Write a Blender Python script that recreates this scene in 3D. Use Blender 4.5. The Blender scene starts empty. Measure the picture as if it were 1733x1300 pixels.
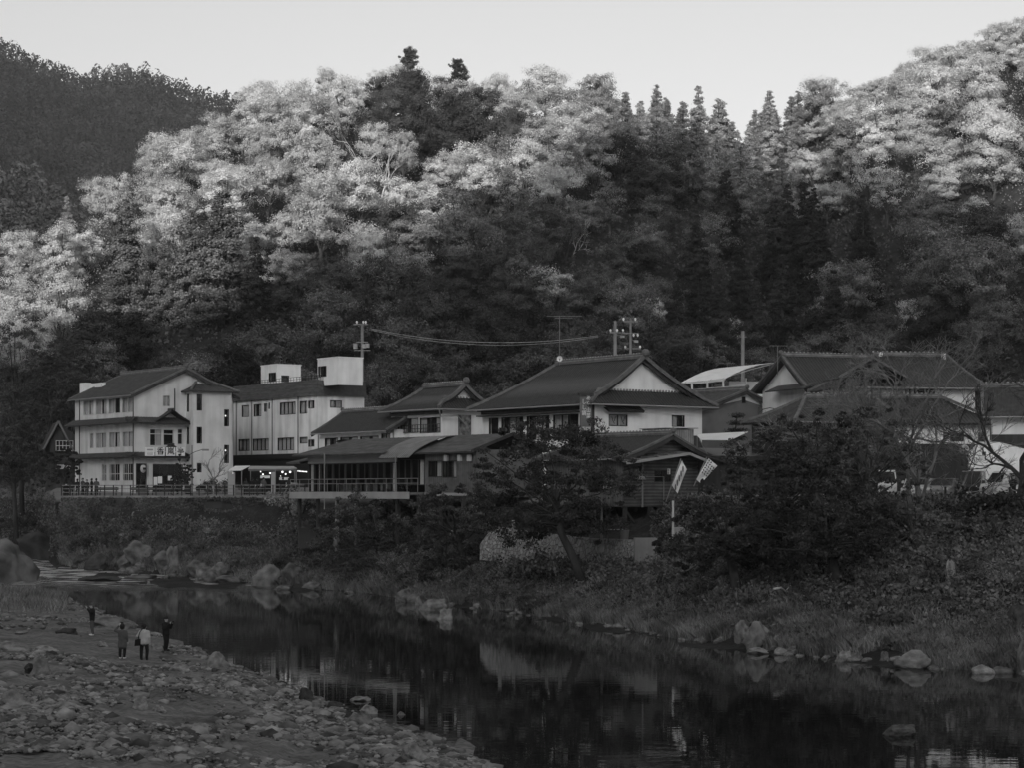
import bpy, bmesh, math, random
import numpy as np
from mathutils import Vector, Matrix, noise as mnoise

SC = bpy.context.scene
COL = SC.collection
R = math.radians
rng = np.random.default_rng(7)
random.seed(7)

# ------------------------------------------------------------------ camera
HC = 8.2            # eye height above the river
F = 3600.0          # focal length in photo pixels (photo 1733 x 1300)
U0, VH = 866.5, 835.0   # centre column and horizon row
cam_d = bpy.data.cameras.new('camera')
cam = bpy.data.objects.new('camera', cam_d); COL.objects.link(cam)
cam.location = (0, 0, HC); cam.rotation_euler = (R(90), 0, 0)
cam_d.sensor_width = 36; cam_d.lens = F / 1733 * 36
cam_d.shift_y = (VH - 650) / 1733
cam_d.clip_start = 1; cam_d.clip_end = 8000
SC.camera = cam

# ------------------------------------------------------------------ light
SUN_EL, SUN_AZ = 12.0, 12.0      # degrees; azimuth from straight behind the camera towards the left
SH = Vector((-math.sin(R(SUN_AZ)), -math.cos(R(SUN_AZ)), 0))      # horizontal direction to the sun
TOSUN = (SH * math.cos(R(SUN_EL)) + Vector((0, 0, math.sin(R(SUN_EL))))).normalized()
sd = bpy.data.lights.new('sun', 'SUN'); sd.energy = 5.0; sd.angle = R(0.5); sd.color = (1, 0.985, 0.97)
sun = bpy.data.objects.new('sun', sd); COL.objects.link(sun)
sun.rotation_euler = (-TOSUN).to_track_quat('-Z', 'Y').to_euler()
W = bpy.data.worlds.new('World'); SC.world = W; W.use_nodes = True
nt = W.node_tree; nt.nodes.clear()
wo = nt.nodes.new('ShaderNodeOutputWorld'); bg = nt.nodes.new('ShaderNodeBackground')
sky = nt.nodes.new('ShaderNodeTexSky'); sky.sky_type = 'NISHITA'; sky.sun_disc = False
sky.sun_elevation = R(SUN_EL); sky.sun_rotation = math.atan2(SH.x, SH.y)
sky.dust_density = 3.0
bw = nt.nodes.new('ShaderNodeRGBToBW'); pw = nt.nodes.new('ShaderNodeMath'); pw.operation = 'POWER'; pw.inputs[1].default_value = 1.1
ml = nt.nodes.new('ShaderNodeMath'); ml.operation = 'MULTIPLY'; ml.inputs[1].default_value = 2.06   # black-and-white film: only the sky's grey
nt.links.new(sky.outputs[0], bw.inputs[0]); nt.links.new(bw.outputs[0], pw.inputs[0]); nt.links.new(pw.outputs[0], ml.inputs[0])
nt.links.new(ml.outputs[0], bg.inputs['Color']); bg.inputs['Strength'].default_value = 0.107
nt.links.new(bg.outputs[0], wo.inputs[0])
SC.view_settings.view_transform = 'Standard'; SC.view_settings.look = 'None'
SC.view_settings.exposure = 0.0; SC.view_settings.gamma = 1.0; SC.view_settings.use_curve_mapping = False
SC.cycles.max_bounces = 6; SC.cycles.diffuse_bounces = 3; SC.cycles.glossy_bounces = 3
SC.cycles.transparent_max_bounces = 12; SC.cycles.transmission_bounces = 4; SC.cycles.volume_bounces = 0
SC.cycles.use_adaptive_sampling = False; SC.cycles.use_denoising = True; SC.cycles.caustics_reflective = False; SC.cycles.caustics_refractive = False

# ------------------------------------------------------------------ materials (all neutral greys: the photograph is black and white)
def nodes_of(m):
    m.use_nodes = True; n = m.node_tree; n.nodes.clear()
    out = n.nodes.new('ShaderNodeOutputMaterial'); return n, out
def g3(v): return (v, v, v, 1)
def noise_val(n, v, var, scale, detail=4, coord='Object', stretch=None):
    tc = n.nodes.new('ShaderNodeTexCoord'); tx = n.nodes.new('ShaderNodeTexNoise')
    tx.inputs['Scale'].default_value = scale; tx.inputs['Detail'].default_value = detail
    if stretch:
        mp = n.nodes.new('ShaderNodeMapping'); mp.inputs['Scale'].default_value = stretch
        n.links.new(tc.outputs[coord], mp.inputs[0]); n.links.new(mp.outputs[0], tx.inputs[0])
    else: n.links.new(tc.outputs[coord], tx.inputs[0])
    mr = n.nodes.new('ShaderNodeMapRange'); mr.inputs[1].default_value = .3; mr.inputs[2].default_value = .7
    mr.inputs[3].default_value = v * (1 - var); mr.inputs[4].default_value = v * (1 + var)
    n.links.new(tx.outputs[0], mr.inputs[0]); return mr.outputs[0], tx.outputs[0], tc
def M(name, v, rough=.85, var=.2, scale=1.5, bump=0, bscale=None, stretch=None, spec=.3, grime=0, random_tone=0):
    m = bpy.data.materials.new(name); n, out = nodes_of(m)
    p = n.nodes.new('ShaderNodeBsdfPrincipled'); p.inputs['Roughness'].default_value = rough
    p.inputs['Specular IOR Level'].default_value = spec
    val, tex, tc = noise_val(n, v, var, scale, stretch=stretch)
    if grime:          # rain streaks running down plaster
        mp = n.nodes.new('ShaderNodeMapping'); mp.inputs['Scale'].default_value = (1.1, 1.1, .12)
        n.links.new(tc.outputs['Object'], mp.inputs[0]); t2 = n.nodes.new('ShaderNodeTexNoise'); t2.inputs['Scale'].default_value = 1.0; t2.inputs['Detail'].default_value = 6
        n.links.new(mp.outputs[0], t2.inputs[0]); mr = n.nodes.new('ShaderNodeMapRange')
        mr.inputs[1].default_value = .44; mr.inputs[2].default_value = .68; mr.inputs[3].default_value = 1; mr.inputs[4].default_value = 1 - grime
        n.links.new(t2.outputs[0], mr.inputs[0]); mm = n.nodes.new('ShaderNodeMath'); mm.operation = 'MULTIPLY'
        n.links.new(val, mm.inputs[0]); n.links.new(mr.outputs[0], mm.inputs[1]); val = mm.outputs[0]
    if random_tone:
        oi = n.nodes.new('ShaderNodeObjectInfo'); mr = n.nodes.new('ShaderNodeMapRange')
        mr.inputs[3].default_value = 1 - random_tone; mr.inputs[4].default_value = 1 + random_tone
        n.links.new(oi.outputs['Random'], mr.inputs[0]); mm = n.nodes.new('ShaderNodeMath'); mm.operation = 'MULTIPLY'
        n.links.new(val, mm.inputs[0]); n.links.new(mr.outputs[0], mm.inputs[1]); val = mm.outputs[0]
    n.links.new(val, p.inputs['Base Color'])
    if bump:
        b = n.nodes.new('ShaderNodeBump'); b.inputs['Strength'].default_value = bump; b.inputs['Distance'].default_value = .1
        tx = n.nodes.new('ShaderNodeTexNoise'); tx.inputs['Scale'].default_value = bscale or scale * 4; tx.inputs['Detail'].default_value = 6
        n.links.new(tc.outputs['Object'], tx.inputs[0]); n.links.new(tx.outputs[0], b.inputs['Height']); n.links.new(b.outputs[0], p.inputs['Normal'])
    n.links.new(p.outputs[0], out.inputs[0]); return m
def M_leaf(name, v, var=.35, tree_var=.3, trans=.35, scale=.25, leaf_var=.42):
    m = bpy.data.materials.new(name); n, out = nodes_of(m)
    val, tex, tc = noise_val(n, v, var, scale, detail=2)
    oi = n.nodes.new('ShaderNodeObjectInfo'); mr = n.nodes.new('ShaderNodeMapRange')
    mr.inputs[3].default_value = 1 - tree_var; mr.inputs[4].default_value = 1 + tree_var
    n.links.new(oi.outputs['Random'], mr.inputs[0])
    mm = n.nodes.new('ShaderNodeMath'); mm.operation = 'MULTIPLY'; n.links.new(val, mm.inputs[0]); n.links.new(mr.outputs[0], mm.inputs[1])
    ge = n.nodes.new('ShaderNodeNewGeometry'); lr = n.nodes.new('ShaderNodeMapRange'); lr.inputs[3].default_value = 1 - leaf_var; lr.inputs[4].default_value = 1 + leaf_var; n.links.new(ge.outputs['Random Per Island'], lr.inputs[0])
    m1 = mm; mm = n.nodes.new('ShaderNodeMath'); mm.operation = 'MULTIPLY'; n.links.new(m1.outputs[0], mm.inputs[0]); n.links.new(lr.outputs[0], mm.inputs[1])
    d = n.nodes.new('ShaderNodeBsdfDiffuse'); t = n.nodes.new('ShaderNodeBsdfTranslucent'); mx = n.nodes.new('ShaderNodeMixShader')
    mx.inputs[0].default_value = trans
    n.links.new(mm.outputs[0], d.inputs[0]); n.links.new(mm.outputs[0], t.inputs[0])
    n.links.new(d.outputs[0], mx.inputs[1]); n.links.new(t.outputs[0], mx.inputs[2]); n.links.new(mx.outputs[0], out.inputs[0]); return m
def M_emit(name, s):
    m = bpy.data.materials.new(name); n, out = nodes_of(m); e = n.nodes.new('ShaderNodeEmission')
    m.cycles.emission_sampling = 'NONE'; e.inputs[0].default_value = (1, 1, 1, 1); e.inputs[1].default_value = s; n.links.new(e.outputs[0], out.inputs[0]); return m
def M_glass(name):
    m = bpy.data.materials.new(name); n, out = nodes_of(m)
    t = n.nodes.new('ShaderNodeBsdfTransparent'); t.inputs[0].default_value = g3(.93)
    gl = n.nodes.new('ShaderNodeBsdfGlossy'); gl.inputs['Roughness'].default_value = .03; gl.inputs[0].default_value = g3(.9)
    fr = n.nodes.new('ShaderNodeFresnel'); fr.inputs[0].default_value = 1.5
    mx = n.nodes.new('ShaderNodeMixShader'); ge = n.nodes.new('ShaderNodeNewGeometry'); iv = n.nodes.new('ShaderNodeMath'); iv.operation = 'SUBTRACT'; iv.inputs[0].default_value = 1; n.links.new(ge.outputs['Backfacing'], iv.inputs[1]); fm = n.nodes.new('ShaderNodeMath'); fm.operation = 'MULTIPLY'; n.links.new(fr.outputs[0], fm.inputs[0]); n.links.new(iv.outputs[0], fm.inputs[1]); n.links.new(fm.outputs[0], mx.inputs[0]); n.links.new(t.outputs[0], mx.inputs[1]); n.links.new(gl.outputs[0], mx.inputs[2])
    n.links.new(mx.outputs[0], out.inputs[0]); return m
def M_water(name):
    m = bpy.data.materials.new(name); n, out = nodes_of(m)
    p = n.nodes.new('ShaderNodeBsdfPrincipled'); p.inputs['Base Color'].default_value = g3(.012); p.inputs['Roughness'].default_value = .01
    p.inputs['IOR'].default_value = 1.33
    tc = n.nodes.new('ShaderNodeTexCoord')
    def wave(sc, st, det):
        mp = n.nodes.new('ShaderNodeMapping'); mp.inputs['Scale'].default_value = st; mp.inputs['Rotation'].default_value = (0, 0, R(12))
        tx = n.nodes.new('ShaderNodeTexNoise'); tx.inputs['Scale'].default_value = sc; tx.inputs['Detail'].default_value = det
        n.links.new(tc.outputs['Object'], mp.inputs[0]); n.links.new(mp.outputs[0], tx.inputs[0]); return tx.outputs[0]
    b1 = n.nodes.new('ShaderNodeBump'); b1.inputs['Strength'].default_value = .055; b1.inputs['Distance'].default_value = .05
    n.links.new(wave(1.0, (.7, 1.6, 1), 3), b1.inputs['Height'])
    # broken, fast water upstream: the bump grows with the distance up the river
    sp = n.nodes.new('ShaderNodeSeparateXYZ'); n.links.new(tc.outputs['Object'], sp.inputs[0])
    mr = n.nodes.new('ShaderNodeMapRange'); mr.inputs[1].default_value = 176; mr.inputs[2].default_value = 194; mr.inputs[3].default_value = .0; mr.inputs[4].default_value = .9
    n.links.new(sp.outputs['Y'], mr.inputs[0])
    b2 = n.nodes.new('ShaderNodeBump'); b2.inputs['Distance'].default_value = .5; n.links.new(mr.outputs[0], b2.inputs['Strength'])
    n.links.new(wave(.9, (.45, .8, 1), 5), b2.inputs['Height']); n.links.new(b1.outputs[0], b2.inputs['Normal'])
    n.links.new(b2.outputs[0], p.inputs['Normal'])
    # foam flecks in the rapids
    fm = n.nodes.new('ShaderNodeMath'); fm.operation = 'MULTIPLY'
    mr2 = n.nodes.new('ShaderNodeMapRange'); mr2.inputs[1].default_value = .42; mr2.inputs[2].default_value = .6; n.links.new(wave(.8, (.5, 1.6, 1), 6), mr2.inputs[0])
    n.links.new(mr2.outputs[0], fm.inputs[0]); n.links.new(mr.outputs[0], fm.inputs[1])
    mc = n.nodes.new('ShaderNodeMix'); mc.data_type = 'RGBA'; mc.inputs[6].default_value = g3(.012); mc.inputs[7].default_value = g3(.6)
    n.links.new(fm.outputs[0], mc.inputs[0]); n.links.new(mc.outputs[2], p.inputs['Base Color'])
    mrr = n.nodes.new('ShaderNodeMath'); mrr.operation = 'MULTIPLY_ADD'; mrr.inputs[1].default_value = .5; mrr.inputs[2].default_value = .008
    n.links.new(fm.outputs[0], mrr.inputs[0]); n.links.new(mrr.outputs[0], p.inputs['Roughness'])
    n.links.new(p.outputs[0], out.inputs[0]); return m
def M_ashlar(name, v):      # rough stone retaining wall
    m = bpy.data.materials.new(name); n, out = nodes_of(m); p = n.nodes.new('ShaderNodeBsdfPrincipled'); p.inputs['Roughness'].default_value = .9
    tc = n.nodes.new('ShaderNodeTexCoord'); vo = n.nodes.new('ShaderNodeTexVoronoi'); vo.feature = 'DISTANCE_TO_EDGE'; vo.inputs['Scale'].default_value = 3.0
    vc = n.nodes.new('ShaderNodeTexVoronoi'); vc.inputs['Scale'].default_value = 3.0
    for q in (vo, vc): n.links.new(tc.outputs['Object'], q.inputs['Vector'])
    mr = n.nodes.new('ShaderNodeMapRange'); mr.inputs[1].default_value = .0; mr.inputs[2].default_value = .09; mr.inputs[3].default_value = .3; mr.inputs[4].default_value = 1
    n.links.new(vo.outputs['Distance'], mr.inputs[0])
    rgb = n.nodes.new('ShaderNodeRGBToBW'); n.links.new(vc.outputs['Color'], rgb.inputs[0])
    m2 = n.nodes.new('ShaderNodeMapRange'); m2.inputs[3].default_value = v * .7; m2.inputs[4].default_value = v * 1.25; n.links.new(rgb.outputs[0], m2.inputs[0])
    mm = n.nodes.new('ShaderNodeMath'); mm.operation = 'MULTIPLY'; n.links.new(mr.outputs[0], mm.inputs[0]); n.links.new(m2.outputs[0], mm.inputs[1])
    n.links.new(mm.outputs[0], p.inputs['Base Color'])
    b = n.nodes.new('ShaderNodeBump'); b.inputs['Strength'].default_value = .8; b.inputs['Distance'].default_value = .15
    n.links.new(mr.outputs[0], b.inputs['Height']); n.links.new(b.outputs[0], p.inputs['Normal'])
    n.links.new(p.outputs[0], out.inputs[0]); return m
def M_stripe(name, v, v2, scale, axis='X', rough=.7):     # boards / corrugated sheet
    m = bpy.data.materials.new(name); n, out = nodes_of(m); p = n.nodes.new('ShaderNodeBsdfPrincipled'); p.inputs['Roughness'].default_value = rough
    tc = n.nodes.new('ShaderNodeTexCoord'); wv = n.nodes.new('ShaderNodeTexWave'); wv.bands_direction = axis; wv.inputs['Scale'].default_value = scale
    wv.inputs['Distortion'].default_value = .4; wv.inputs['Detail'].default_value = 2
    n.links.new(tc.outputs['Object'], wv.inputs[0]); mr = n.nodes.new('ShaderNodeMapRange'); mr.inputs[3].default_value = v; mr.inputs[4].default_value = v2
    n.links.new(wv.outputs['Fac'], mr.inputs[0])
    tx = n.nodes.new('ShaderNodeTexNoise'); tx.inputs['Scale'].default_value = 1.3; tx.inputs['Detail'].default_value = 5; n.links.new(tc.outputs['Object'], tx.inputs[0])
    m3 = n.nodes.new('ShaderNodeMapRange'); m3.inputs[1].default_value = .3; m3.inputs[2].default_value = .7; m3.inputs[3].default_value = .6; m3.inputs[4].default_value = 1.3; n.links.new(tx.outputs[0], m3.inputs[0])
    mm = n.nodes.new('ShaderNodeMath'); mm.operation = 'MULTIPLY'; n.links.new(mr.outputs[0], mm.inputs[0]); n.links.new(m3.outputs[0], mm.inputs[1])
    n.links.new(mm.outputs[0], p.inputs['Base Color'])
    b = n.nodes.new('ShaderNodeBump'); b.inputs['Strength'].default_value = .5; b.inputs['Distance'].default_value = .04
    n.links.new(wv.outputs['Fac'], b.inputs['Height']); n.links.new(b.outputs[0], p.inputs['Normal'])
    n.links.new(p.outputs[0], out.inputs[0]); return m

m_white = M('white_plaster', .84, .9, .08, .6, grime=.14)
m_white2 = M('aged_concrete_paint', .82, .9, .12, .5, grime=.28)
m_cream = M('cream_plaster', .64, .9, .1, .6, grime=.22)
m_grey = M('grey_render', .15, .9, .15, .8)
m_greyl = M('light_grey_board', .34, .8, .12, .8)
m_tile = M('roof_tile', .036, .45, .35, 3.0, spec=.5)
m_tile2 = M('worn_roof_tile', .055, .6, .35, 2.0, spec=.4)
m_shingle = M('shingle_roof', .085, .8, .4, 1.6, stretch=(.6, 1, 3))
m_ridge = M('ridge_tile', .13, .6, .3, 2)
m_mortar = M('ridge_mortar', .3, .8, .3, 2)
m_wood = M('dark_wood', .045, .8, .4, 2, stretch=(1, 1, .2))
m_plank = M_stripe('weathered_planks', .05, .12, 1.3, 'Z')
m_panel = M_stripe('grey_siding', .1, .13, 1.1, 'X')
m_ply = M_stripe('pale_boards', .26, .34, 1.4, 'Y')
m_corr = M_stripe('corrugated_sheet', .11, .2, .9, 'X', .5)
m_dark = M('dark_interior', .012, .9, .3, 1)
m_frame = M('bronze_frame', .03, .5, .1, 1)
m_framew = M('white_frame', .55, .6, .08, 1)
m_glass = M_glass('window_glass')
m_curtain = M('curtain_cloth', .48, .95, .15, .9, stretch=(5, 5, .4))
m_shoji = M('paper_screen', .5, .95, .05, 1)
m_gutter = M('gutter_metal', .28, .5, .1, 1)
m_pipe = M('drain_pipe', .06, .5, .1, 1)
m_steel = M('galvanised_steel', .22, .5, .15, 1)
m_blackmetal = M('black_metal', .02, .5, .1, 1)
m_con = M('concrete', .24, .9, .25, .6, grime=.4)
m_conwall = M('mossy_concrete', .05, .95, .4, .4, grime=.4)
m_rock = M('river_rock', .2, .9, .5, 1.6, bump=1.0, bscale=4, random_tone=.3)
m_rockm = M('grey_river_rock', .125, .9, .6, 1.8, bump=1.0, bscale=4, random_tone=.3)
m_rockd = M('dark_river_rock', .05, .9, .5, 1.6, bump=1.0, bscale=4, random_tone=.2)
m_pebble = M('river_pebble', .15, .9, .45, 2.2, bump=.4, bscale=8)
n = m_pebble.node_tree; p = [q for q in n.nodes if q.type == 'BSDF_PRINCIPLED'][0]; src = p.inputs['Base Color'].links[0].from_socket; ge = n.nodes.new('ShaderNodeNewGeometry'); mr = n.nodes.new('ShaderNodeMapRange'); mr.inputs[3].default_value = .25; mr.inputs[4].default_value = 1.9; mm = n.nodes.new('ShaderNodeMath'); mm.operation = 'MULTIPLY'
n.links.new(ge.outputs['Random Per Island'], mr.inputs[0]); n.links.new(src, mm.inputs[0]); n.links.new(mr.outputs[0], mm.inputs[1]); n.links.new(mm.outputs[0], p.inputs['Base Color'])
m_bark = M('bark', .045, .95, .4, 2.5, bump=.5, stretch=(1, 1, .2))
m_barkp = M('pale_bark', .45, .9, .3, 2)
m_barkg = M('grey_twigs', .17, .9, .3, 2)
m_tarp = M('white_canvas', .78, .8, .06, 1)
m_cloth_d = M('dark_cloth', .012, .95, .2, 6)
m_cloth_n = M('charcoal_cloth', .03, .95, .2, 6)
m_cloth_m = M('grey_cloth', .08, .95, .2, 6)
m_cloth_l = M('pale_cloth', .42, .95, .1, 6)
m_skin = M('skin', .36, .6, .08, 4)
m_hair = M('dark_hair', .012, .6, .2, 20)
m_shoe = M('white_shoe', .65, .7, .1, 4)
m_ink = M('black_ink', .015, .7, .1, 4)
m_pattern = M('mottled_panel', .16, .8, .95, 2.6)
m_bulb = M_emit('bulb_light', 1.5)
m_bulb2 = M_emit('faint_lamp', 1.1)
m_carw = M('white_car_paint', .62, .25, .04, 1, spec=.5)
m_card = M('dark_car_paint', .03, .25, .04, 1, spec=.5)
m_carg = M('silver_car_paint', .25, .3, .04, 1, spec=.5)
m_tyre = M('tyre_rubber', .015, .9, .1, 3)
m_autoglass = M('car_glass', .02, .06, .05, 1, spec=.6)

# ------------------------------------------------------------------ object helpers
def tag(o, label, cat, group=None, kind=None):
    if label: o['label'] = label
    if cat: o['category'] = cat
    if group: o['group'] = group
    if kind: o['kind'] = kind
    return o
def thing(name, label, cat, loc=(0, 0, 0), rz=0, group=None):
    o = bpy.data.objects.new(name, None); COL.objects.link(o); o.location = loc; o.rotation_euler = (0, 0, rz)
    o.empty_display_size = .3
    return tag(o, label, cat, group)
def link(name, me, parent=None, loc=None, rz=None):
    o = bpy.data.objects.new(name, me); COL.objects.link(o)
    if parent: o.parent = parent
    if loc is not None: o.location = loc
    if rz is not None: o.rotation_euler = (0, 0, rz)
    return o
def copy_tree(o, parent=None, loc=None, rz=None, scale=None):
    c = o.copy(); COL.objects.link(c)
    if parent: c.parent = parent
    if loc is not None: c.location = loc
    if rz is not None: c.rotation_euler = (0, 0, rz)
    if scale is not None: c.scale = scale
    for ch in o.children: copy_tree(ch, c)
    return c
def mesh_np(name, V, Fq, mats, smooth=False, mi=None):
    V = np.asarray(V, np.float32); Fq = np.asarray(Fq, np.int32); k = Fq.shape[1]
    me = bpy.data.meshes.new(name); me.vertices.add(len(V)); me.vertices.foreach_set('co', V.ravel())
    me.loops.add(Fq.size); me.loops.foreach_set('vertex_index', Fq.ravel())
    me.polygons.add(len(Fq)); me.polygons.foreach_set('loop_start', np.arange(0, Fq.size, k, dtype=np.int32))
    me.polygons.foreach_set('loop_total', np.full(len(Fq), k, np.int32))
    if smooth: me.polygons.foreach_set('use_smooth', np.ones(len(Fq), bool))
    for m in (mats if isinstance(mats, (list, tuple)) else [mats]): me.materials.append(m)
    if mi is not None: me.polygons.foreach_set('material_index', np.asarray(mi, np.int32))
    me.update(calc_edges=True); me.validate(); return me
class MB:
    def __init__(s): s.V = []; s.F = []; s.MI = []; s.m = 0
    def face(s, pts):
        b = len(s.V); s.V += [tuple(p) for p in pts]; s.F.append(tuple(range(b, b + len(pts)))); s.MI.append(s.m)
    def hexa(s, p):          # 8 corners: bottom ring 0-3, top ring 4-7
        b = len(s.V); s.V += [tuple(q) for q in p]
        for f in ((3, 2, 1, 0), (4, 5, 6, 7), (0, 1, 5, 4), (1, 2, 6, 5), (2, 3, 7, 6), (3, 0, 4, 7)):
            s.F.append(tuple(b + i for i in f)); s.MI.append(s.m)
    def box(s, x0, x1, y0, y1, z0, z1):
        x0, x1 = min(x0, x1), max(x0, x1); y0, y1 = min(y0, y1), max(y0, y1); z0, z1 = min(z0, z1), max(z0, z1)
        s.hexa([(x0, y0, z0), (x1, y0, z0), (x1, y1, z0), (x0, y1, z0), (x0, y0, z1), (x1, y0, z1), (x1, y1, z1), (x0, y1, z1)])
    def bar(s, a, b, w, h):  # square bar from a to b
        a, b = Vector(a), Vector(b); d = (b - a).normalized(); up = Vector((0, 0, 1)) if abs(d.z) < .95 else Vector((0, 1, 0))
        x = d.cross(up).normalized() * w / 2; y = x.cross(d).normalized() * h / 2
        s.hexa([a - x - y, a + x - y, a + x + y, a - x + y, b - x - y, b + x - y, b + x + y, b - x + y])
    def tube(s, pts, rad, n=6, cap=True):
        pts = [Vector(p) for p in pts]; rad = rad if isinstance(rad, (list, tuple)) else [rad] * len(pts)
        base = len(s.V); prev = None
        for i, p in enumerate(pts):
            d = (pts[min(i + 1, len(pts) - 1)] - pts[max(i - 1, 0)]).normalized()
            if prev is None: x = d.orthogonal().normalized()
            else: x = (prev - d * prev.dot(d)); x = x.normalized() if x.length > 1e-6 else d.orthogonal().normalized()
            prev = x; y = d.cross(x)
            for k in range(n):
                a = 2 * math.pi * k / n; s.V.append(tuple(p + (x * math.cos(a) + y * math.sin(a)) * rad[i]))
        for i in range(len(pts) - 1):
            for k in range(n):
                a = base + i * n + k; b = base + i * n + (k + 1) % n
                s.F.append((a, b, b + n, a + n)); s.MI.append(s.m)
        if cap:
            s.F.append(tuple(base + k for k in range(n))[::-1]); s.MI.append(s.m)
            e = base + (len(pts) - 1) * n; s.F.append(tuple(e + k for k in range(n))); s.MI.append(s.m)
    def ball(s, c, r, nu=10, nv=7, sc=(1, 1, 1)):
        b = len(s.V); c = Vector(c)
        for j in range(nv + 1):
            t = math.pi * j / nv
            for i in range(nu):
                p = 2 * math.pi * i / nu
                s.V.append((c.x + r * sc[0] * math.sin(t) * math.cos(p), c.y + r * sc[1] * math.sin(t) * math.sin(p), c.z + r * sc[2] * math.cos(t)))
        for j in range(nv):
            for i in range(nu):
                a = b + j * nu + i; a2 = b + j * nu + (i + 1) % nu
                s.F.append((a, a2, a2 + nu, a + nu)); s.MI.append(s.m)
    def sheet(s, pts, th):   # thin slab from a polygon
        pts = [Vector(p) for p in pts]; nr = (pts[1] - pts[0]).cross(pts[2] - pts[0]).normalized() * th
        b = len(s.V); n = len(pts); s.V += [tuple(p) for p in pts] + [tuple(p - nr) for p in pts]
        s.F.append(tuple(range(b, b + n))); s.F.append(tuple(range(b + n, b + 2 * n))[::-1]); s.MI += [s.m, s.m]
        for i in range(n):
            j = (i + 1) % n; s.F.append((b + i, b + n + i, b + n + j, b + j)); s.MI.append(s.m)
    def me(s, name, mats, smooth=False):
        me = bpy.data.meshes.new(name); me.from_pydata(s.V, [], s.F)
        for m in (mats if isinstance(mats, (list, tuple)) else [mats]): me.materials.append(m)
        me.polygons.foreach_set('material_index', s.MI)
        if smooth: me.polygons.foreach_set('use_smooth', [True] * len(s.F))
        me.update(); return me
    def build(s, name, mats, parent=None, smooth=False, loc=None, rz=None):
        return link(name, s.me(name, mats, smooth), parent, loc, rz)
def P(u, v, d): return Vector(((u - U0) / F * d, d, HC + (VH - v) * d / F))     # photo pixel at distance d -> world point
def XY(u, d): return ((u - U0) / F * d, d)
FONT = None
def text_mesh(txt, size, depth, mat, parent, mtx, name='lettering'):
    c = bpy.data.curves.new(name, 'FONT'); c.body = txt; c.size = size; c.extrude = depth; c.align_x = 'CENTER'; c.align_y = 'CENTER'; c.offset = size * .008
    o = bpy.data.objects.new(name + '_src', c); COL.objects.link(o)
    dg = bpy.context.evaluated_depsgraph_get(); me = bpy.data.meshes.new_from_object(o.evaluated_get(dg))
    bpy.data.objects.remove(o); bpy.data.curves.remove(c); me.materials.clear(); me.materials.append(mat)
    me.transform(mtx); return link(name, me, parent)
# ------------------------------------------------------------------ terrain
def curve(pts):
    a = np.array(pts, float); return lambda u: np.interp(u, a[:, 0], a[:, 1])
d_near = curve([(-900, 235), (-300, 200), (0, 179), (100, 166), (170, 145), (300, 116), (440, 95), (520, 85), (700, 72.5), (850, 62), (950, 55), (1100, 47), (1733, 34), (2700, 30)])
d_far = curve([(-900, 300), (-300, 272), (0, 256), (60, 240), (92, 208.5), (130, 205.5), (200, 202), (400, 190), (520, 181), (600, 176), (700, 160), (850, 147), (1000, 131), (1150, 119), (1300, 109), (1550, 100), (1733, 96), (2700, 84)])
def wl(d): return np.interp(d, [0, 185, 215, 260, 420], [0, 0, 1.3, 2.2, 3.2])
d_foot = curve([(-900, 312), (-300, 284), (0, 268), (60, 258), (92, 212.0), (130, 210.0), (200, 207.5), (400, 203), (520, 193), (600, 188), (700, 176), (850, 160), (1000, 149.5), (1115, 141), (1250, 130), (1550, 118), (1733, 114), (2700, 102)])
z_foot = curve([(-900, 5), (0, 4.6), (60, 5), (100, 4.6), (130, 4.4), (200, 5.0), (400, 4.6), (520, 3.6), (700, 3.2), (850, 3.2), (1000, 3.4), (1115, 3.6), (1250, 4.0), (1550, 4.0), (1733, 4.0), (2700, 4)])
d_top = curve([(-900, 340), (0, 300), (60, 280), (94, 214), (118, 212.4), (200, 211.2), (400, 207.2), (505, 203), (525, 203), (600, 200), (700, 192), (850, 176), (1000, 170), (1115, 162), (1250, 141), (1550, 137), (1733, 134), (2700, 122)])
z_top = curve([(-900, 8.6), (60, 8.3), (94, 7.9), (118, 7.9), (520, 7.9), (1115, 7.9), (1250, 7.7), (1733, 7.6), (2700, 7.6)])
d_hill = curve([(-900, 380), (0, 320), (100, 268), (400, 258), (700, 250), (1000, 252), (1250, 275), (1500, 275), (1733, 265), (2700, 265)])
z_hill = curve([(-900, 10), (0, 9.5), (400, 10), (1733, 11), (2700, 11)])
v_ridge = curve([(-900, 660), (-600, 640), (-100, 560), (0, 505), (60, 470), (130, 402), (215, 334), (300, 298), (385, 250), (430, 224), (600, 212), (760, 206), (900, 194), (1010, 205), (1110, 238), (1200, 262), (1310, 264), (1370, 240), (1460, 194), (1600, 152), (1733, 96), (2000, 30), (2700, 100)])
d_ridge = curve([(-900, 430), (0, 360), (130, 362), (300, 385), (430, 405), (900, 435), (1110, 445), (1310, 440), (1460, 415), (1733, 385), (2700, 385)])
def z_ridge(u): return HC + (VH - v_ridge(u)) * d_ridge(u) / F
def controls(u):
    dn, df, dft, dt, dh, dr = d_near(u), d_far(u), d_foot(u), d_top(u), d_hill(u), d_ridge(u)
    wn, wf = wl(dn), wl(df); zh, zr = z_hill(u), z_ridge(u)
    D = [20, dn * .5, dn * .78, dn, (dn + df) / 2, df, dft, dt, dh, dh + .25 * (dr - dh), dh + .62 * (dr - dh), dr, dr + 60, dr + 260, 1990]
    Z = [1.6, 1.1, .5 + wn, wn, min(wn, wf) - 1.1, wf, z_foot(u), z_top(u), zh, zh + .23 * (zr - zh), zh + .63 * (zr - zh), zr, zr - 12, zr * .35, 12]
    for i in range(1, len(D)): D[i] = max(D[i], D[i - 1] + .4)
    return D, Z
SUB = [1, 8, 10, 12, 10, 14, 10, 12, 8, 14, 18, 14, 3, 3, 2]
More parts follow.
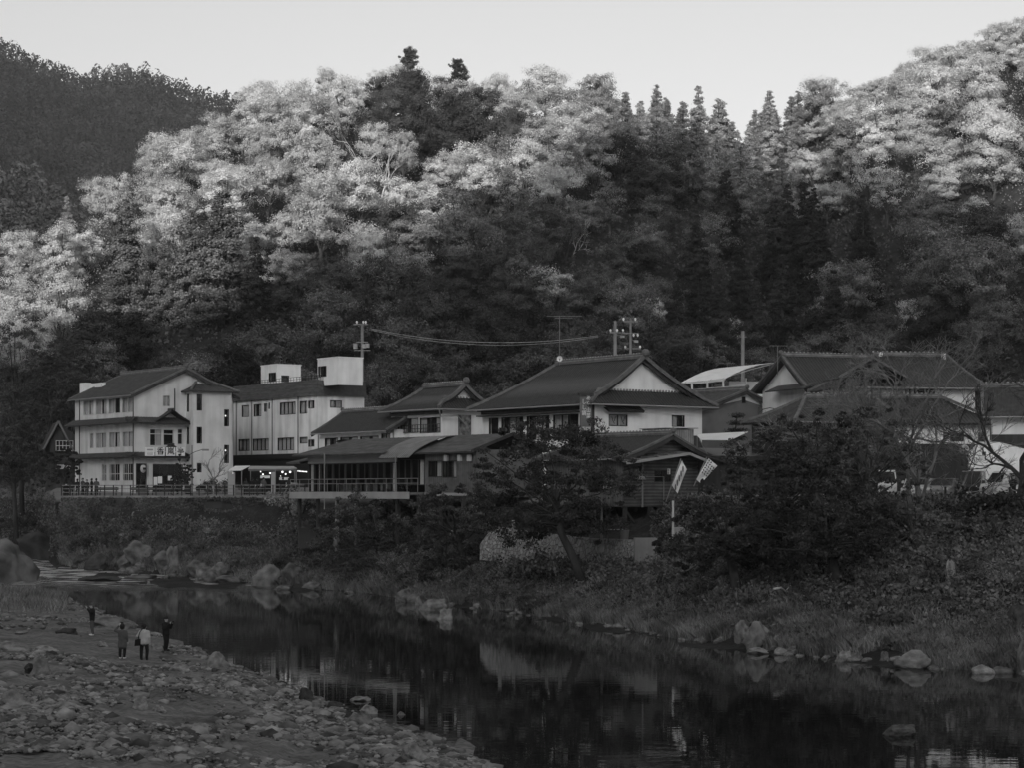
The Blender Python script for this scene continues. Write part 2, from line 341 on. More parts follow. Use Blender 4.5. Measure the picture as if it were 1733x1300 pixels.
def hill_noise(X, Y):
    return 3.2 * mnoise.noise((X * .021, Y * .021, 3.1)) + 1.2 * mnoise.noise((X * .06, Y * .06, 9.3))
def tz(u, d, rough=True):
    D, Z = controls(u); z = float(np.interp(d, D, Z)); X = (u - U0) / F * d
    if rough:
        k = min(1, max(0, (d - D[8]) / 30)); z += k * hill_noise(X, d)
        if d < D[4]: z += min(1, (D[4] - d) / (D[4] - D[3])) * (.24 * mnoise.noise((X * .22, d * .22, 5)) + .12 * mnoise.noise((X * .9, d * .9, 2)))
        if D[4] < d < D[7]: z += .45 * min(1, (d - D[4]) / 4, max(0, (D[7] - d) / 2)) * mnoise.noise((X * .25, d * .25, 8))
    return z
us = np.arange(-900, 2701, 12.0)
rows = []
for u in us:
    D, Z = controls(u); dd = []
    for i in range(len(D) - 1): dd += list(np.linspace(D[i], D[i + 1], SUB[i], endpoint=False))
    dd.append(D[-1]); rows.append(dd)
nr = len(rows[0]); Vt = []
for u, dd in zip(us, rows):
    for d in dd: Vt.append(((u - U0) / F * d, d, tz(u, d)))
ii = np.arange((len(us) - 1) * nr).reshape(len(us) - 1, nr)[:, :-1].ravel()
Ft = np.stack([ii, ii + nr, ii + nr + 1, ii + 1], 1)
m_ground = bpy.data.materials.new('ground'); n, out = nodes_of(m_ground)
p = n.nodes.new('ShaderNodeBsdfPrincipled'); p.inputs['Roughness'].default_value = .95; p.inputs['Specular IOR Level'].default_value = .15
v1, t1, tc = noise_val(n, .13, .4, .6, detail=10); v2, t2, _ = noise_val(n, .03, .5, .5, detail=6); v3, t3, _ = noise_val(n, .2, .2, .6, detail=6)
sp = n.nodes.new('ShaderNodeSeparateXYZ'); n.links.new(tc.outputs['Object'], sp.inputs[0])
def blend(a, b, lo, hi, src):
    mr = n.nodes.new('ShaderNodeMapRange'); mr.inputs[1].default_value = lo; mr.inputs[2].default_value = hi; n.links.new(src, mr.inputs[0])
    mx = n.nodes.new('ShaderNodeMix'); mx.data_type = 'FLOAT'; n.links.new(mr.outputs[0], mx.inputs[0]); n.links.new(a, mx.inputs[2]); n.links.new(b, mx.inputs[3]); return mx.outputs[0]
# beach gravel below 1.5 m, dark soil on the bank, worn paving on the village terrace, forest soil above
at = n.nodes.new('ShaderNodeAttribute'); at.attribute_name = 'shore'; c = blend(v2, v1, .4, .6, at.outputs['Fac'])
vo = n.nodes.new('ShaderNodeTexVoronoi'); vo.inputs['Scale'].default_value = 6; n.links.new(tc.outputs['Object'], vo.inputs['Vector']); vb_ = n.nodes.new('ShaderNodeRGBToBW'); n.links.new(vo.outputs['Color'], vb_.inputs[0])
mr = n.nodes.new('ShaderNodeMapRange'); mr.inputs[3].default_value = .55; mr.inputs[4].default_value = 1.5; n.links.new(vb_.outputs[0], mr.inputs[0]); mm = n.nodes.new('ShaderNodeMath'); mm.operation = 'MULTIPLY'; n.links.new(c, mm.inputs[0]); n.links.new(mr.outputs[0], mm.inputs[1]); c = mm.outputs[0]; c = blend(c, v3, 7.2, 7.6, sp.outputs['Z']); c = blend(c, v2, 8.8, 9.6, sp.outputs['Z'])
n.links.new(c, p.inputs['Base Color'])
b = n.nodes.new('ShaderNodeBump'); b.inputs['Strength'].default_value = .7; b.inputs['Distance'].default_value = .12
tx = n.nodes.new('ShaderNodeTexNoise'); tx.inputs['Scale'].default_value = 4; tx.inputs['Detail'].default_value = 8; n.links.new(tc.outputs['Object'], tx.inputs[0])
n.links.new(tx.outputs[0], b.inputs['Height']); n.links.new(b.outputs[0], p.inputs['Normal']); n.links.new(p.outputs[0], out.inputs[0])
gm = mesh_np('ground', Vt, Ft, m_ground, smooth=True); at_ = gm.attributes.new('shore', 'FLOAT', 'POINT'); at_.data.foreach_set('value', np.array([1.0 if d < .5 * (d_near(u) + d_far(u)) else 0.0 for u, dd in zip(us, rows) for d in dd], np.float32))
tag(link('ground', gm), 'gravel shore, river bank, village terrace and wooded hillside ground', None, None, 'structure')

# ------------------------------------------------------------------ river
wu = np.arange(-900, 2701, 40.0); Vw = []; NW = 60
for u in wu:
    for d in np.linspace(22, d_far(u) + 6, NW): Vw.append(((u - U0) / F * d, d, float(wl(d))))
ii = np.arange((len(wu) - 1) * NW).reshape(len(wu) - 1, NW)[:, :-1].ravel()
tag(link('river', mesh_np('river', Vw, np.stack([ii, ii + NW, ii + NW + 1, ii + 1], 1), M_water('river_water'), smooth=True)),
    'dark calm river water mirroring the bank, broken by rapids upstream', None, None, 'structure')

# ------------------------------------------------------------------ the far mountain and its spur
def mountain(name, uvd, d0, z0, back, label, m):
    V = []; uu = np.arange(uvd[0][0], uvd[-1][0] + 1, 20.0); fv = curve([(a, b) for a, b, _ in uvd]); fd = curve([(a, c) for a, _, c in uvd]); K = 26
    for u in uu:
        dr = fd(u); zr = HC + (VH - fv(u)) * dr / F
        for k in range(K):
            t = k / (K - 1)
            if t <= .75: q = t / .75; d = d0 + (dr - d0) * q; z = z0 + (zr - z0) * q
            else: q = (t - .75) / .25; d = dr + back * q; z = zr * (1 - .5 * q)
            X = (u - U0) / F * d; w = min(1, q if t <= .75 else 1)
            V.append((X, d, z + w * (6 * mnoise.noise((X * .008, d * .008, 1)) + 14 * mnoise.noise((X * .004, d * .0015, 4)) * (1 - w * .8))))
    ii = np.arange((len(uu) - 1) * K).reshape(len(uu) - 1, K)[:, :-1].ravel()
    o = link(name, mesh_np(name, V, np.stack([ii, ii + K, ii + K + 1, ii + 1], 1), m, smooth=True)); tag(o, label, None, None, 'structure')
    def height(u, q):
        dr = fd(u); zr = HC + (VH - fv(u)) * dr / F; d = d0 + (dr - d0) * q; return d, z0 + (zr - z0) * q
    return height
m_forestsoil = M('forest_soil', .025, .95, .3, .05)
FAR = [(-1000, 190, 1500), (-300, 78, 1450), (0, 74, 1400), (60, 106, 1400), (140, 135, 1380), (200, 121, 1380), (250, 128, 1380), (300, 150, 1380), (360, 170, 1350), (430, 168, 1350), (520, 178, 1350), (760, 215, 1350), (1100, 260, 1350)]
far_h = mountain('mountain', FAR, 640, 10, 400, 'distant forested mountain rising in shade beyond the hill on the left', m_forestsoil)
SPUR = [(-700, 240, 640), (-200, 250, 620), (0, 285, 600), (60, 310, 600), (100, 338, 590), (130, 372, 580), (200, 440, 570), (320, 560, 560)]
spur_h = mountain('spur_hill', SPUR, 430, 8, 60, 'low wooded spur between the far mountain and the near hill', m_forestsoil)

# ------------------------------------------------------------------ unseen ridges outside the view, their outlines shaped to cast the evening shade
tanE = math.tan(R(SUN_EL)); hx, hy = SH.x, SH.y; px_, py_ = -hy, hx     # across-sun axis
def ridge_mountain(name, R0, prof, half, label, fl=260):
    w = np.array([a for a, _ in prof]); z = np.array([b for _, b in prof]); o = np.argsort(w); w, z = w[o], z[o]
    ww = np.arange(w[0] - fl, w[-1] + fl + 1, 6.0); zz = np.interp(ww, w, z)
    fade = np.clip(np.minimum(ww - ww[0], ww[-1] - ww) / fl, 0, 1); zz = 5 + (zz - 5) * (fade * fade * (3 - 2 * fade)); rr = np.linspace(-half, half, 25); V = []
    for a, h in zip(ww, zz):
        for r in rr:
            k = 1 - abs(r) / half
            V.append((hx * (R0 + r) + px_ * a, hy * (R0 + r) + py_ * a, h * k + (1 - k) * k * 10 * mnoise.noise((a * .03, r * .03, 2))))
    K = len(rr); ii = np.arange((len(ww) - 1) * K).reshape(len(ww) - 1, K)[:, :-1].ravel()
    tag(link(name, mesh_np(name, V, np.stack([ii, ii + K, ii + K + 1, ii + 1], 1), m_forestsoil)), label, None, None, 'structure')
# where the edge of the evening shade crosses the hill in the photograph
EDGE = [(-60, 600), (0, 575), (100, 560), (180, 535), (270, 525), (400, 505), (460, 470), (520, 425), (600, 430), (700, 425), (790, 400), (850, 345), (940, 310), (1000, 275), (1080, 240), (1150, 232), (1250, 276), (1350, 300), (1450, 285), (1520, 296), (1600, 312), (1680, 342), (1733, 368), (1800, 390)]
prof = []
for u, v in EDGE:
    best = None
    for d in np.arange(float(d_hill(u)) - 5, float(d_ridge(u)) + 15, 2.0):      # hill surface (at half crown height) seen along this pixel
        e = abs(HC + (VH - v) * d / F - (tz(u, d) + 5))
        if best is None or e < best[0]: best = (e, d)
    q = P(u, v, best[1]); s = q.x * hx + q.y * hy; R0 = 420
    prof.append((q.x * px_ + q.y * py_, q.z + (R0 - s) * tanE))
    if u == EDGE[-1][0]: prof.append((prof[-1][0] + 60, prof[-1][1] - 4))
prof.sort()
sp_ = []
for u in (-120, -40, 30, 100, 140):
    d, z = spur_h(u, 1.0); X = (u - U0) / F * d; s = X * hx + d * hy; sp_.append((X * px_ + d * py_, z + 16 + (420 - s) * tanE))
sp_.sort(); prof = [(sp_[0][0] - 80, sp_[0][1])] + sp_ + [(sp_[-1][0] + 40, prof[0][1] + 10)] + prof + [(prof[-1][0] + 90, prof[-1][1] + 10)]
ridge_mountain('shading_hill', 420, prof, 270, 'unseen hill behind the viewer, shaped to throw the evening shade')

prof = []
for u, v in [(-350, 0), (-100, 20), (60, 90), (150, 130), (200, 131), (262, 134), (300, 130), (430, 120), (620, 170)]:
    d, _ = far_h(u, .97); q = P(u, v, d); s = q.x * hx + q.y * hy
    prof.append((q.x * px_ + q.y * py_, q.z + (-330 - s) * tanE))
ridge_mountain('shading_ridge', -330, prof, 240, 'unseen ridge left of the view, shaped to shade the far mountain', 60)
# ------------------------------------------------------------------ buildings
E1 = Vector((0.580, -0.814, 0)); E2 = Vector((0.814, 0.580, 0))     # along the street frontage / into the plot
class Bld:
    """A building frame: local x along the front (left to right), local y into the plot, z up from its base."""
    def __init__(s, name, label, u, d, base, e1=E1, cat='building', group=None, corner=None, length=None):
        s.e1 = Vector(e1).normalized(); s.e2 = Vector((-s.e1.y, s.e1.x, 0))
        o = Vector((*XY(u, d), base))
        if length is not None: o = o - s.e1 * length       # u, d gave the right-hand front corner
        s.o = o; s.base = base; s.root = thing(name, label, cat, o, math.atan2(s.e1.y, s.e1.x), group); s.n = {}
    def ray(s, u, v, n, off):
        dirv = Vector(((u - U0) / F, 1, (VH - v) / F)); c = Vector((0, 0, HC)); k = (off - (c - s.o).dot(n)) / dirv.dot(n)
        return c + dirv * k - s.o
    def front(s, u, v, y0=0): q = s.ray(u, v, s.e2, y0); return q.dot(s.e1), q.z
    def side(s, u, v, x0): q = s.ray(u, v, s.e1, x0); return q.dot(s.e2), q.z
    def part(s, name, mb, mats, parent=None, smooth=False): return mb.build(name, mats, parent or s.root, smooth)
class Face:
    """Face of a building: kind 'f' is the plane y = off looking to -y, 's' the plane x = off looking to +x."""
    def __init__(s, b, kind, off): s.b, s.k, s.off = b, kind, off
    def pt(s, a, o, z): return (a, s.off - o, z) if s.k == 'f' else (s.off + o, a, z)
    def px(s, u, v): return s.b.front(u, v, s.off) if s.k == 'f' else s.b.side(u, v, s.off)
    def rect(s, u0, v0, u1, v1):
        a0, z1 = s.px(u0, v0); a1, z0 = s.px(u1, v1); return (min(a0, a1), max(a0, a1), min(z0, z1), max(z0, z1))
    def box(s, mb, a0, a1, o0, o1, z0, z1):
        p, q = s.pt(a0, o0, z0), s.pt(a1, o1, z1); mb.box(p[0], q[0], p[1], q[1], p[2], q[2])
    def wall(s, mb, a0, a1, z0, z1, holes, depth=.3):     # wall plane with real openings closed by flat faces painted dark for unlit rooms
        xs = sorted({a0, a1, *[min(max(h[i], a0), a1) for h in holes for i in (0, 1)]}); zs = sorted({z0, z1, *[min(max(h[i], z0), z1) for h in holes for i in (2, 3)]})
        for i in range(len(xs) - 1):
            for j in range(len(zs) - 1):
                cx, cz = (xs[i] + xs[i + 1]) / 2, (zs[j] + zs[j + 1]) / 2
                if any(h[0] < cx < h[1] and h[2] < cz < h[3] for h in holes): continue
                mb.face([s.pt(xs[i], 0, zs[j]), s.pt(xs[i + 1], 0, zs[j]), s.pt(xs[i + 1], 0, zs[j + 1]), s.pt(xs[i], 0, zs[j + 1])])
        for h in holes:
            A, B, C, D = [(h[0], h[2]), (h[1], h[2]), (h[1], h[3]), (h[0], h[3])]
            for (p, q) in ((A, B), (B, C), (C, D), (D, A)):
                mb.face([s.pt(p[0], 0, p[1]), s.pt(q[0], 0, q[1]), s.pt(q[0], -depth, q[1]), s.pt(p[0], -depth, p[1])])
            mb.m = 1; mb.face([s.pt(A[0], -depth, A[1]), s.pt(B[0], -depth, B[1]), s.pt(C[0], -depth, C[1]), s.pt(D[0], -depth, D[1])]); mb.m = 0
    def window(s, r, n=2, cur='full', trans=0, fm=None, name='window', fw=.06, bars=0):
        a0, a1, z0, z1 = r; f = MB(); fm = fm or m_frame
        for (p, q, y, w) in ((a0, a1, z0, z0 + fw), (a0, a1, z1 - fw, z1), (a0, a0 + fw, z0 + fw, z1 - fw), (a1 - fw, a1, z0 + fw, z1 - fw)): s.box(f, p, q, -.13, .02, y, w)
        for i in range(1, n):
            c = a0 + (a1 - a0) * i / n; s.box(f, c - .03, c + .03, -.12, -.02, z0 + fw, z1 - fw)
        if trans: zt = z0 + (z1 - z0) * trans; s.box(f, a0 + fw, a1 - fw, -.125, -.015, zt - .04, zt + .04)
        for i in range(1, bars + 1):
            c = a0 + (a1 - a0) * i / (bars + 1); s.box(f, c - .014, c + .014, .03, .06, z0, z1)
        w = s.b.part(name, f, fm)
        g = MB(); s.box(g, a0 + fw, a1 - fw, -.085, -.075, z0 + fw, z1 - fw); s.b.part('pane', g, m_glass, w)
        if cur != 'none':
            spans = {'full': [(0, 1)], 'sides': [(0, .27), (.73, 1)], 'left': [(0, .5)], 'right': [(.5, 1)], 'most': [(0, .38), (.5, 1)], 'mid': [(.3, .75)], 'wide': [(0, .42), (.58, 1)]}[cur]
            for (p, q) in spans:
                c = MB(); x0, x1 = a0 + fw + (a1 - a0 - 2 * fw) * p, a0 + fw + (a1 - a0 - 2 * fw) * q; k = max(3, int((x1 - x0) / .07)); pr = None
                for i in range(k + 1):
                    x = x0 + (x1 - x0) * i / k; o = -.2 + (.025 if i % 2 else -.025)
                    if pr: c.face([s.pt(pr[0], pr[1], z0 + fw), s.pt(x, o, z0 + fw), s.pt(x, o, z1 - fw), s.pt(pr[0], pr[1], z1 - fw)])
                    pr = (x, o)
                s.b.part('curtain', c, m_curtain, w)
        return w
def roof_plane(mb, ea, eb, up, hl=0, hr=0, tile=.3, amp=.05, rows=7, sag=.12, th=.14):
    ea, eb, up = Vector(ea), Vector(eb), Vector(up); al = eb - ea; L = al.length; al.normalize(); nn = al.cross(up).normalized()
    if nn.z < 0: nn = -nn
    n = max(2, int(L / tile) * 4); b0 = len(mb.V)
    for i in range(n + 1):
        x = L * i / n; h = 1.0
        if hl > 0: h = min(h, x / hl)
        if hr > 0: h = min(h, (L - x) / hr)
        h = max(h, .001); bump = amp * max(0, math.cos(2 * math.pi * i / 4)) 
        for r in range(rows + 1):
            t = h * r / rows; q = ea + al * x + up * t + nn * bump; q.z -= sag * 4 * t * (1 - t); mb.V.append(tuple(q))
    K = rows + 1
    for i in range(n):
        for r in range(rows):
            a = b0 + i * K + r; mb.F.append((a, a + K, a + K + 1, a + 1)); mb.MI.append(mb.m)
    # eave edge and underside
    for i in range(n):
        a, c = b0 + i * K, b0 + (i + 1) * K; pa, pc = Vector(mb.V[a]), Vector(mb.V[c])
        mb.face([pa, pc, pc - nn * th, pa - nn * th])
    ta, tb = ea + al * min(L, max(hl, 0)) + up, eb - al * min(L, max(hr, 0)) + up
    mb.face([ea - nn * th, eb - nn * th, tb - nn * th, ta - nn * th])
def ridge_line(mb, a, b, w=.34, h=.34, dots=False):
    a, b = Vector(a), Vector(b); mb.bar(a, b, w, h); d = (b - a); L = d.length; d.normalize(); up = Vector((0, 0, h / 2))
    mb.m = 1; mb.bar(a + Vector((0, 0, h * .1)), b + Vector((0, 0, h * .1)), w + .05, .05); mb.m = 0
    if dots:
        mb.m = 1; k = int(L / .38)
        for i in range(k + 1): q = a + d * (L * i / k) + up; mb.ball(q, .11, 6, 4)
        mb.m = 0
    else: mb.tube([a + up, b + up], .1, 6)
def gable_roof(b, x0, x1, y0, y1, ze, zr, ov=.6, yo=.8, mat=None, name='roof', dots=True, hipL=0, hipR=0, barge=True, tile=.3, gut=True, yr=None, sag=.12, amp=.05):
    mat = mat or m_tile; yr = yr if yr is not None else (y0 + y1) / 2; pf = (zr - ze) / (yr - y0); zf = ze - pf * yo; pb = (zr - ze) / (y1 - yr); zb = ze - pb * yo
    m = MB(); X0, X1 = x0 - ov, x1 + ov
    roof_plane(m, (X0, y0 - yo, zf), (X1, y0 - yo, zf), (0, yr - y0 + yo, zr - zf), hipL, hipR, tile, sag=sag, amp=amp)
    roof_plane(m, (X1, y1 + yo, zb), (X0, y1 + yo, zb), (0, yr - y1 - yo, zr - zb), hipR, hipL, tile, sag=sag, amp=amp)
    if hipL: roof_plane(m, (X0, y1 + yo, zb), (X0, y0 - yo, zf), (hipL, (yr - (y0 + y1) / 2) * 0, zr - zf), y1 + yo - yr, yr - y0 + yo, tile, sag=sag, amp=amp)
    if hipR: roof_plane(m, (X1, y0 - yo, zf), (X1, y1 + yo, zb), (-hipR, 0, zr - zf), yr - y0 + yo, y1 + yo - yr, tile, sag=sag, amp=amp)
    rf = b.part(name, m, mat)
    c = MB(); ridge_line(c, (X0 + hipL, yr, zr + .12), (X1 - hipR, yr, zr + .12), dots=dots)
    for (hx, X) in ((hipL, X0), (hipR, X1)):
        s = 1 if X == X0 else -1
        if hx:
            for (yy, zz) in ((y0 - yo, zf), (y1 + yo, zb)): 
                pts = [Vector((X, yy, zz + .06)).lerp(Vector((X + s * hx, yr, zr + .06)), t) - Vector((0, 0, sag * 4 * t * (1 - t))) for t in (0, .25, .5, .75, 1)]
                for i in range(4): c.bar(pts[i], pts[i + 1], .26, .2)
        elif barge:
            for (yy, zz) in ((y0 - yo, zf), (y1 + yo, zb)):
                pts = [Vector((X + s * .1, yy, zz + .05)).lerp(Vector((X + s * .1, yr, zr + .05)), t) - Vector((0, 0, sag * 4 * t * (1 - t))) for t in (0, .25, .5, .75, 1)]
                for i in range(4): c.bar(pts[i], pts[i + 1], .24, .16)
            c.ball((X, yr, zr + .3), .22, 8, 5)
    b.part('ridge_cap', c, [m_ridge, m_mortar], rf)
    if barge and not (hipL and hipR):
        for (hx, X) in ((hipL, X0), (hipR, X1)):
            if hx: continue
            s = 1 if X == X0 else -1; g = MB()
            for (yy, zz) in ((y0 - yo, zf), (y1 + yo, zb)):
                pts = [Vector((X + s * .03, yy, zz - .22)).lerp(Vector((X + s * .03, yr, zr - .22)), t) - Vector((0, 0, sag * 4 * t * (1 - t))) for t in (0, .25, .5, .75, 1)]
                for i in range(4): g.bar(pts[i], pts[i + 1], .06, .3)
            b.part('bargeboard', g, m_wood, rf)
    if gut:
        g = MB(); g.tube([(X0, y0 - yo - .06, zf - .1), (X1, y0 - yo - .06, zf - .1)], .06, 6)
        if hipR: g.tube([(X1 + .06, y0 - yo, zf - .1), (X1 + .06, y1 + yo, zb - .1)], .06, 6)
        b.part('gutter', g, m_gutter, rf)
    return rf
def pent(b, x0, x1, y_in, y_out, z_in, z_out, mat, name='canopy', axis='f', tile=.3, ret=False, amp=.03):
    """Lean-to roof strip; axis 'f' hangs on a front face, 's' on a right-hand side face."""
    m = MB()
    if axis == 'f': roof_plane(m, (x0, y_out, z_out), (x1, y_out, z_out), (0, y_in - y_out, z_in - z_out), tile=tile, rows=3, sag=0, th=.16, amp=amp)
    else: roof_plane(m, (y_out, x0, z_out), (y_out, x1, z_out), (y_in - y_out, 0, z_in - z_out), tile=tile, rows=3, sag=0, th=.16, amp=amp)
    return b.part(name, m, mat)

# ---- the three-storey inn on the left ------------------------------------------------------------------
b = Bld('inn_building', 'three storey cream inn with tiled pent roofs and white name boards above its entrance', 227, 218, 8.0, length=14.66, cat='hotel')
L = 14.66; F0 = Face(b, 'f', 0); S0 = Face(b, 's', L); ze = b.side(227, 664, L)[1]; yr, zr = b.side(312, 624, L); D = 2 * yr
C1 = lambda x, y: (60 + x / 4.814, 580 + y / 4.814)
def rowz(F_, ul, tl, bl, ur, tr, br):        # z range of a row from its left and right window
    return (F_.px(ul, bl)[1] + F_.px(ur, br)[1]) / 2, (F_.px(ul, tl)[1] + F_.px(ur, tr)[1]) / 2
holes = []; wins = []
for spans, z in (([(141, 158.7), (161.8, 181), (183.6, 203.7), (206.4, 225.3)], rowz(F0, 141, 677.6, 703.6, 226, 671.4, 699.4)),
                 ([(151.4, 158.7), (161.8, 180.5), (184, 203.3), (207, 225.3)], rowz(F0, 151, 732.7, 759, 226, 730, 758)),
                 ([(172, 180.5), (184.6, 203.3), (207.5, 225.3)], (b.front(207, 815)[1], b.front(207, 785)[1]))):
    for k, (u0, u1) in enumerate(spans):
        r = (F0.px(u0, 700)[0], F0.px(u1, 700)[0], z[0], z[1]); holes.append(r); wins.append(r)
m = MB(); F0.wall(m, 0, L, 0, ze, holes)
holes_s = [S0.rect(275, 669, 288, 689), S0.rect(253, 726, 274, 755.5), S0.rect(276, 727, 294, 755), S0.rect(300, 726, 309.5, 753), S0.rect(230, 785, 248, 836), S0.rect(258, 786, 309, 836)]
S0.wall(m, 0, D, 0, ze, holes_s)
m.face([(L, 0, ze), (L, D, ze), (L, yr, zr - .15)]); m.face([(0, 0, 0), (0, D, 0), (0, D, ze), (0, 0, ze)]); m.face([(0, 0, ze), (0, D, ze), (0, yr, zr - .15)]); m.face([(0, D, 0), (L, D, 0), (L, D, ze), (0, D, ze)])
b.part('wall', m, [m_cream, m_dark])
cur = ['most', 'wide', 'left', 'full', 'full', 'most', 'wide', 'most', 'sides', 'none', 'none']
for i, r in enumerate(wins): F0.window(r, 2 if i not in (4, 8) else 1, cur[i], .42 if i > 7 else 0, m_framew, fw=.08, bars=0 if i < 8 else 4)
for i, r in enumerate(holes_s[:4]): S0.window(r, 2 if i == 0 else 1, ['full', 'right', 'none', 'none'][i], .7 if i in (1, 2, 3) else 0, m_framew, fw=.07)
S0.window(holes_s[4], 2, 'none', name='door', fm=m_wood); S0.window(holes_s[5], 4, 'none', .62, name='shop_window', fm=m_frame)
rf = gable_roof(b, 0, L, 0, D, ze, zr, ov=.5, yo=.55, mat=m_tile2, dots=False, sag=0)
m = MB(); z = b.front(200, 712)[1]; zt = b.front(180, 709)[1]
for (v0, v1) in ((720.5, 712), (776, 769)):
    z0 = b.front(131, v0, -1)[1]; z1 = b.front(134, v1, 0)[1]
    c = pent(b, -.5, L + 1.05, 0, -1.05, z1, z0, m_tile2)
    y_e = S0.px(313, 700)[0]
    pent(b, -1.05, y_e + .9, L, L + 1.05, z1, z0, m_tile2, axis='s')
    # little gabled roof over the entrance side
    yc = S0.px(285, 700)[0]; g = MB(); zc = z1 + .75
    roof_plane(g, (L + 1.15, yc - 1.9, z0 + .18), (L - .6, yc - 1.9, z0 + .18), (0, 1.9, zc - z0 - .18), rows=3, sag=.08); roof_plane(g, (L - .6, yc + 1.9, z0 + .18), (L + 1.15, yc + 1.9, z0 + .18), (0, -1.9, zc - z0 - .18), rows=3, sag=.08)
    g.tube([(L - .6, yc, zc + .08), (L + 1.2, yc, zc + .08)], .12, 6); b.part('entrance_roof', g, m_tile2)
    for uu in (151, 172, 195): f = MB(); q = b.front(uu, v0 + 3, -.6); f.box(q[0] - .12, q[0] + .12, -.75, -.5, z0 - .28, z0 - .1); b.part('eave_lamp', f, m_framew)
    for uu in (238, 262, 280): f = MB(); q = b.side(uu, v0 + 3, L + .5); f.box(L + .4, L + .62, q[0] - .12, q[0] + .12, z0 - .3, z0 - .12); b.part('eave_lamp', f, m_framew)
for uu in (135.5, 226.4): m = MB(); x = b.front(uu, 700)[0]; m.tube([(x, -.07, .1), (x, -.07, ze)], .05, 5); b.part('drain_pipe', m, m_pipe)
m = MB(); y = S0.px(295.2, 700)[0]; m.tube([(L + .07, y, ze - 2.4), (L + .07, y, ze + .5)], .06, 5); b.part('drain_pipe', m, m_pipe)
m = MB(); r = S0.rect(249, 786, 256, 836); S0.box(m, r[0], r[1], .02, .35, 0, r[3]); b.part('column', m, m_cream)
# name boards, one panel each with its character
xs = L + 1.12; SB = Face(b, 's', xs); brd = [(245, 260.5, ''), (262.6, 278, '香'), (280.4, 295.6, '嵐'), (297.6, 312, '亭')]
for (u0, u1, ch) in brd:
    r = SB.rect(u0, 757.5, u1, 772.5); m = MB(); SB.box(m, r[0], r[1], .0, .14, r[2], r[3]); pn = b.part('name_board', m, m_tarp)
    cx, cz = (r[0] + r[1]) / 2, (r[2] + r[3]) / 2
    mtx = Matrix.Translation((xs + .15, cx, cz)) @ Matrix.Rotation(R(90), 4, 'Z') @ Matrix.Rotation(R(90), 4, 'X')
    if ch: text_mesh(ch, .82, .012, m_ink, pn, mtx)
    else:
        q = MB()
        for k, (zz, hh) in enumerate(((.2, .16), (-.08, .05), (-.26, .09))): SB.box(q, r[0] + .18, r[1] - .18, .14, .15, cz + zz - hh / 2, cz + zz + hh / 2)
        b.part('small_print', q, m_greyl, pn)
m = MB(); yq, zq = b.side(242, 794, L + .4); m.ball((L + .45, yq, zq), .42, 12, 8, (.75, .75, 1)); ln = b.part('paper_lantern', m, m_shoji, smooth=True)
m = MB(); m.box(L + .62, L + .8, yq - .16, yq + .16, zq - .12, zq + .12); b.part('lantern_mark', m, m_ink, ln)
S0_ = Face(b, 's', L + .5)
for (u0, v0, u1, v1) in ((260, 808, 266, 822), (267, 807, 274, 819), (284, 806, 290, 814)): m = MB(); r = S0_.rect(u0, v0, u1, v1); S0_.box(m, r[0], r[1], 0, .05, r[2], r[3]); b.part('menu_board', m, m_tarp)
# hip-roofed stair wing in front of the gable wall
yw = b.side(314.5, 700, L)[0]; xw = b.front(327.5, 700, yw)[0]; ywe = b.side(392, 700, xw)[0]; FW = Face(b, 'f', yw); SW = Face(b, 's', xw); zw = b.side(327.5, 661, xw)[1]
hs = [SW.rect(*C1(1313, 420), *C1(1355, 556)), SW.rect(*C1(1313, 688), *C1(1355, 825)), SW.rect(*C1(1315, 985), *C1(1352, 1060)), SW.rect(*C1(1537, 545), *C1(1575, 685)), SW.rect(*C1(1537, 835), *C1(1575, 985))]
hf = [FW.rect(*C1(1236, 420), *C1(1251, 565)), FW.rect(*C1(1236, 690), *C1(1251, 830))]
m = MB(); SW.wall(m, yw, ywe, 0, zw, hs); FW.wall(m, L - 1, xw, 0, zw, hf); m.face([(xw, ywe, 0), (L - 1, ywe, 0), (L - 1, ywe, zw), (xw, ywe, zw)]); b.part('stair_wing_wall', m, [m_cream, m_dark])
for i, r in enumerate(hs): S = SW.window(r, 1, 'none', .5, fm=m_frame)
for i in (3, 4):
    r = hs[i]; q = MB(); q.ball((xw - .22, (r[0] + r[1]) / 2, r[2] + (r[3] - r[2]) * (.62 if i == 3 else .7)), .1, 8, 5); b.part('stair_lamp', q, m_bulb2)
for r in hf: FW.window(r, 1, 'none')
q = MB(); X0, X1, Y0, Y1, zz = b.front(268, 664, yw - .6)[0], xw + .6, yw - .6, ywe + .6, zw - .05; hx_, hy_ = (X1 - X0) / 2, (Y1 - Y0) / 2; rise = b.side(348, 640, xw - hx_)[1] - zz
k = min(hx_, hy_); 
roof_plane(q, (X0, Y0, zz), (X1, Y0, zz), (0, hy_, rise), hx_, hx_); roof_plane(q, (X1, Y0, zz), (X1, Y1, zz), (-hx_, 0, rise), hy_, hy_); roof_plane(q, (X1, Y1, zz), (X0, Y1, zz), (0, -hy_, rise), hx_, hx_); roof_plane(q, (X0, Y1, zz), (X0, Y0, zz), (hx_, 0, rise), hy_, hy_)
wr = b.part('stair_wing_roof', q, m_tile2); q = MB(); ap = Vector((X0 + hx_, Y0 + hy_, zz + rise + .05))
for cx, cy in ((X0, Y0), (X1, Y0), (X1, Y1)): q.bar(Vector((cx, cy, zz + .08)), ap, .22, .16)
b.part('ridge_cap', q, m_ridge, wr)
q = MB(); xq, zq = b.front(143, 656, 2.5); q.box(xq - .6, xq + .4, 2.2, 3.1, zq - .9, zq + .5); q.box(xq + .4, xq + 4.6, 2.4, 2.9, zq - .5, zq + .35); b.part('roof_tank', q, m_white)

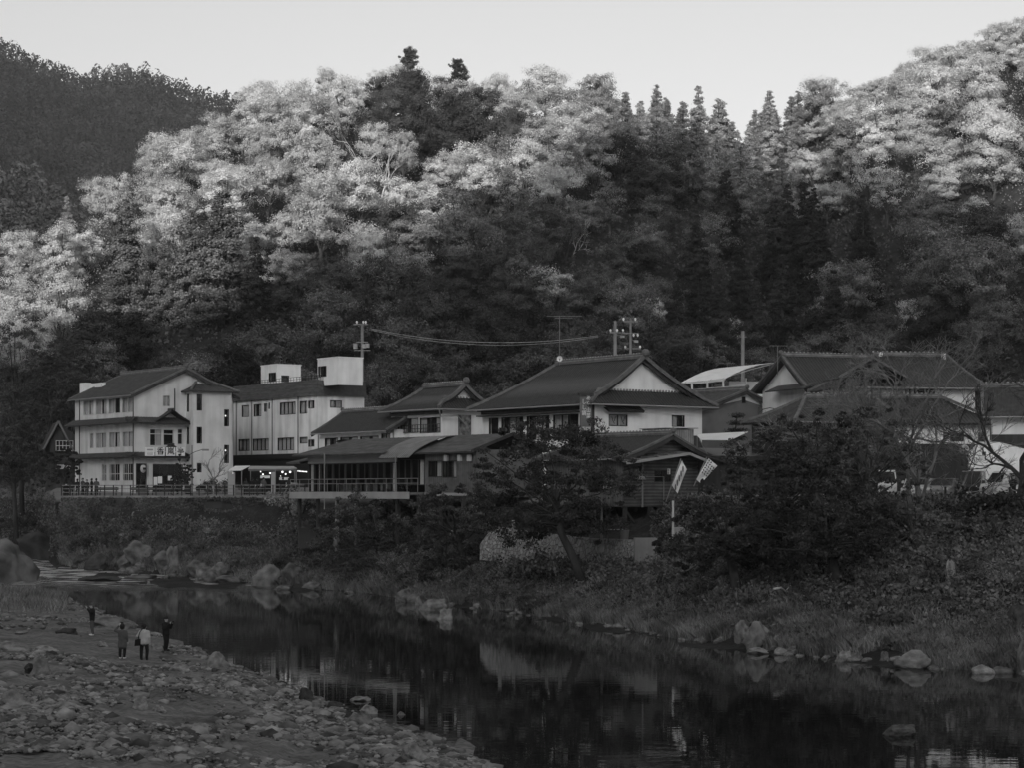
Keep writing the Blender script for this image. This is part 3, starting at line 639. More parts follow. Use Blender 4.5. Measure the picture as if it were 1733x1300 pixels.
# ---- the white concrete building ------------------------------------------------------------------
b = Bld('concrete_building', 'white flat roofed concrete building with dark sloping parapet and two rooftop stair boxes', 537, 222, 8.0, length=18.5)
L = 18.5; F0 = Face(b, 'f', 0); D = b.side(616.5, 670, L)[0]; S0 = Face(b, 's', L); C2 = lambda x, y: (360 + x / 4.814, 580 + y / 4.814)
zt = b.side(537, 668.3, L)[1]; zg = b.side(537, 767, L)[1]
R3 = [(238, 295, 510, 608, 'full', 1), (335, 395, 502, 603, 'right', 1), (420, 443, 495, 565, 'none', 1), (455, 466, 490, 542, 'none', 1), (548, 675, 485, 588, 'full', 4), (710, 770, 476, 580, 'wide', 1), (780, 828, 472, 538, 'left', 1),
      (212, 300, 788, 885, 'full', 3), (328, 455, 783, 882, 'full', 4), (530, 663, 775, 880, 'full', 4), (710, 772, 770, 823, 'full', 1), (780, 828, 790, 850, 'sides', 2)]
hs = []
for (x0, x1, y0, y1, c, n_) in R3:
    u0, v0 = C2(x0, y0); u1, v1 = C2(x1, y1); a = F0.px(u0, v0)[0], F0.px(u1, v1)[0]; um = (u0 + u1) / 2; hs.append((a[0], a[1], F0.px(um, v1)[1], F0.px(um, v0)[1]))
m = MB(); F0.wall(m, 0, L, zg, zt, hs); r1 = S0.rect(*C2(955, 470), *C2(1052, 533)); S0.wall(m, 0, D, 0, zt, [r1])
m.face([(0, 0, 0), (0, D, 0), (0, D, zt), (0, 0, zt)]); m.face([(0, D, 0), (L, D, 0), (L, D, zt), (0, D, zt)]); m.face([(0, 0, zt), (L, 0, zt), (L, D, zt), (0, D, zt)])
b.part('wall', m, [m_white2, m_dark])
for r, q in zip(hs, R3): F0.window(r, q[5], q[4])
S0.window(r1, 2, 'most')
m = MB()
for xx in (195, 320, 487, 697):
    a = F0.px(C2(xx, 600)[0], 700)[0]; F0.box(m, a - .09, a + .09, .003, .07, zg, zt - .05)
b.part('wall_rib', m, m_con)
m = MB(); F0.wall(m, 0, L, 0, zg, []); m.box(-.02, L, -.28, -.003, zg - .55, zg - .02); b.part('ground_floor', m, m_blackmetal)
zp = b.side(537, 643.4, L)[1]; m = MB(); o = .35; i_ = .05
m.hexa([(-.1, -o, zt - .1), (L + o, -o, zt - .1), (L + o, .6, zt - .1), (-.1, .6, zt - .1), (0, i_, zp), (L + .03, i_, zp), (L + .03, .6, zp), (0, .6, zp)])
pr = b.part('parapet', m, m_shingle)
m = MB(); m.hexa([(L - .6, .6, zt - .1), (L + o, .6, zt - .1), (L + o, D + .1, zt - .1), (L - .6, D + .1, zt - .1), (L - .6, .6, zp), (L + .03, .6, zp), (L + .03, D + .1, zp), (L - .6, D + .1, zp)]); b.part('side_parapet', m, m_tile)
m = MB()
for t in (.28, .55, .82): m.box(-.1, L + o, -o - .03 + (o + i_) * t, -o + .05 + (o + i_) * t, zt - .1 + (zp - zt + .1) * t, zt - .05 + (zp - zt + .1) * t)
m.box(-.12, L + .06, i_ - .04, i_ + .2, zp, zp + .08); b.part('seam', m, m_ridge, pr)
# roof boxes
def roofbox(uL, uC, uR, vC, y0, name='stair_box', win=None):
    xR, z1 = b.front(uC, vC, y0); x0 = b.front(uL, vC, y0)[0]; y1 = b.side(uR, vC, xR)[0]; SBx = Face(b, 's', xR); FB = Face(b, 'f', y0); m = MB()
    FB.wall(m, x0, xR, zp - .6, z1, [FB.rect(*w) for w in win.get('f', [])]); SBx.wall(m, y0, y1, zp - .6, z1, [SBx.rect(*w) for w in win.get('s', [])])
    m.face([(x0, y0, z1), (xR, y0, z1), (xR, y1, z1), (x0, y1, z1)]); m.face([(x0, y1, zp), (xR, y1, zp), (xR, y1, z1), (x0, y1, z1)]); m.face([(x0, y0, zp), (x0, y1, zp), (x0, y1, z1), (x0, y0, z1)])
    o = b.part(name, m, [m_white, m_dark])
    for w in win.get('f', []): FB.window(FB.rect(*w), 2, 'none')
    for w in win.get('s', []): SBx.window(SBx.rect(*w), 1, 'none')
    m = MB(); m.box(x0 - .06, xR + .06, y0 - .06, y1 + .06, z1 + .003, z1 + .12); b.part('coping', m, m_white, o)
roofbox(537.5, 572.5, 614, 605, .75, win={'f': [(539, 620, 552.5, 637)], 's': []})
roofbox(441.5, 469, 509, 617.5, .8, win={'f': [(455, 631, 467, 645)], 's': [(476, 635, 489, 647)]})
m = MB()
x0, x1 = b.front(420, 640)[0], b.front(538, 640)[0]
for k in range(25): x = x0 + (x1 - x0) * k / 24; m.tube([(x, .35, zp), (x, .35, zp + .55)], .025, 4)
for zz in (.3, .55): m.tube([(x0, .35, zp + zz), (x1, .35, zp + zz)], .025, 4)
for k in range(10): y = .5 + 2.2 * k / 9; m.tube([(L - .1, y, zp), (L - .1, y, zp + .6)], .025, 4)
m.tube([(L - .1, .5, zp + .6), (L - .1, 2.7, zp + .6)], .03, 4); b.part('roof_railing', m, m_blackmetal)

# ---- small tiled annex between the concrete building and the middle house ------------------------------------------------------------------
b = Bld('annex_house', 'low white annex with a dark tiled roof beside the concrete building', 541, 214, 8.0, cat='house')
L = 13.2; F0 = Face(b, 'f', 0); ze = b.front(541, 727)[1]; yr = 3.0; zr = b.front(585, 698, yr)[1]
C2 = lambda x, y: (360 + x / 4.814, 580 + y / 4.814)
hs = [F0.rect(*C2(915, 780), *C2(1020, 880)), F0.rect(*C2(1040, 772), *C2(1183, 850)), F0.rect(*C2(1203, 765), *C2(1352, 830)), F0.rect(*C2(1375, 742), *C2(1445, 800))]
m = MB(); F0.wall(m, 0, L, 0, ze - .3, hs); m.box(.02, L, .5, 6, 0, ze - .3); m.face([(0, 0, 0), (0, 6, 0), (0, 6, ze - .3), (0, yr, zr - .4), (0, 0, ze - .3)]); b.part('wall', m, [m_white, m_dark])
for r, c in zip(hs, ('sides', 'wide', 'wide', 'full')): F0.window(r, 2, c)
gable_roof(b, 0, L, 0, 6, ze, zr, ov=.55, yo=.7, yr=yr)
m = MB(); m.tube([(-.1, -.1, ze - .4), (-.1, -.1, .2)], .05, 5); b.part('drain_pipe', m, m_pipe)

# ---- middle house with the gabled end ------------------------------------------------------------------
b = Bld('middle_house', 'white two storey house with hipped tile roof and a mottled panel on its end wall', 747, 199, 8.0, length=8.8, cat='house')
L = 8.8; F0 = Face(b, 'f', 0); S0 = Face(b, 's', L); ze = b.front(700, 694)[1]; D = S0.px(820, 700)[0]; C3 = lambda x, y: (640 + x / 4.814, 580 + y / 4.814)
hs = [F0.rect(*C3(160, 622), *C3(328, 735)), F0.rect(*C3(340, 615), *C3(508, 735))]
m = MB(); F0.wall(m, 0, L, 0, ze, hs); S0.wall(m, 0, D, 0, ze, []); m.face([(0, 0, 0), (0, D, 0), (0, D, ze), (0, 0, ze)]); m.face([(0, D, 0), (L, D, 0), (L, D, ze), (0, D, ze)]); b.part('wall', m, [m_white, m_dark])
for r, c in zip(hs, ('wide', 'sides')): F0.window(r, 2, c, fm=m_wood)
m = MB(); r = (hs[0][0] - .1, hs[1][1] + .1, hs[0][2], hs[0][2] + .75); 
for zz in (.02, .34, .7): F0.box(m, r[0], r[1], .1, .16, r[2] + zz, r[2] + zz + .05)
k = 16
for i in range(k + 1): a = r[0] + (r[1] - r[0]) * i / k; F0.box(m, a - .02, a + .02, .1, .15, r[2], r[2] + .72)
b.part('balustrade', m, m_wood)
r = S0.rect(*C3(650, 590), *C3(755, 785)); m = MB(); S0.box(m, r[0], r[1], .01, .06, r[2], r[3]); b.part('mottled_panel', m, m_pattern)
yp, zp_ = S0.px(788, 653); yp = max(yp, 2.2)
def irimoya(b, L, D, ze, zr, yr, ov, yo, gin, zg_, hipL, fascia=True, gmat=None):
    """Hip-and-gable roof: hipped on the left, on the right a plaster gable standing on a tiled skirt."""
    X0, X1 = -ov, L + ov; m = MB(); zf = ze; Xg = L - gin        # gable plane
    tf = (zg_ - zf) / (zr - zf); 
    def plane(ys, sgn):
        ye = -yo if sgn > 0 else D + yo; run = yr - ye; mm = []
        a, c = ((X0, ye, zf), (X1, ye, zf))
        roof_plane(m, *( (a, c) if sgn > 0 else (c, a)), (0, run, zr - zf), *((hipL, 0) if sgn > 0 else (0, hipL)), sag=.22, rows=8)
    # main slopes reach the gable plane; the strip beyond it belongs to the skirt
    X1 = Xg + .75; plane(0, 1); plane(0, -1)
    if hipL: roof_plane(m, (X0, D + yo, zf), (X0, -yo, zf), (hipL, 0, zr - zf), D + yo - yr, yr + yo, sag=.22)
    XE = L + ov; run = XE - Xg
    roof_plane(m, (XE, -yo, zf), (XE, D + yo, zf), (-run, 0, zg_ - zf), run * 1.0, run * 1.0, sag=.05, rows=4)
    # corner pieces of the long slopes out to the skirt's hip
    h = tf
    for ye, s in ((-yo, 1), (D + yo, -1)):
        rn = (yr - ye) * h; m.face([(X1, ye, zf), (XE, ye, zf), (Xg, ye + rn, zg_ - .05), (X1 - .74, ye + rn, zg_ - .05)]); m.face([(X1, ye, zf - .14), (XE, ye, zf - .14), (XE, ye, zf + .03), (X1, ye, zf + .03)])
    rf = b.part('roof', m, m_tile)
    g = MB(); y0g = -yo + (yr + yo) * tf + .15; y1g = D + yo - (D + yo - yr) * tf - .15
    g.face([(Xg + .05, y0g, zg_ - .02), (Xg + .05, y1g, zg_ - .02), (Xg + .05, yr, zr - .32)]); b.part('gable_wall', g, gmat or m_white, rf)
    c = MB(); ridge_line(c, (X0 + hipL, yr, zr + .16), (Xg + .8, yr, zr + .16), .4, .42, dots=True)
    def hip(p, q, w=.28, h_=.24, sg=.22):
        p, q = Vector(p), Vector(q); pts = [p.lerp(q, t) - Vector((0, 0, sg * 4 * t * (1 - t))) for t in (0, .2, .4, .6, .8, 1)]
        for i in range(5): c.bar(pts[i], pts[i + 1], w, h_)
    if hipL: hip((X0, -yo, zf + .1), (X0 + hipL, yr, zr + .08)); hip((X0, D + yo, zf + .1), (X0 + hipL, yr, zr + .08))
    for ye in (-yo, D + yo):
        hip((Xg + .62, ye + (yr - ye) * (tf * .55), zf + (zr - zf) * tf * .55 + .1), (Xg + .62, yr, zr + .12), .34, .3)
        hip((XE, ye, zf + .1), (Xg + .2, ye + (yr - ye) * tf, zg_ + .08), .28, .24, .03)
    c.ball((Xg + .85, yr, zr + .42), .34, 8, 6)
    c.m = 1; k = int((y1g - y0g) / .32)
    for i in range(k): c.ball((Xg + .16, y0g + (y1g - y0g) * (i + .5) / k, zg_ + .06), .1, 6, 4)
    b.part('ridge_cap', c, [m_ridge, m_mortar], rf)
    g = MB()
    for ye in (-yo, D + yo):
        a = Vector((Xg + .5, ye + (yr - ye) * (tf * .7), zf + (zr - zf) * tf * .7 - .18)); q = Vector((Xg + .5, yr, zr - .12)); pts = [a.lerp(q, t) - Vector((0, 0, .2 * 4 * t * (1 - t))) for t in (0, .25, .5, .75, 1)]
        for i in range(4): g.bar(pts[i], pts[i + 1], .1, .42)
    b.part('bargeboard', g, m_wood, rf)
    g = MB(); g.tube([(X0, -yo - .08, zf - .12), (XE, -yo - .08, zf - .12)], .07, 6); g.tube([(XE + .08, -yo, zf - .12), (XE + .08, D + yo, zf - .12)], .07, 6); b.part('gutter', g, m_gutter, rf)
    return rf
zr = b.side(788, 652, L)[1]
irimoya(b, L, D, ze, zr, D / 2, .9, .9, .3, ze + (zr - ze) * .45, 3.0)
m = MB(); m.box(.3, L + .3, -.35, -.1, ze - .55, ze - .2); b.part('eave_beam', m, m_wood)
m = MB(); a = b.front(735, 690, -.9); m.tube([(L + .95, -.9, ze - .15), (L + .6, -.5, ze - .8), (L + .6, 1.4, ze - .7), (L + .15, 2.6, ze - 1.5)], .07, 6); b.part('drain_pipe', m, m_gutter)

# ---- the large restaurant house ------------------------------------------------------------------
b = Bld('restaurant_house', 'large white restaurant house with big hip and gable tile roof and hanging vertical sign', 1004, 178, 8.0, length=16.3, cat='restaurant')
L = 16.3; F0 = Face(b, 'f', 0); S0 = Face(b, 's', L); ze = b.side(1004, 683, L)[1]; D = S0.px(1188, 700)[0]; yr = 5.2; zr = b.side(1082, 607, L + .6)[1]; zr = b.ray(1080, 606, b.e2, yr).z
C3 = lambda x, y: (640 + x / 4.814, 580 + y / 4.814); C4 = lambda x, y: (940 + x / 4.814, 580 + y / 4.814)
zwin = F0.px(930, 703)[1]; zbot = zwin - 2.1
hs = [(F0.px(C3(x0, 0)[0], 700)[0], F0.px(C3(x1, 0)[0], 700)[0], zbot - (1.0 if k == 0 else 0), zwin) for k, (x0, x1) in enumerate(((903, 980), (1005, 1183), (1212, 1395), (1427, 1632)))]
sh = [S0.rect(*C4(434, 585), *C4(586, 685)), S0.rect(*C4(948, 592), *C4(1051, 690))]
m = MB(); F0.wall(m, 0, L, 0, ze, hs); S0.wall(m, 0, D, 0, ze, sh); m.face([(0, 0, 0), (0, D, 0), (0, D, ze), (0, 0, ze)]); m.face([(0, D, 0), (L, D, 0), (L, D, ze), (0, D, ze)]); b.part('wall', m, [m_white, m_dark])
F0.window(hs[0], 1, 'none', name='door', fm=m_wood)
for r, c in zip(hs[1:], ('mid', 'mid', 'left')): F0.window(r, 3, c, fm=m_wood)
w = S0.window(sh[0], 2, 'full'); S0.window(sh[1], 2, 'left')
m = MB(); r = sh[0]; cx = (r[0] + r[1]) / 2
for s, (p, q) in ((-1, (.25, .18)), (1, (.3, .2))):         # calligraphic strokes painted on the two shutters
    x = cx + s * (r[1] - r[0]) * .25; zc = (r[2] + r[3]) / 2
    for (a, c_) in (((-.4, -.42), (.38, -.46)), ((-.25, .3), (-.1, -.05)), ((.25, .32), (.08, -.08)), ((-.12, -.05), (.12, -.3))): m.bar((L + .035, x + a[0] * .8, zc + a[1]), (L + .035, x + c_[0] * .8, zc + c_[1]), .02, .05)
b.part('brush_painting', m, m_ink, w)
q0 = S0.rect(1021, 688, 1081, 697); pent(b, q0[0], q0[1], L, L + .8, q0[3] + .1, q0[2], m_tile, 'window_hood', 's')
irimoya(b, L, D, ze, zr, yr, 1.0, 1.0, .35, S0.px(1080, 662)[1], 5.2)
m = MB(); m.box(.2, L - .2, -.3, -.05, ze - .5, ze - .15); m.box(.2, L - .3, -.75, -.5, ze - .25, ze - .05); m.box(.3, L - 1.6, -.9, -.02, zwin + .1, zwin + .22); b.part('eave_beam', m, m_wood)
m = MB(); x0, x1 = hs[0][0] - 1.1, hs[0][1] + .25
for k in range(13): x = x0 + (x1 - x0) * k / 12; m.box(x - .02, x + .02, -.5, -.46, zbot - 1.0, zbot - .1)
m.box(x0, x1, -.52, -.44, zbot - .1, zbot); b.part('balustrade', m, m_greyl)
m = MB(); m.box(L + .02, L + .2, -.28, -.02, 2, ze - .1); b.part('corner_post', m, m_wood)
SV = Face(b, 's', L + .55); r = SV.rect(982.5, 670, 1001.5, 723); m = MB(); SV.box(m, r[0], r[1], -.12, 0, r[2], r[3]); sg = b.part('vertical_sign', m, m_grey)
m = MB(); SV.box(m, r[0] - .15, r[1] + .15, -.2, .12, r[3], r[3] + .22); b.part('sign_hood', m, m_tile, sg)
wd = r[1] - r[0]; hh = r[3] - r[2]
for (txt, fx, z0) in (('ししし'[:2] + '鍋', .3, .8), ('あゆ山菜', .7, .93)):
    for k, ch in enumerate(txt):
        zz = r[2] + hh * (z0 - .185 * k - (.035 if (len(txt) == 4 and k > 1) else 0)); mtx = Matrix.Translation((L + .56, r[0] + wd * fx, zz)) @ Matrix.Rotation(R(90), 4, 'Z') @ Matrix.Rotation(R(90), 4, 'X')
        text_mesh(ch, .46, .01, m_tarp, sg, mtx)

# ---- glazed dining pavilion on posts over the bank ------------------------------------------------------------------
b = Bld('dining_pavilion', 'long low riverside dining pavilion with dark glazing standing on posts over the bank', 519, 192, 7.95, cat='restaurant')
L = b.front(806, 800)[0]; F0 = Face(b, 'f', 0); C7 = lambda x, y: (500 + x / 4.3325, 720 + y / 4.3325)
xa = b.front(672, 800)[0]; xb = b.front(719, 800)[0]; zE = b.front(640, 766)[1]; zR = zE + 1.35; DP = 6.5
m = MB(); m.box(0, L, 0, DP, .02, .3); m.box(-.4, xb, -1.5, 0, .1, .3); b.part('deck', m, m_con)
m = MB(); m.box(-.42, xb, -1.56, -1.5, -.25, .34); m.box(xb, L + .02, -.06, -.003, -.1, .25); b.part('deck_fascia', m, m_greyl)
zs = b.front(600, 784)[1]; zt = b.front(600, 775.5)[1]
m = MB(); m.box(.2, xa, .0, .12, zs, zE - .1); b.part('soffit_band', m, m_greyl)
F1 = Face(b, 'f', .06); m = MB(); m.box(xa, xa + .1, 0, DP, .3, zE); m.box(0, xb, DP - .1, DP, .3, zE); m.box(0, .1, .2, DP - .1, .3, zE - .1); b.part('wall', m, m_dark)
for k in range(7):
    x0 = .25 + (xa - .25) * k / 7; x1 = .25 + (xa - .25) * (k + 1) / 7 - .1; F1.window((x0, x1, .32, zs - .02), 2, 'sides' if k in (0,) else ('right' if k == 6 else 'none'), .45, m_wood)
for k in range(2):
    x0 = xa + .1 + (xb - xa - .2) * k / 2; F1.window((x0, x0 + (xb - xa - .3) / 2, .9, zs + .2), 2, 'none' if k == 0 else 'right', 0, m_wood)
m = MB(); hs = [F0.rect(725, 780.5, 748, 808), F0.rect(749, 780.5, 773.5, 809)]; F0.wall(m, xb, L, -.1, zE, hs)
m.box(L - .15, L, .01, DP, -.1, zE); m.box(xb, xb + .1, .35, DP, -.1, zE); b.part('end_wall', m, [m_panel, m_dark])
F0.window(hs[0], 2, 'right', fm=m_frame); F0.window(hs[1], 3, 'right', fm=m_frame)
for (x0, x1, zz, yo, mt) in ((-.6, xa - .2, zE, 1.2, m_shingle), (xb - 1.3, L + .35, zE - .05, .7, m_shingle)):
    q = MB(); roof_plane(q, (x0, -yo, zz - .1), (x1, -yo, zz - .1), (0, 3.4 + yo, zR - zz + .1), hl=2.8 if x0 < 0 else 0, tile=.8, amp=.012, rows=6, sag=0); roof_plane(q, (x1, DP + .5, zz), (x0, DP + .5, zz), (0, 3.4 - DP - .5, zR - zz), tile=.8, amp=.012, rows=3, sag=0); rr = b.part('roof', q, mt)
q = MB(); x0, x1 = xa - .6, xb - .2; pr = None
for k in range(9):
    t = k / 8; y = -1.5 + 5 * t; z = zE - .55 + 1.9 * math.sin(t * math.pi / 2) ** .8
    if pr: q.sheet([(x0, pr[0], pr[1]), (x1, pr[0], pr[1]), (x1, y, z), (x0, y, z)], .05)
    pr = (y, z)
b.part('curved_roof', q, m_corr)
q = MB(); roof_plane(q, (-2.2, -.9, zE - .75), (.3, -.9, zE - .75), (0, 2.5, .5), tile=.4, amp=.02, rows=3, sag=0); b.part('porch_roof', q, m_shingle)
q = MB(); q.bar((L + .36, -.7, zE - .15), (L + .36, 3.4, zR - .05), .08, .24); q.bar((L + .36, 3.4, zR - .05), (L + .36, DP + .4, zE - .1), .08, .24); b.part('bargeboard', q, m_wood)
for uu in (754, 777, 793):
    x, z = b.front(uu, 775.5, -.25); q = MB(); q.box(x - .2, x + .2, -.3, -.08, z - .26, z + .26); w = b.part('wall_lantern', q, m_shoji)
    q = MB(); q.box(x - .24, x + .24, -.33, -.05, z + .26, z + .32); b.part('lantern_cap', q, m_wood, w)
q = MB(); x1 = xb + 1.2
for zz in (1.15, .75): q.tube([(-.4, -1.45, .3 + zz), (x1, -1.45, .3 + zz)], .03, 5)
for k in range(14): x = -.35 + (x1 + .3) * k / 13; q.tube([(x, -1.45, .3), (x, -1.45, 1.45)], .025, 5)
x = b.front(550, 800, -1.45)[0]; q.tube([(x, -1.5, -1.2), (x, -1.5, zE)], .06, 6); x = b.front(670, 800, -1.45)[0]; q.tube([(x, -1.5, .3), (x, -1.5, zE - .3)], .05, 6)
b.part('railing', q, m_steel)
for k in range(9):
    x = .3 + (L - .8) * k / 8
    for y in (-.9, 3):
        q = MB(); q.box(x - .13, x + .13, y - .13, y + .13, -6, .02); b.part('post', q, m_con if k in (2, 3) else m_wood)
q = MB(); q.box(0, L, -.2, 0, -.3, .02); q.bar((L - 3, -.2, -1.6), (L - .6, -.2, -.3), .12, .14); b.part('floor_beam', q, m_wood)
for k, x in enumerate((3.2, 5.2, 8.0, 10.4)):          # low tables and seats behind the glass
    q = MB(); q.box(x, x + 1.3, 1.2, 2, 1.0, 1.06); q.box(x + .1, x + .2, 1.3, 1.9, .3, 1.0); q.box(x + 1.1, x + 1.2, 1.3, 1.9, .3, 1.0); b.part('dining_table', q, m_greyl)

# ---- wooden stall house on stilts ------------------------------------------------------------------
b = Bld('stilt_house', 'dark plank walled house on stilts with tiled gable and corrugated porch roof', 1055, 155, 7.2, length=9.5, cat='house')
L = 9.5; F0 = Face(b, 'f', 0); S0 = Face(b, 's', L); D = S0.px(1194, 800)[0]; ze = S0.px(1055, 778)[1]; yr, zr = S0.px(1129, 736); C8 = lambda x, y: (880 + x / 4.3325, 720 + y / 4.3325)
sh = [S0.rect(*C8(785, 300), *C8(890, 405)), S0.rect(*C8(985, 330), *C8(1110, 420))]
m = MB(); S0.wall(m, 0, D, 0, ze, sh); m.face([(L, 0, ze), (L, D, ze), (L, yr, zr - .2)]); b.part('wall', m, [m_plank, m_dark])
for r in sh: S0.window(r, 2, 'none', fm=m_wood)
m = MB(); r = F0.rect(997, 806, 1036, 830); F0.wall(m, 0, L, 0, ze, [r]); m.box(0, .1, .01, D, 0, ze); m.box(0, L, D - .1, D, 0, ze); m.box(.1, L - .01, .35, D - .1, -.02, .12); b.part('side_wall', m, [m_panel, m_dark]); F0.window(r, 2, 'right', fm=m_wood)
gable_roof(b, 0, L, 0, D, ze + .35, zr, ov=.7, yo=.7, yr=yr, sag=.1)
# corrugated porch roof hung on the gable end
q = MB(); yp = S0.px(1145, 770)[0]; zp_ = b.side(1146, 766, L + 1.2)[1]; za = b.side(1053, 782, L + 1.2)[1]
q.sheet([(L + 1.5, -.9, za), (L + 1.5, yp, zp_), (L - .1, yp, zp_ + .12), (L - .1, -.9, za + .12)], .06); q.m = 1
q.sheet([(L + 1.5, yp, zp_), (L + 1.5, D + .7, za - .35), (L - .1, D + .7, za - .2), (L - .1, yp, zp_ + .12)], .06); q.m = 2
for k in range(6): y = -.7 + (yp + .6) * k / 6; q.bar((L - .1, y, za + .2 + (zp_ - za) * (y + .9) / (yp + .9)), (L + 1.5, y, za + .06 + (zp_ - za) * (y + .9) / (yp + .9)), .22, .06)
b.part('porch_roof', q, [m_grey, m_tile, m_corr])
q = MB(); q.bar((L + 1.5, -.9, za - .1), (L + 1.5, yp, zp_ - .1), .08, .2); q.bar((L + 1.5, yp, zp_ - .1), (L + 1.5, D + .7, za - .45), .08, .2); b.part('bargeboard', q, m_greyl)
q = MB()
for k in range(9): zz = .15 + .27 * k; q.box(L + .02, L + .07, .05, S0.px(1085, 800)[0], zz, zz + .2)
b.part('cladding_board', q, m_plank)
q = MB(); y = S0.px(1086, 800)[0]; q.box(L + .02, L + .12, y - .06, y + .06, -.05, ze); q.tube([(L + .12, y + .3, 2.2), (L + .12, y + 2.0, 2.2), (L + .12, y + 2.0, -.6), (L + .12, y + 3.0, -.6), (L + .12, y + 3.0, .8)], .035, 5); b.part('drain_pipe', q, m_steel)
for (x, y) in ((.4, .3), (3.5, .3), (6.5, .3), (L - .2, .3), (L - .2, 2.6), (L - .2, 5.2), (L - .2, D - .2), (4, D - .3), (6.5, 3.5)):
    q = MB(); q.box(x - .12, x + .12, y - .12, y + .12, -3.8, -.02); b.part('stilt', q, m_wood)
q = MB(); q.bar((L - .2, .3, -.2), (L - .2, 2.4, -2.6), .14, .14); q.bar((L - .2, 2.6, -.1), (L - .2, 3.6, -2.6), .14, .14); b.part('brace', q, m_wood)
# white paper menu slip on the wall
for (x0, y0, x1, y1) in ((1078, 320, 1100, 362),):
    r = S0.rect(*C8(x0, y0), *C8(x1, y1)); q = MB(); S0.box(q, r[0], r[1], .03, .04, r[2], r[3]); nt_ = b.part('notice_board', q, m_tarp); cy, cz = (r[0] + r[1]) / 2, (r[2] + r[3]) / 2
    for k in (-1, 1): 
        q = MB(); [S0.box(q, r[0] + .04 + .08 * i, r[0] + .08 + .08 * i, .04, .045, cz + k * .1 - .09, cz + k * .1 + .08) for i in range(int((r[1] - r[0] - .05) / .08))]; b.part('small_print', q, m_ink, nt_)
for (x, y0, y1) in ((L + .4, S0.px(1070, 815)[0], S0.px(1086, 815)[0]),):
    q = MB(); z = S0.px(1075, 811)[1]; q.box(L + .05, L + .5, y0, y1, z - .05, z); [q.ball((L + .3, y0 + (y1 - y0) * (i + .5) / 5, z + .1), .13, 7, 5) for i in range(5)]; b.part('shelf', q, m_greyl)

# ---- pale board box behind the stilt house
b = Bld('board_shed', 'pale vertical board shed standing behind the stilt house roof', 1172, 166, 8, length=3, cat='shed')
S0 = Face(b, 's', 3); y1 = S0.px(1174, 740)[0]; z1 = S0.px(1172, 727)[1]; y0 = S0.px(1128, 740)[0]
m = MB(); m.box(0, 3, y0, y1, 0, z1); b.part('wall', m, m_ply); m = MB(); m.sheet([(-.1, y0 - .2, z1 + .06), (3.2, y0 - .2, z1 + .06), (3.2, y1 + .3, z1 + .1), (-.1, y1 + .3, z1 + .1)], .05); b.part('roof', m, m_con)
m = MB(); m.hexa([(3.02, y1 + .02, 0), (3.02, y1 + 2.6, 0), (.5, y1 + 2.6, 0), (.5, y1 + .02, 0), (3.02, y1 + .02, z1 - .5), (3.02, y1 + .5, z1 - .5), (.5, y1 + .5, z1 - .5), (.5, y1 + .02, z1 - .5)]); b.part('lean_to', m, m_tile2)

# ---- grey gabled store behind the restaurant
b = Bld('grey_store', 'grey gabled store with pale gable strip between the restaurant and the white house', 1187, 191, 8, length=8, cat='building')
L = 8; S0 = Face(b, 's', L); D = S0.px(1316, 700)[0]; ze = S0.px(1187, 690)[1]; yr, zr = S0.px(1258, 661); zm0 = S0.px(1187, 692)[1]; zm1 = S0.px(1258, 677)[1]
m = MB(); m.face([(L, 0, 0), (L, D, 0), (L, D, zm0), (L, yr, zm1), (L, 0, zm0)]); m.box(0, L - .02, .02, D, 0, ze - .2); b.part('wall', m, m_grey)
m = MB(); m.face([(L + .03, .1, zm0), (L + .03, yr, zm1), (L + .03, D - .1, zm0), (L + .03, D - .1, ze), (L + .03, yr, zr - .15), (L + .03, .1, ze)]); m.m = 1; m.box(L + .03, L + .08, yr - .2, yr + .2, zr - 1.15, zr - .6); b.part('gable_strip', m, [m_white, m_dark])
gable_roof(b, 0, L, 0, D, ze, zr, ov=.5, yo=.6, mat=m_tile2, dots=False, yr=yr, sag=0, tile=.45)

# ---- white house on the right with the plain gable
b = Bld('white_house', 'plain white walled house with steep dark gable roof, television mast on its gable', 1371, 186, 8, e1=(math.cos(R(20)), math.sin(R(20)), 0), cat='house')
SL = Face(b, 's', 0); D = 9.2; ze = b.front(1390, 648)[1]; zr = b.ray(1334, 601, b.e1, -.4).z; L = 8.5; yr = b.side(1335, 640, 0)[0]
m = MB(); m.face([(0, 0, 0), (0, D, 0), (0, D, ze - .3), (0, yr, zr - .3), (0, 0, ze - .3)]); F0 = Face(b, 'f', 0); F0.wall(m, 0, L, 0, ze - .32, []); m.face([(L, 0, 0), (L, D, 0), (L, D, ze - .3), (L, yr, zr - .3), (L, 0, ze - .3)]); b.part('wall', m, [m_white, m_dark])
gable_roof(b, 0, L, 0, D, ze, zr, ov=.8, yo=.9, yr=yr, sag=.1)
a = b.side(1383, 652, 0); c = b.side(1317, 652, 0); m = MB(); m.sheet([(-1.3, a[0], a[1] - .35), (-1.3, c[0], a[1] - .35), (0, c[0], a[1] + .2), (0, a[0], a[1] + .2)], .1); b.part('side_canopy', m, m_tile2)
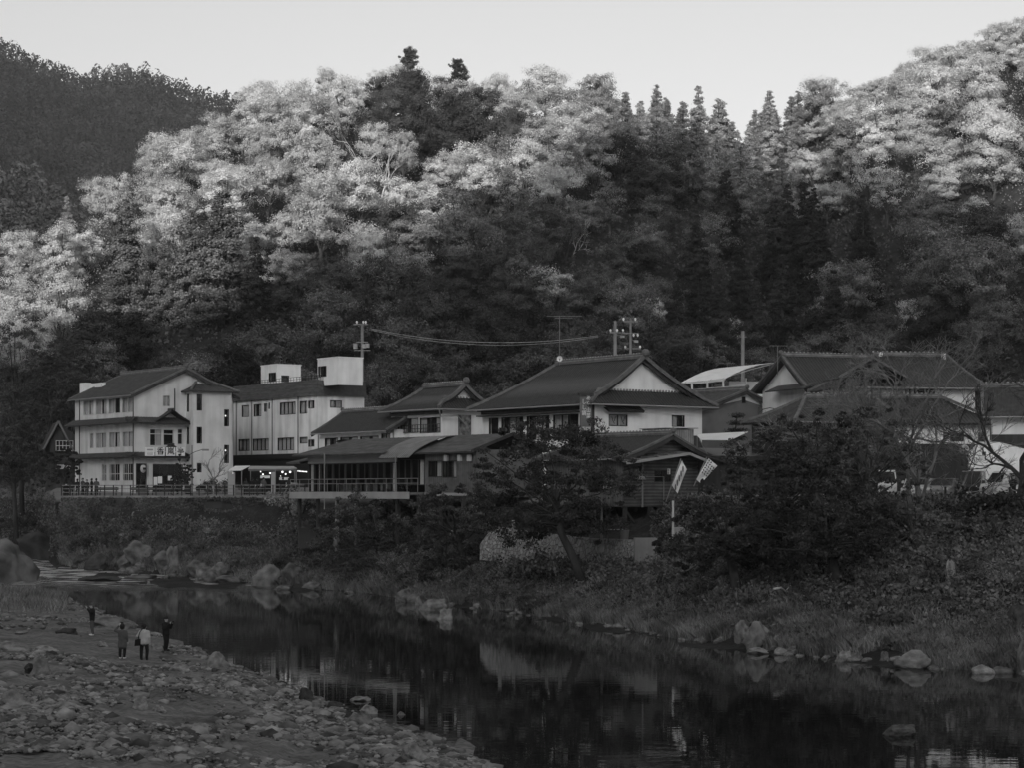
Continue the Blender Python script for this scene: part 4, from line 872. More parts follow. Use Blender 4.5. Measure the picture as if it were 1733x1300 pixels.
# ---- large house at the right
b = Bld('large_house', 'large right hand house with long hipped tile roof and a lower tiled wing in front', 1440, 171, 8, e1=(.985, .17, 0), cat='house')
L = b.front(1650, 660)[0]; F0 = Face(b, 'f', 0); D = 8; ze = b.front(1560, 645)[1]; zr = b.ray(1540, 602, b.e2, 4).z; C6 = lambda x, y: (1440 + x / 4.642, 580 + y / 4.642)
hs = [F0.rect(*C6(428, 318), *C6(578, 405)), F0.rect(*C6(592, 332), *C6(660, 405))]
m = MB(); F0.wall(m, 0, L, 0, ze - .3, hs); m.box(.02, L, .4, D, 0, ze - .3); m.face([(0, 0, 0), (0, .5, 0), (0, .5, ze - .3), (0, 0, ze - .3)]); b.part('wall', m, [m_white, m_dark])
F0.window(hs[0], 4, 'left', fm=m_wood, bars=8); F0.window(hs[1], 2, 'none', fm=m_wood)
xr0 = b.ray(1478, 602, b.e2, 4).dot(b.e1); xr1 = b.ray(1602, 602, b.e2, 4).dot(b.e1)
gable_roof(b, 0, L, 0, D, ze, zr, ov=.7, yo=.9, yr=4, hipR=L + .7 - xr1, hipL=xr0 + .7, sag=.15)
q = MB(); q.box(xr0 + .3, xr0 + .6, 3.4, 3.7, zr - .1, zr + .25); q.box(xr1 - .6, xr1 - .3, 3.4, 3.7, zr - .3, zr + .2); b.part('ridge_end_tile', q, m_white)
# gabled dormer at its left end
xg, zg2 = b.front(1478, 607, -1.2); zlow = b.front(1420, 640, -1.2)[1]; hw = b.front(1478, 640, -1.2)[0] - b.front(1420, 640, -1.2)[0]
q = MB(); roof_plane(q, (xg - hw, 3, zlow), (xg - hw, -1.2, zlow), (hw, 0, zg2 - zlow), sag=.15); roof_plane(q, (xg + hw, -1.2, zlow), (xg + hw, 3, zlow), (-hw, 0, zg2 - zlow), sag=.15); dr = b.part('dormer_roof', q, m_tile)
q = MB(); q.face([(xg - hw + .5, -.5, zlow), (xg + hw - .5, -.5, zlow), (xg, -.5, zg2 - .3)]); b.part('dormer_gable', q, m_wood, dr)
q = MB(); q.bar((xg - hw, -1.2, zlow + .1), (xg, -1.2, zg2 + .1), .2, .16); q.bar((xg + hw, -1.2, zlow + .1), (xg, -1.2, zg2 + .1), .2, .16); b.part('ridge_cap', q, [m_ridge], dr)
# lower wing
y0 = -4.2; zl = b.front(1600, 717, y0 - .8)[1]; zh = b.front(1560, 673, y0 + 3.4)[1]; x0 = b.front(1516, 700, y0)[0]; x1 = b.front(1675, 700, y0)[0]; FW = Face(b, 'f', y0)
q = MB(); roof_plane(q, (x0 - 3, y0 - .8, zl), (x1 + .8, y0 - .8, zl), (0, 4.2, zh - zl), hl=0, hr=3.6, sag=.12); roof_plane(q, (x1 + .8, y0 - .8, zl), (x1 + .8, 0, zl), (-3.6, 0, zh - zl), hl=4.2, hr=0, sag=.12); wr = b.part('wing_roof', q, m_tile)
q = MB(); ridge_line(q, (x0 - 2.8, y0 + 3.4, zh + .1), (x1 - 2.8, y0 + 3.4, zh + .1), dots=True); q.bar((x1 - 2.8, y0 + 3.4, zh + .1), (x1 + .8, y0 - .8, zl + .1), .26, .2); b.part('ridge_cap', q, [m_ridge, m_mortar], wr)
hs = [FW.rect(1608, 733, 1631, 748), FW.rect(1655, 733, 1668, 748)]; m = MB(); FW.wall(m, x0 - 2.5, x1, 0, zl + .1, hs); m.box(x0 - 2.4, x1, y0 + .4, 0, 0, zl); b.part('wing_wall', m, [m_white, m_dark])
for r in hs: FW.window(r, 2, 'none', fm=m_wood)
m = MB(); zb_ = FW.px(1600, 752)[1]; FW.box(m, x0 - 2.6, x1 + .05, .01, .12, 0, zb_); b.part('wall_boards', m, m_wood)
# ---- low tiled roof between the white house and the trees
b = Bld('low_house', 'low house with a broad worn tile roof half hidden behind the dark maples', 1345, 158, 8, e1=(.9, .43, 0), cat='house')
zr = b.front(1385, 673, 3)[1]; ze = b.front(1330, 702, -1)[1]; m = MB(); m.box(0, 9, 0, 6, 0, ze - .3); b.part('wall', m, m_wood); gable_roof(b, 0, 9, 0, 6, ze, zr, ov=.5, yo=.8, hipL=3.4, mat=m_tile2)
# ---- house at the right edge of the picture
b = Bld('tiled_house', 'white walled house with banded tile roof at the right edge behind the bare tree', 1680, 152, 8, e1=(.98, -.2, 0), cat='house')
ze = b.front(1700, 693)[1]; zr = b.ray(1700, 655, b.e2, 3.2).z; m = MB(); F0 = Face(b, 'f', 0); F0.wall(m, 0, 12, 0, ze - .3, []); m.face([(0, 0, 0), (0, 6.4, 0), (0, 6.4, ze - .3), (0, 3.2, zr - .4), (0, 0, ze - .3)]); b.part('wall', m, [m_white, m_dark]); gable_roof(b, 0, 12, 0, 6.4, ze, zr, ov=.8, yo=.9, mat=m_tile2); m = MB(); zb_ = F0.px(1700, 736)[1]; F0.box(m, -.1, 12, .01, .12, 0, zb_); b.part('wall_boards', m, m_wood)
# ---- dark gabled house at far left
b = Bld('gabled_cottage', 'small dark gabled cottage with a white framed bay window left of the inn', 84, 242, 8.0, e1=(.96, .28, 0), cat='house')
F0 = Face(b, 'f', 0); x1 = b.front(131, 750)[0]; xc, zc = b.front(98, 714); ze = b.front(82, 741)[1]; m = MB()
m.face([(0, 0, 0), (x1, 0, 0), (x1, 0, ze), (xc, 0, zc), (0, 0, ze)]); m.box(0, x1, .02, 7, 0, ze); b.part('wall', m, m_wood)
q = MB(); sl = (zc - ze) / (xc); roof_plane(q, (-.7, 7, ze - .7 * sl), (-.7, -.6, ze - .7 * sl), (xc + .7, 0, zc - ze + .7 * sl), sag=0); roof_plane(q, (x1 + .7, -.6, zc - (x1 + .7 - xc) * sl), (x1 + .7, 7, zc - (x1 + .7 - xc) * sl), (xc - x1 - .7, 0, (x1 + .7 - xc) * sl), sag=0); b.part('roof', q, m_tile)
q = MB(); q.bar((-.75, -.62, ze - .7 * sl), (xc, -.62, zc + .03), .1, .22); q.bar((x1 + .7, -.62, zc - (x1 + .7 - xc) * sl), (xc, -.62, zc + .03), .1, .22); b.part('bargeboard', q, m_grey)
FB = Face(b, 'f', -.5); r = FB.rect(94.5, 746, 124, 764); q = MB(); FB.box(q, r[0], r[1], -.5, -.16, r[2], r[3]); bay = b.part('bay_box', q, m_dark); FB.window(r, 5, 'full', .5, m_framew)
q = MB(); r = FB.rect(95, 787, 118, 793); [FB.box(q, r[0] + (r[1] - r[0]) * i / 10, r[0] + (r[1] - r[0]) * i / 10 + .1, 0, .06, r[2], r[3]) for i in range(11)]; FB.box(q, r[0], r[1], 0, .07, r[2] - .12, r[2]); b.part('window_rail', q, m_framew)

# ---- arched carport with white sheet roof
cp = thing('arched_carport', 'open white framed carport with curved translucent sheet roof behind the grey store', 'carport', (*XY(1200, 226), 10.5))
o = Vector(cp.location); A0, A1 = P(1152, 648, 222), P(1228, 640, 222); B0, B1 = P(1240, 621, 232), P(1322, 613, 232)
q = MB(); fr = MB(); pr = None
for k in range(9):
    t = k / 8; lift = .45 * math.sin(t * math.pi)
    a = A0.lerp(B0, t) + Vector((0, 0, lift)) - o; c = A1.lerp(B1, t) + Vector((0, 0, lift)) - o
    if pr: q.sheet([pr[0], pr[1], c, a], .04)
    if k % 2 == 0: fr.tube([a - Vector((0, 0, .12)), c - Vector((0, 0, .12))], .06, 5)
    pr = (a, c)
q.build('roof_sheet', m_tarp, cp)
for k in range(4):
    a = A0.lerp(A1, .1 + k * .28) - o; e = B0.lerp(B1, .1 + k * .28) - o; fr.tube([a, (a + e) / 2 + Vector((0, 0, .1)), e], .05, 5)
fr.build('roof_frame', m_framew, cp)
for u, v in ((1171, 646), (1197, 644), (1224, 641), (1262, 640)):
    a = P(u, v, 222 if u < 1230 else 228) - o; q = MB(); q.tube([a, (a.x, a.y, -2.5)], .11, 6); q.build('post', m_framew, cp)
q = MB(); a, c = P(1168, 660, 222) - o, P(1262, 652, 224) - o; q.tube([a, c], .05, 5); a, c = P(1170, 650, 222) - o, P(1226, 644, 222) - o; q.tube([a, c], .06, 5); q.build('rail', m_framew, cp)
q = MB(); a = P(1243, 645, 229) - o; q.box(a.x - .5, a.x + .5, a.y, a.y + .8, a.z - 2, a.z); a = P(1268, 655, 232) - o; q.box(a.x - 1.5, a.x + 1.5, a.y, a.y + .2, a.z - 1.6, a.z + .6); q.build('stored_panel', m_tarp, cp)
# ------------------------------------------------------------------ street furniture
def ground_at(x, y): return tz(U0 + F * x / y, y)
# promenade railing: one fence, each post a part
def railing(name, label, pts, ph, rails, n, mat, base=None, pr=.05):
    o = Vector(pts[0]); t = thing(name, label, 'railing', o); P3 = [Vector(p) - o for p in pts]; q = MB()
    L = [(P3[i + 1] - P3[i]).length for i in range(len(P3) - 1)]; tot = sum(L)
    def at(s):
        for i, l in enumerate(L):
            if s <= l or i == len(L) - 1: return P3[i].lerp(P3[i + 1], s / l)
            s -= l
    for k in range(n):
        c = at(tot * k / (n - 1)); m = MB(); m.box(c.x - pr, c.x + pr, c.y - pr, c.y + pr, c.z - .15, c.z + ph + .03); m.build('post', m_blackmetal, t)
    for z in rails:
        m = MB(); m.tube([p + Vector((0, 0, z)) for p in P3], .032 if z < ph * .9 else .042, 5); m.build('rail', mat, t)
    return t
zt_ = 7.9
rl = [(*XY(u, d), zt_) for u, d in ((104, 211.6), (200, 210.2), (330, 207.8), (400, 206.4), (516, 202.5))]
railing('promenade_railing', 'long steel railing along the promenade edge in front of the inn and food stall', rl, 1.05, (.35, .7, 1.05), 30, m_steel)
m = MB()
for i in range(len(rl) - 1):
    a, c = Vector(rl[i]), Vector(rl[i + 1]); m.bar(a + Vector((0, -.1, -.08)), c + Vector((0, -.1, -.08)), .35, .2)
w = thing('retaining_wall', 'mossy concrete river wall with pale coping below the promenade railing', 'wall', rl[0]); o = Vector(rl[0]); m2 = MB(); m2.V = [tuple(Vector(v) - o) for v in m.V]; m2.F = m.F; m2.MI = m.MI; m2.build('coping', m_con, w)
m = MB()
for i in range(len(rl) - 1):
    a, c = Vector(rl[i]) - o, Vector(rl[i + 1]) - o; b0 = Vector((0, -.28, -.18)); b1 = Vector((0, -1.0, -3.6)); m.face([a + b0, c + b0, c + b1, a + b1])
m.build('wall_face', m_conwall, w)
# rubble wall below the stilt house
pts = [(812, 160.6, 922, 940), (826, 160.2, 903, 942), (850, 159, 893, 945), (880, 157, 898, 940), (905, 155.4, 901, 945), (960, 151.8, 907, 952), (1010, 148.6, 913, 950), (1060, 145, 914, 946), (1112, 142, 917, 945)]
o = P(850, 945, 160); t = thing('stone_wall', 'rough stone retaining wall under the stilt house with leaning maple in front', 'wall', o); m = MB(); tops = [P(u, v, d) for u, d, v, _ in pts]; bots = [P(u, v + 8, d - .9) for u, d, _, v in pts]
for i in range(len(pts) - 1):
    m.face([bots[i] - o, bots[i + 1] - o, tops[i + 1] - o, tops[i] - o]); k = Vector((0, 1.2, 0)); m.face([tops[i] - o, tops[i + 1] - o, tops[i + 1] + k - o, tops[i] + k - o])
m.face([bots[0] - o, tops[0] - o, tops[0] + k - o]); m.face([bots[-1] - o, tops[-1] - o, tops[-1] + k - o]); m.build('masonry', M_ashlar('rubble_masonry', .3), t)
m = MB(); a = P(1090, 912, 143) - o; m.box(a.x - .7, a.x + .8, a.y - 1.2, a.y, a.z - 1.6, a.z + .05); m.build('concrete_pier', m_con, t)
for u in (846, 869, 925, 948):
    m = MB(); a = P(u, 903, 156) - o; m.box(a.x - .13, a.x + .13, a.y - .1, a.y + .16, a.z - .3, a.z + .95); m.build('fence_stub', m_con, t)
for u, v0, v1, d, lab in ((1018, 865, 925, 146, 'slim pale steel pole standing before the stone wall beside the leaning maple'), (1139, 870, 918, 145, 'short pale pole holding up the stilt house porch corner')):
    o = P(u, v1, d); t = thing('support_pole', lab, 'pole', o); m = MB(); m.tube([(0, 0, -.4), (0, 0, (v1 - v0 + 22) * d / F)], .085, 7); m.build('shaft', m_con if u < 1100 else m_framew, t); m = MB(); m.box(-.16, .16, -.16, .16, -.4, .12); m.build('base', m_con, t)
# pale stub posts and box on the bank below the pavilion
for k, (u, v0, v1, d) in enumerate(((567, 893, 912, 186), (595, 893, 909, 184))):
    o = P(u, v1, d); m = MB(); m.tube([(0, 0, -.8), (0, 0, (v1 - v0) * d / F)], .13, 7); tag(m.build('stub_post', m_con, loc=o), ('pale concrete stub post in the bushes, nearest the pale box', 'shorter pale stub post in the bushes below the pavilion')[k], 'post')
o = P(526, 917, 187); m = MB(); m.box(-.95, .95, -.6, .6, -.6, 1.05); m.box(-1.05, 1.05, -.7, .7, 1.053, 1.2); tag(m.build('concrete_box', m_conwall, loc=o), 'square concrete box on the bank under the left end of the pavilion', 'box')
# rope fence along the right bank
t = thing('rope_fence', 'low post and rope fence on the bank edge by the parked cars', 'fence', P(1645, 850, 139)); o = t.location.copy(); tops = []
for k, u in enumerate((1600, 1617, 1631, 1664, 1709, 1750)):
    d = 137.5 - k * .5; x, y = XY(u, d); z = ground_at(x, y); m = MB(); m.tube([(x - o.x, y - o.y, z - o.z - .3), (x - o.x, y - o.y, z - o.z + .95)], .075, 6); m.build('post', m_wood, t); tops.append(Vector((x, y, z)) - o)
for zz in (.85, .4):
    m = MB()
    for i in range(len(tops) - 1): m.tube([tops[i].lerp(tops[i + 1], f) + Vector((0, 0, zz - .22 * 4 * f * (1 - f))) for f in np.linspace(0, 1, 7)], .028, 5, cap=False)
    m.build('rope', m_greyl, t)
t = railing('bank_fence', 'dark post and rail fence half hidden by the maple at the bank top', [(*XY(u, d), ground_at(*XY(u, d))) for u, d in ((1225, 143), (1285, 142), (1345, 141))], .9, (.4, .85), 10, m_wood, pr=.06)
# street lamps
def mb_at(): return MB()
t = thing('street_lamp', 'thin street lamp with one short arm in front of the stair wing', 'street lamp', (*XY(325, 208.6), 7.9)); m = MB(); m.tube([(0, 0, 0), (0, 0, 5.0)], [.07, .045], 6); m.build('pole', m_pipe, t)
m = MB(); m.tube([(-.35, 0, 4.0), (.3, 0, 4.35), (1.1, 0, 4.6)], .035, 5); m.build('arm', m_pipe, t); m = MB(); m.box(1.0, 1.65, -.14, .14, 4.44, 4.62); m.build('lamp_head', m_steel, t)
t = thing('globe_lamp', 'round white globe lamp hanging from a curved arm before the grey store', 'street lamp', (*XY(1284, 165), 8)); z = P(1284, 693, 165).z - 8; zb = P(1311, 704, 165).z - 8; dx = 27 * 165 / F
m = MB(); m.tube([(0, 0, 0), (0, 0, z + .15)], [.09, .06], 7); m.build('pole', m_pipe, t); m = MB(); m.tube([(0, 0, z - .3), (.35, 0, z), (dx * .7, 0, z + .1), (dx, 0, z + .02), (dx, 0, zb + .25)], .035, 5); m.build('arm', m_pipe, t); m = MB(); m.ball((dx, 0, zb), .27, 12, 9); m.build('globe', m_tarp, t, smooth=True)
# utility poles
def pole(u, vtop, d, r, label, parts):
    z0 = ground_at(*XY(u, d)); o = Vector((*XY(u, d), z0)); t = thing('utility_pole', label, 'utility pole', o); H = P(u, vtop, d).z - z0
    m = MB(); m.tube([(0, 0, 0), (0, 0, H)], [r * 1.25, r], 8); m.build('pole', m_con, t); s = d / F
    for kind, du, dv, w in parts:
        zc = H - dv * s; xc = du * s; w = w * s; m = MB()
        if kind == 'arm': m.box(xc - w / 2, xc + w / 2, -.2, -.08, zc - .05, zc + .05); m.build('crossarm', m_steel, t)
        elif kind == 'ins': m.tube([(xc, -.14, zc - .12), (xc, -.14, zc + .06), (xc, -.14, zc + .2)], [.05, .13, .07], 7); m.build('insulator', m_tarp, t)
        elif kind == 'can': m.tube([(xc, -.3, zc - w), (xc, -.3, zc + w)], .26, 9); m.build('transformer', m_greyl, t)
        elif kind == 'brace': m.bar((xc, -.14, zc), (0, -.1, zc - w), .05, .05); m.build('brace', m_steel, t)
    return t
pole(613, 549, 240, .16, 'utility pole with transformers behind the white rooftop box', [('arm', -2, 0, 24), ('ins', -9, -3, 0), ('ins', 2, -3, 0), ('ins', 6, -3, 0), ('arm', 0, 44, 28), ('can', -11, 37, 4.5), ('can', 4, 37, 3.5), ('can', 9, 36, 3.5), ('arm', 0, 30, 20)])
pole(1041, 543, 225, .17, 'plain concrete utility pole rising just left of the restaurant gable', [('arm', 4, 20, 26), ('ins', -8, 17, 0), ('ins', 3, 17, 0), ('ins', 13, 17, 0), ('brace', 10, 24, .6)])
pole(1067, 540, 228, .13, 'cluttered utility pole with many insulators above the restaurant gable', [('arm', 0, 4, 24), ('ins', -12, 1, 0), ('ins', 8, 1, 0), ('brace', -9, 5, .7), ('brace', 6, 5, .7), ('arm', 0, 24, 28), ('can', -14, 30, 1.7), ('ins', 5, 28, 0), ('ins', 12, 28, 0), ('arm', 3, 50, 28), ('ins', -9, 48, 0), ('ins', 16, 48, 0), ('can', 9, 38, 2)])
pole(1257, 560, 245, .2, 'bare grey utility pole behind the curved carport roof', [('arm', 0, 10, 12)])
def wire(a, b_, sag, label, r=.035, n=24):
    pts = [Vector(a).lerp(Vector(b_), k / n) - Vector((0, 0, sag * 4 * (k / n) * (1 - k / n))) for k in range(n + 1)]; o = pts[0]; m = MB(); m.tube([p - o for p in pts], r, 4); tag(m.build('power_cable', m_greyl, loc=o), label, 'cable')
wire(P(627, 556, 240), P(1012, 568, 225), 1.1, 'pale sagging power cable strung between the utility poles, upper of two', .032); wire(P(627, 558, 240), P(1012, 570, 225), 1.25, 'pale sagging power cable strung between the utility poles, lower of two', .026)
# aerials
def aerial(u, v1, v0, d, label, arms, mount=None):
    o = P(u, v1, d); t = thing('tv_aerial', label, 'aerial', o); H = (v1 - v0) * d / F; m = MB(); m.tube([(0, 0, -.3), (0, 0, H)], .028, 5); m.build('mast', m_steel, t)
    for (dv, u0, u1) in arms:
        z = H - dv * d / F; m = MB(); x0, x1 = u0 * d / F, u1 * d / F; m.tube([(x0, 0, z), (x1, 0, z)], .025, 5)
        k = 7
        for i in range(k): x = x0 + (x1 - x0) * (i + .5) / k; m.tube([(x, -.35, z), (x, .35, z)], .015, 4)
        m.build('boom', m_steel, t)
    return t
aerial(947, 612, 535, 181, 'tall television aerial with two booms on the restaurant roof ridge', [(0, -22, 38), (3, -8, 22)])
aerial(1316, 628, 585, 184, 'television aerial with one long boom on the white gable wall', [(0, -14, 17)]); aerial(1231, 622, 615, 232, 'short television aerial sitting over the curved carport sheet', [(0, -13, 13)])
t = thing('satellite_dish', 'round white satellite dish on the mast of the tall roof aerial', 'satellite dish', P(947, 607, 180.6)); m = MB()
rs = [(0, .06), (.1, .04), (.18, .01), (.25, -.05)]; 
for i in range(3):
    for k in range(14):
        a, c = 2 * math.pi * k / 14, 2 * math.pi * (k + 1) / 14; p = lambda r, aa: (r[0] * math.cos(aa), -.08 + r[1] , r[0] * math.sin(aa)); m.face([p(rs[i], a), p(rs[i], c), p(rs[i + 1], c), p(rs[i + 1], a)])
m.build('dish', m_tarp, t); m = MB(); m.tube([(0, -.08, -.2), (0, -.4, -.05)], .02, 5); m.box(-.04, .04, -.45, -.36, -.1, 0); m.build('feed_arm', m_pipe, t)
# banners by the stilt house
def banner(label, top, side, bot, d, tip, foot, strokes):
    o = P(*foot, d); t = thing('banner', label, 'banner', o); m = MB(); a, c = Vector((0, 0, 0)), P(*tip, d) - o; m.tube([a, c], .035, 6); m.build('pole', m_steel, t); m = MB()
    A, B, C_, D_ = [P(*q, d) - o + Vector((0, -.05, 0)) for q in (top, side, bot[1], bot[0])]; K = 8; g = []
    for i in range(K + 1):
        f = i / K; l, r = A.lerp(D_, f), B.lerp(C_, f); g.append([l.lerp(r, j / 4) + Vector((0, .10 * math.sin(j * 1.3 + i * .7), 0)) for j in range(5)])
    for i in range(K):
        for j in range(4): m.face([g[i][j], g[i][j + 1], g[i + 1][j + 1], g[i + 1][j]])
    cl = m.build('cloth', m_tarp, t); m = MB(); up = (A - D_); rt = (B - A)
    for (f, s, w, h, sk) in strokes:       # dark painted marks: leaf-like ovals or brush lines
        c0 = D_ + up * f + rt * s + Vector((0, -.14, 0)); pts = []
        for k in range(10): q = 2 * math.pi * k / 10; pts.append(c0 + up.normalized() * (h * math.sin(q)) + rt.normalized() * (w * math.cos(q)) + rt.normalized() * (sk * math.sin(q)))
        m.face(pts)
    m.build('painted_mark', m_grey if len(strokes) < 9 else m_ink, cl); return t
banner('white leaning banner with a row of five dark oval shapes', (1154, 780), (1162, 795), ((1137, 822), (1146.5, 836)), 151, (1152.5, 777), (1127, 850), [(.1 + .185 * k, .52, .12, .17, -.07) for k in range(5)])
rs_ = random.Random(4)
banner('white wind blown banner crowded with small brush writing', (1199, 776), (1214, 789), ((1178, 812), (1186, 819)), 150, (1196, 774), (1174, 824), [(.38 + .55 * (k // 4) / 5, .15 + .22 * (k % 4), .045, .065, rs_.uniform(-.05, .05)) for k in range(22)] + [(.1, .5, .12, .2, 0)])
# tarpaulins
def tarp(name, label, cat, pts, mat, legs=()):
    w = [P(*p) for p in pts]; o = sum(w, Vector()) / len(w); o.z = min(p.z for p in w) - .2; t = thing(name, label, cat, o); m = MB(); m.sheet([p - o for p in w], .04); m.build('canvas', mat, t)
    for a, c in legs: m = MB(); m.tube([P(*a) - o, P(*c) - o], .045, 5); m.build('pole', m_steel, t)
    return t
tarp('awning', 'flat white canvas awning stretched beside the stilt house roof', 'awning', [(1178, 736, 164), (1266, 732, 160), (1236, 746, 155), (1186, 745.5, 158)], m_tarp, [((1184, 745, 160), (1197, 770, 158)), ((1246, 746, 156), (1266, 772, 154)), ((1180, 738, 164), (1180, 800, 164))])
b = Bld('lean_to_shed', 'dark lean to shed below the flat white awning', 1252, 158, 8, length=4.5, cat='shed'); zz = b.side(1195, 760, 4.5)[1]; m = MB(); m.box(0, 4.5, -1.8, 3.5, 0, zz - .5); b.part('wall', m, m_wood); m = MB(); m.sheet([(5, -2.2, zz - .9), (5, 4, zz - .9), (-.5, 4, zz + .2), (-.5, -2.2, zz + .2)], .1); b.part('roof', m, m_tile)
t = thing('canvas_shelter', 'large white canvas shelter draped over a frame behind the parked van', 'tent', P(1690, 835, 150)); o = t.location.copy(); rows_ = [((1640, 765), (1640, 800)), ((1655, 752), (1650, 800)), ((1672, 746), (1668, 800)), ((1691, 745), (1688, 800)), ((1708, 750), (1706, 800)), ((1724, 753), (1722, 800)), ((1736, 758), (1738, 800))]; m = MB(); pr = None
for i, (a, c) in enumerate(rows_):
    ring = [P(*a, 155) - o, P(a[0], a[1] + 4, 150.5) - o, P(a[0] - 2, (a[1] + c[1]) / 2 + 3, 149.6) - o, P(*c, 149.2) - o, P(c[0], 834, 149.2) - o]
    ring = [q + Vector((0, (.35 if i % 2 else 0), 0)) for q in ring]
    if pr:
        for k in range(4): m.face([pr[k], pr[k + 1], ring[k + 1], ring[k]])
    pr = ring
m.build('canvas', m_tarp, t, smooth=True); m = MB()
for a in (rows_[0], rows_[3], rows_[6]): m.tube([P(*a[0], 152) - o, P(a[0][0], 838, 152) - o], .05, 5); 
m.tube([P(1640, 766, 152) - o, P(1690, 746.5, 152) - o, P(1738, 759, 152) - o], .05, 5); m.build('tent_frame', m_steel, t); m = MB(); a = P(1665, 768, 149.4) - o; m.box(a.x - .13, a.x + .13, a.y - .1, a.y, a.z - .12, a.z + .12); m.build('vent', m_pipe, t)
t = thing('spotted_lantern', 'round white dotted lantern hanging left of the canvas shelter', 'lantern', P(1632, 762, 141)); m = MB(); m.ball((0, 0, 0), .33, 12, 9, (1, 1, 1.1)); m.build('lantern_body', m_shoji, t, smooth=True); m = MB()
for k in range(6): m.ball((-.2 + .16 * (k % 3), -.3, -.12 + .2 * (k // 3)), .05, 6, 4)
m.build('dot', m_ink, t); m = MB(); m.tube([(0, 0, .3), (0, 0, 1.0)], .015, 4); m.build('cord', m_pipe, t)

# ------------------------------------------------------------------ food stall below the concrete building
so = Vector((*XY(452, 212), 7.95)); t = thing('food_stall', 'open food stall with white canopy roof and hanging lamps below the concrete building', 'stall', so)
def S(u, v, d): return P(u, v, d) - so
m = MB(); m.sheet([S(422, 790, 211), S(497, 790.5, 209), S(503, 794, 207.5), S(420, 796, 209.5)], .05); m.build('canopy', m_greyl, t)
m = MB(); m.sheet([S(398, 790, 213), S(423, 789.5, 211), S(408, 797.5, 209), S(385, 798, 211)], .05); m.build('side_canopy', m_tarp, t)
m = MB(); m.sheet([S(420, 798, 209.4), S(500, 797, 207.4), S(500, 794.5, 207.4), S(420, 794.5, 209.4)], .04); m.build('valance', m_grey, t)
for u, d in ((386, 211), (409, 209), (466, 208), (501, 207.3), (424, 213.5), (498, 212)):
    a = S(u, 796, d); m = MB(); m.tube([a, (a.x, a.y, 0)], .05, 5); m.build('post', m_steel, t)
m = MB(); m.sheet([S(386, 800, 211), S(398, 800, 210.5), S(398, 838, 210.5), S(386, 838, 211)], .03); m.build('side_curtain', m_greyl, t)
m = MB(); a, c = S(459, 799, 208.6), S(466, 799, 208.4); m.sheet([a, c, (c.x, c.y, .2), (a.x, a.y, .2)], .03); m.build('cloth_banner', m_greyl, t)
for u0, u1, d in ((412, 446, 210.5), (472, 500, 209)):
    a, c = S(u0, 825, d), S(u1, 825, d); m = MB(); m.hexa([(a.x, a.y, 0), (c.x, c.y, 0), (c.x, c.y + .9, 0), (a.x, a.y + .9, 0), (a.x, a.y, .9), (c.x, c.y, .9), (c.x, c.y + .9, .9), (a.x, a.y + .9, .9)]); m.build('counter', m_wood, t)
m = MB(); a, c = S(424, 800, 213.6), S(498, 800, 212); m.sheet([a, c, (c.x, c.y, 0), (a.x, a.y, 0)], .05); m.build('back_sheet', m_dark, t)
for u, v, d, r in ((441, 799, 209.6, .1), (445, 803.5, 209.6, .13), (457, 801.5, 209, .13), (478, 799.5, 208.6, .16), (483.5, 803, 208.6, .13), (491, 799.5, 208.4, .16), (475, 806.5, 209, .07), (477, 819, 208.6, .09), (394, 801.5, 210.6, .07)):
    m = MB(); m.ball(S(u, v, d), r * .7, 8, 6); m.build('hanging_lamp', m_bulb, t)
m = MB(); a, c = S(503, 796, 206.9), S(520, 797.5, 206.4)
m.bar(a - Vector((0, 0, 0)), c, .03, .03); st = m.build('lamp_string', m_pipe, t)
for k in range(7): m = MB(); m.ball(a.lerp(c, (k + .5) / 7) - Vector((0, 0, .1)), .065, 7, 5); m.build('bulb', m_bulb, st)
gz = random.Random(3)
for k in range(12):
    u = gz.choice([gz.uniform(418, 446), gz.uniform(473, 499)]); s_ = gz.uniform(.14, .3); a = S(u, 825, 210.3 if u < 450 else 208.9); a.z = .905 + s_; a.y += .4 
    m = MB(); m.box(a.x - s_ * 1.2, a.x + s_ * 1.2, a.y - s_, a.y + s_, .905, .905 + s_ * gz.uniform(.8, 1.8)); tag(m.build('goods_box', gz.choice([m_tarp, m_greyl, m_grey, m_wood]), loc=so), 'box of goods set out on the food stall counter', 'box', 'goods on the stall counter')
for u, v, lab in ((449, 808, 'long pale hanging paper menu, tilted, inside the food stall'), (481, 811, 'lit white price slip hanging among the stall lamps')):
    m = MB(); a = S(u, v, 209.2); m.box(a.x - .5, a.x + .45, a.y, a.y + .04, a.z - .12, a.z + .14); tag(m.build('menu_slip', m_tarp, loc=so), lab, 'menu')

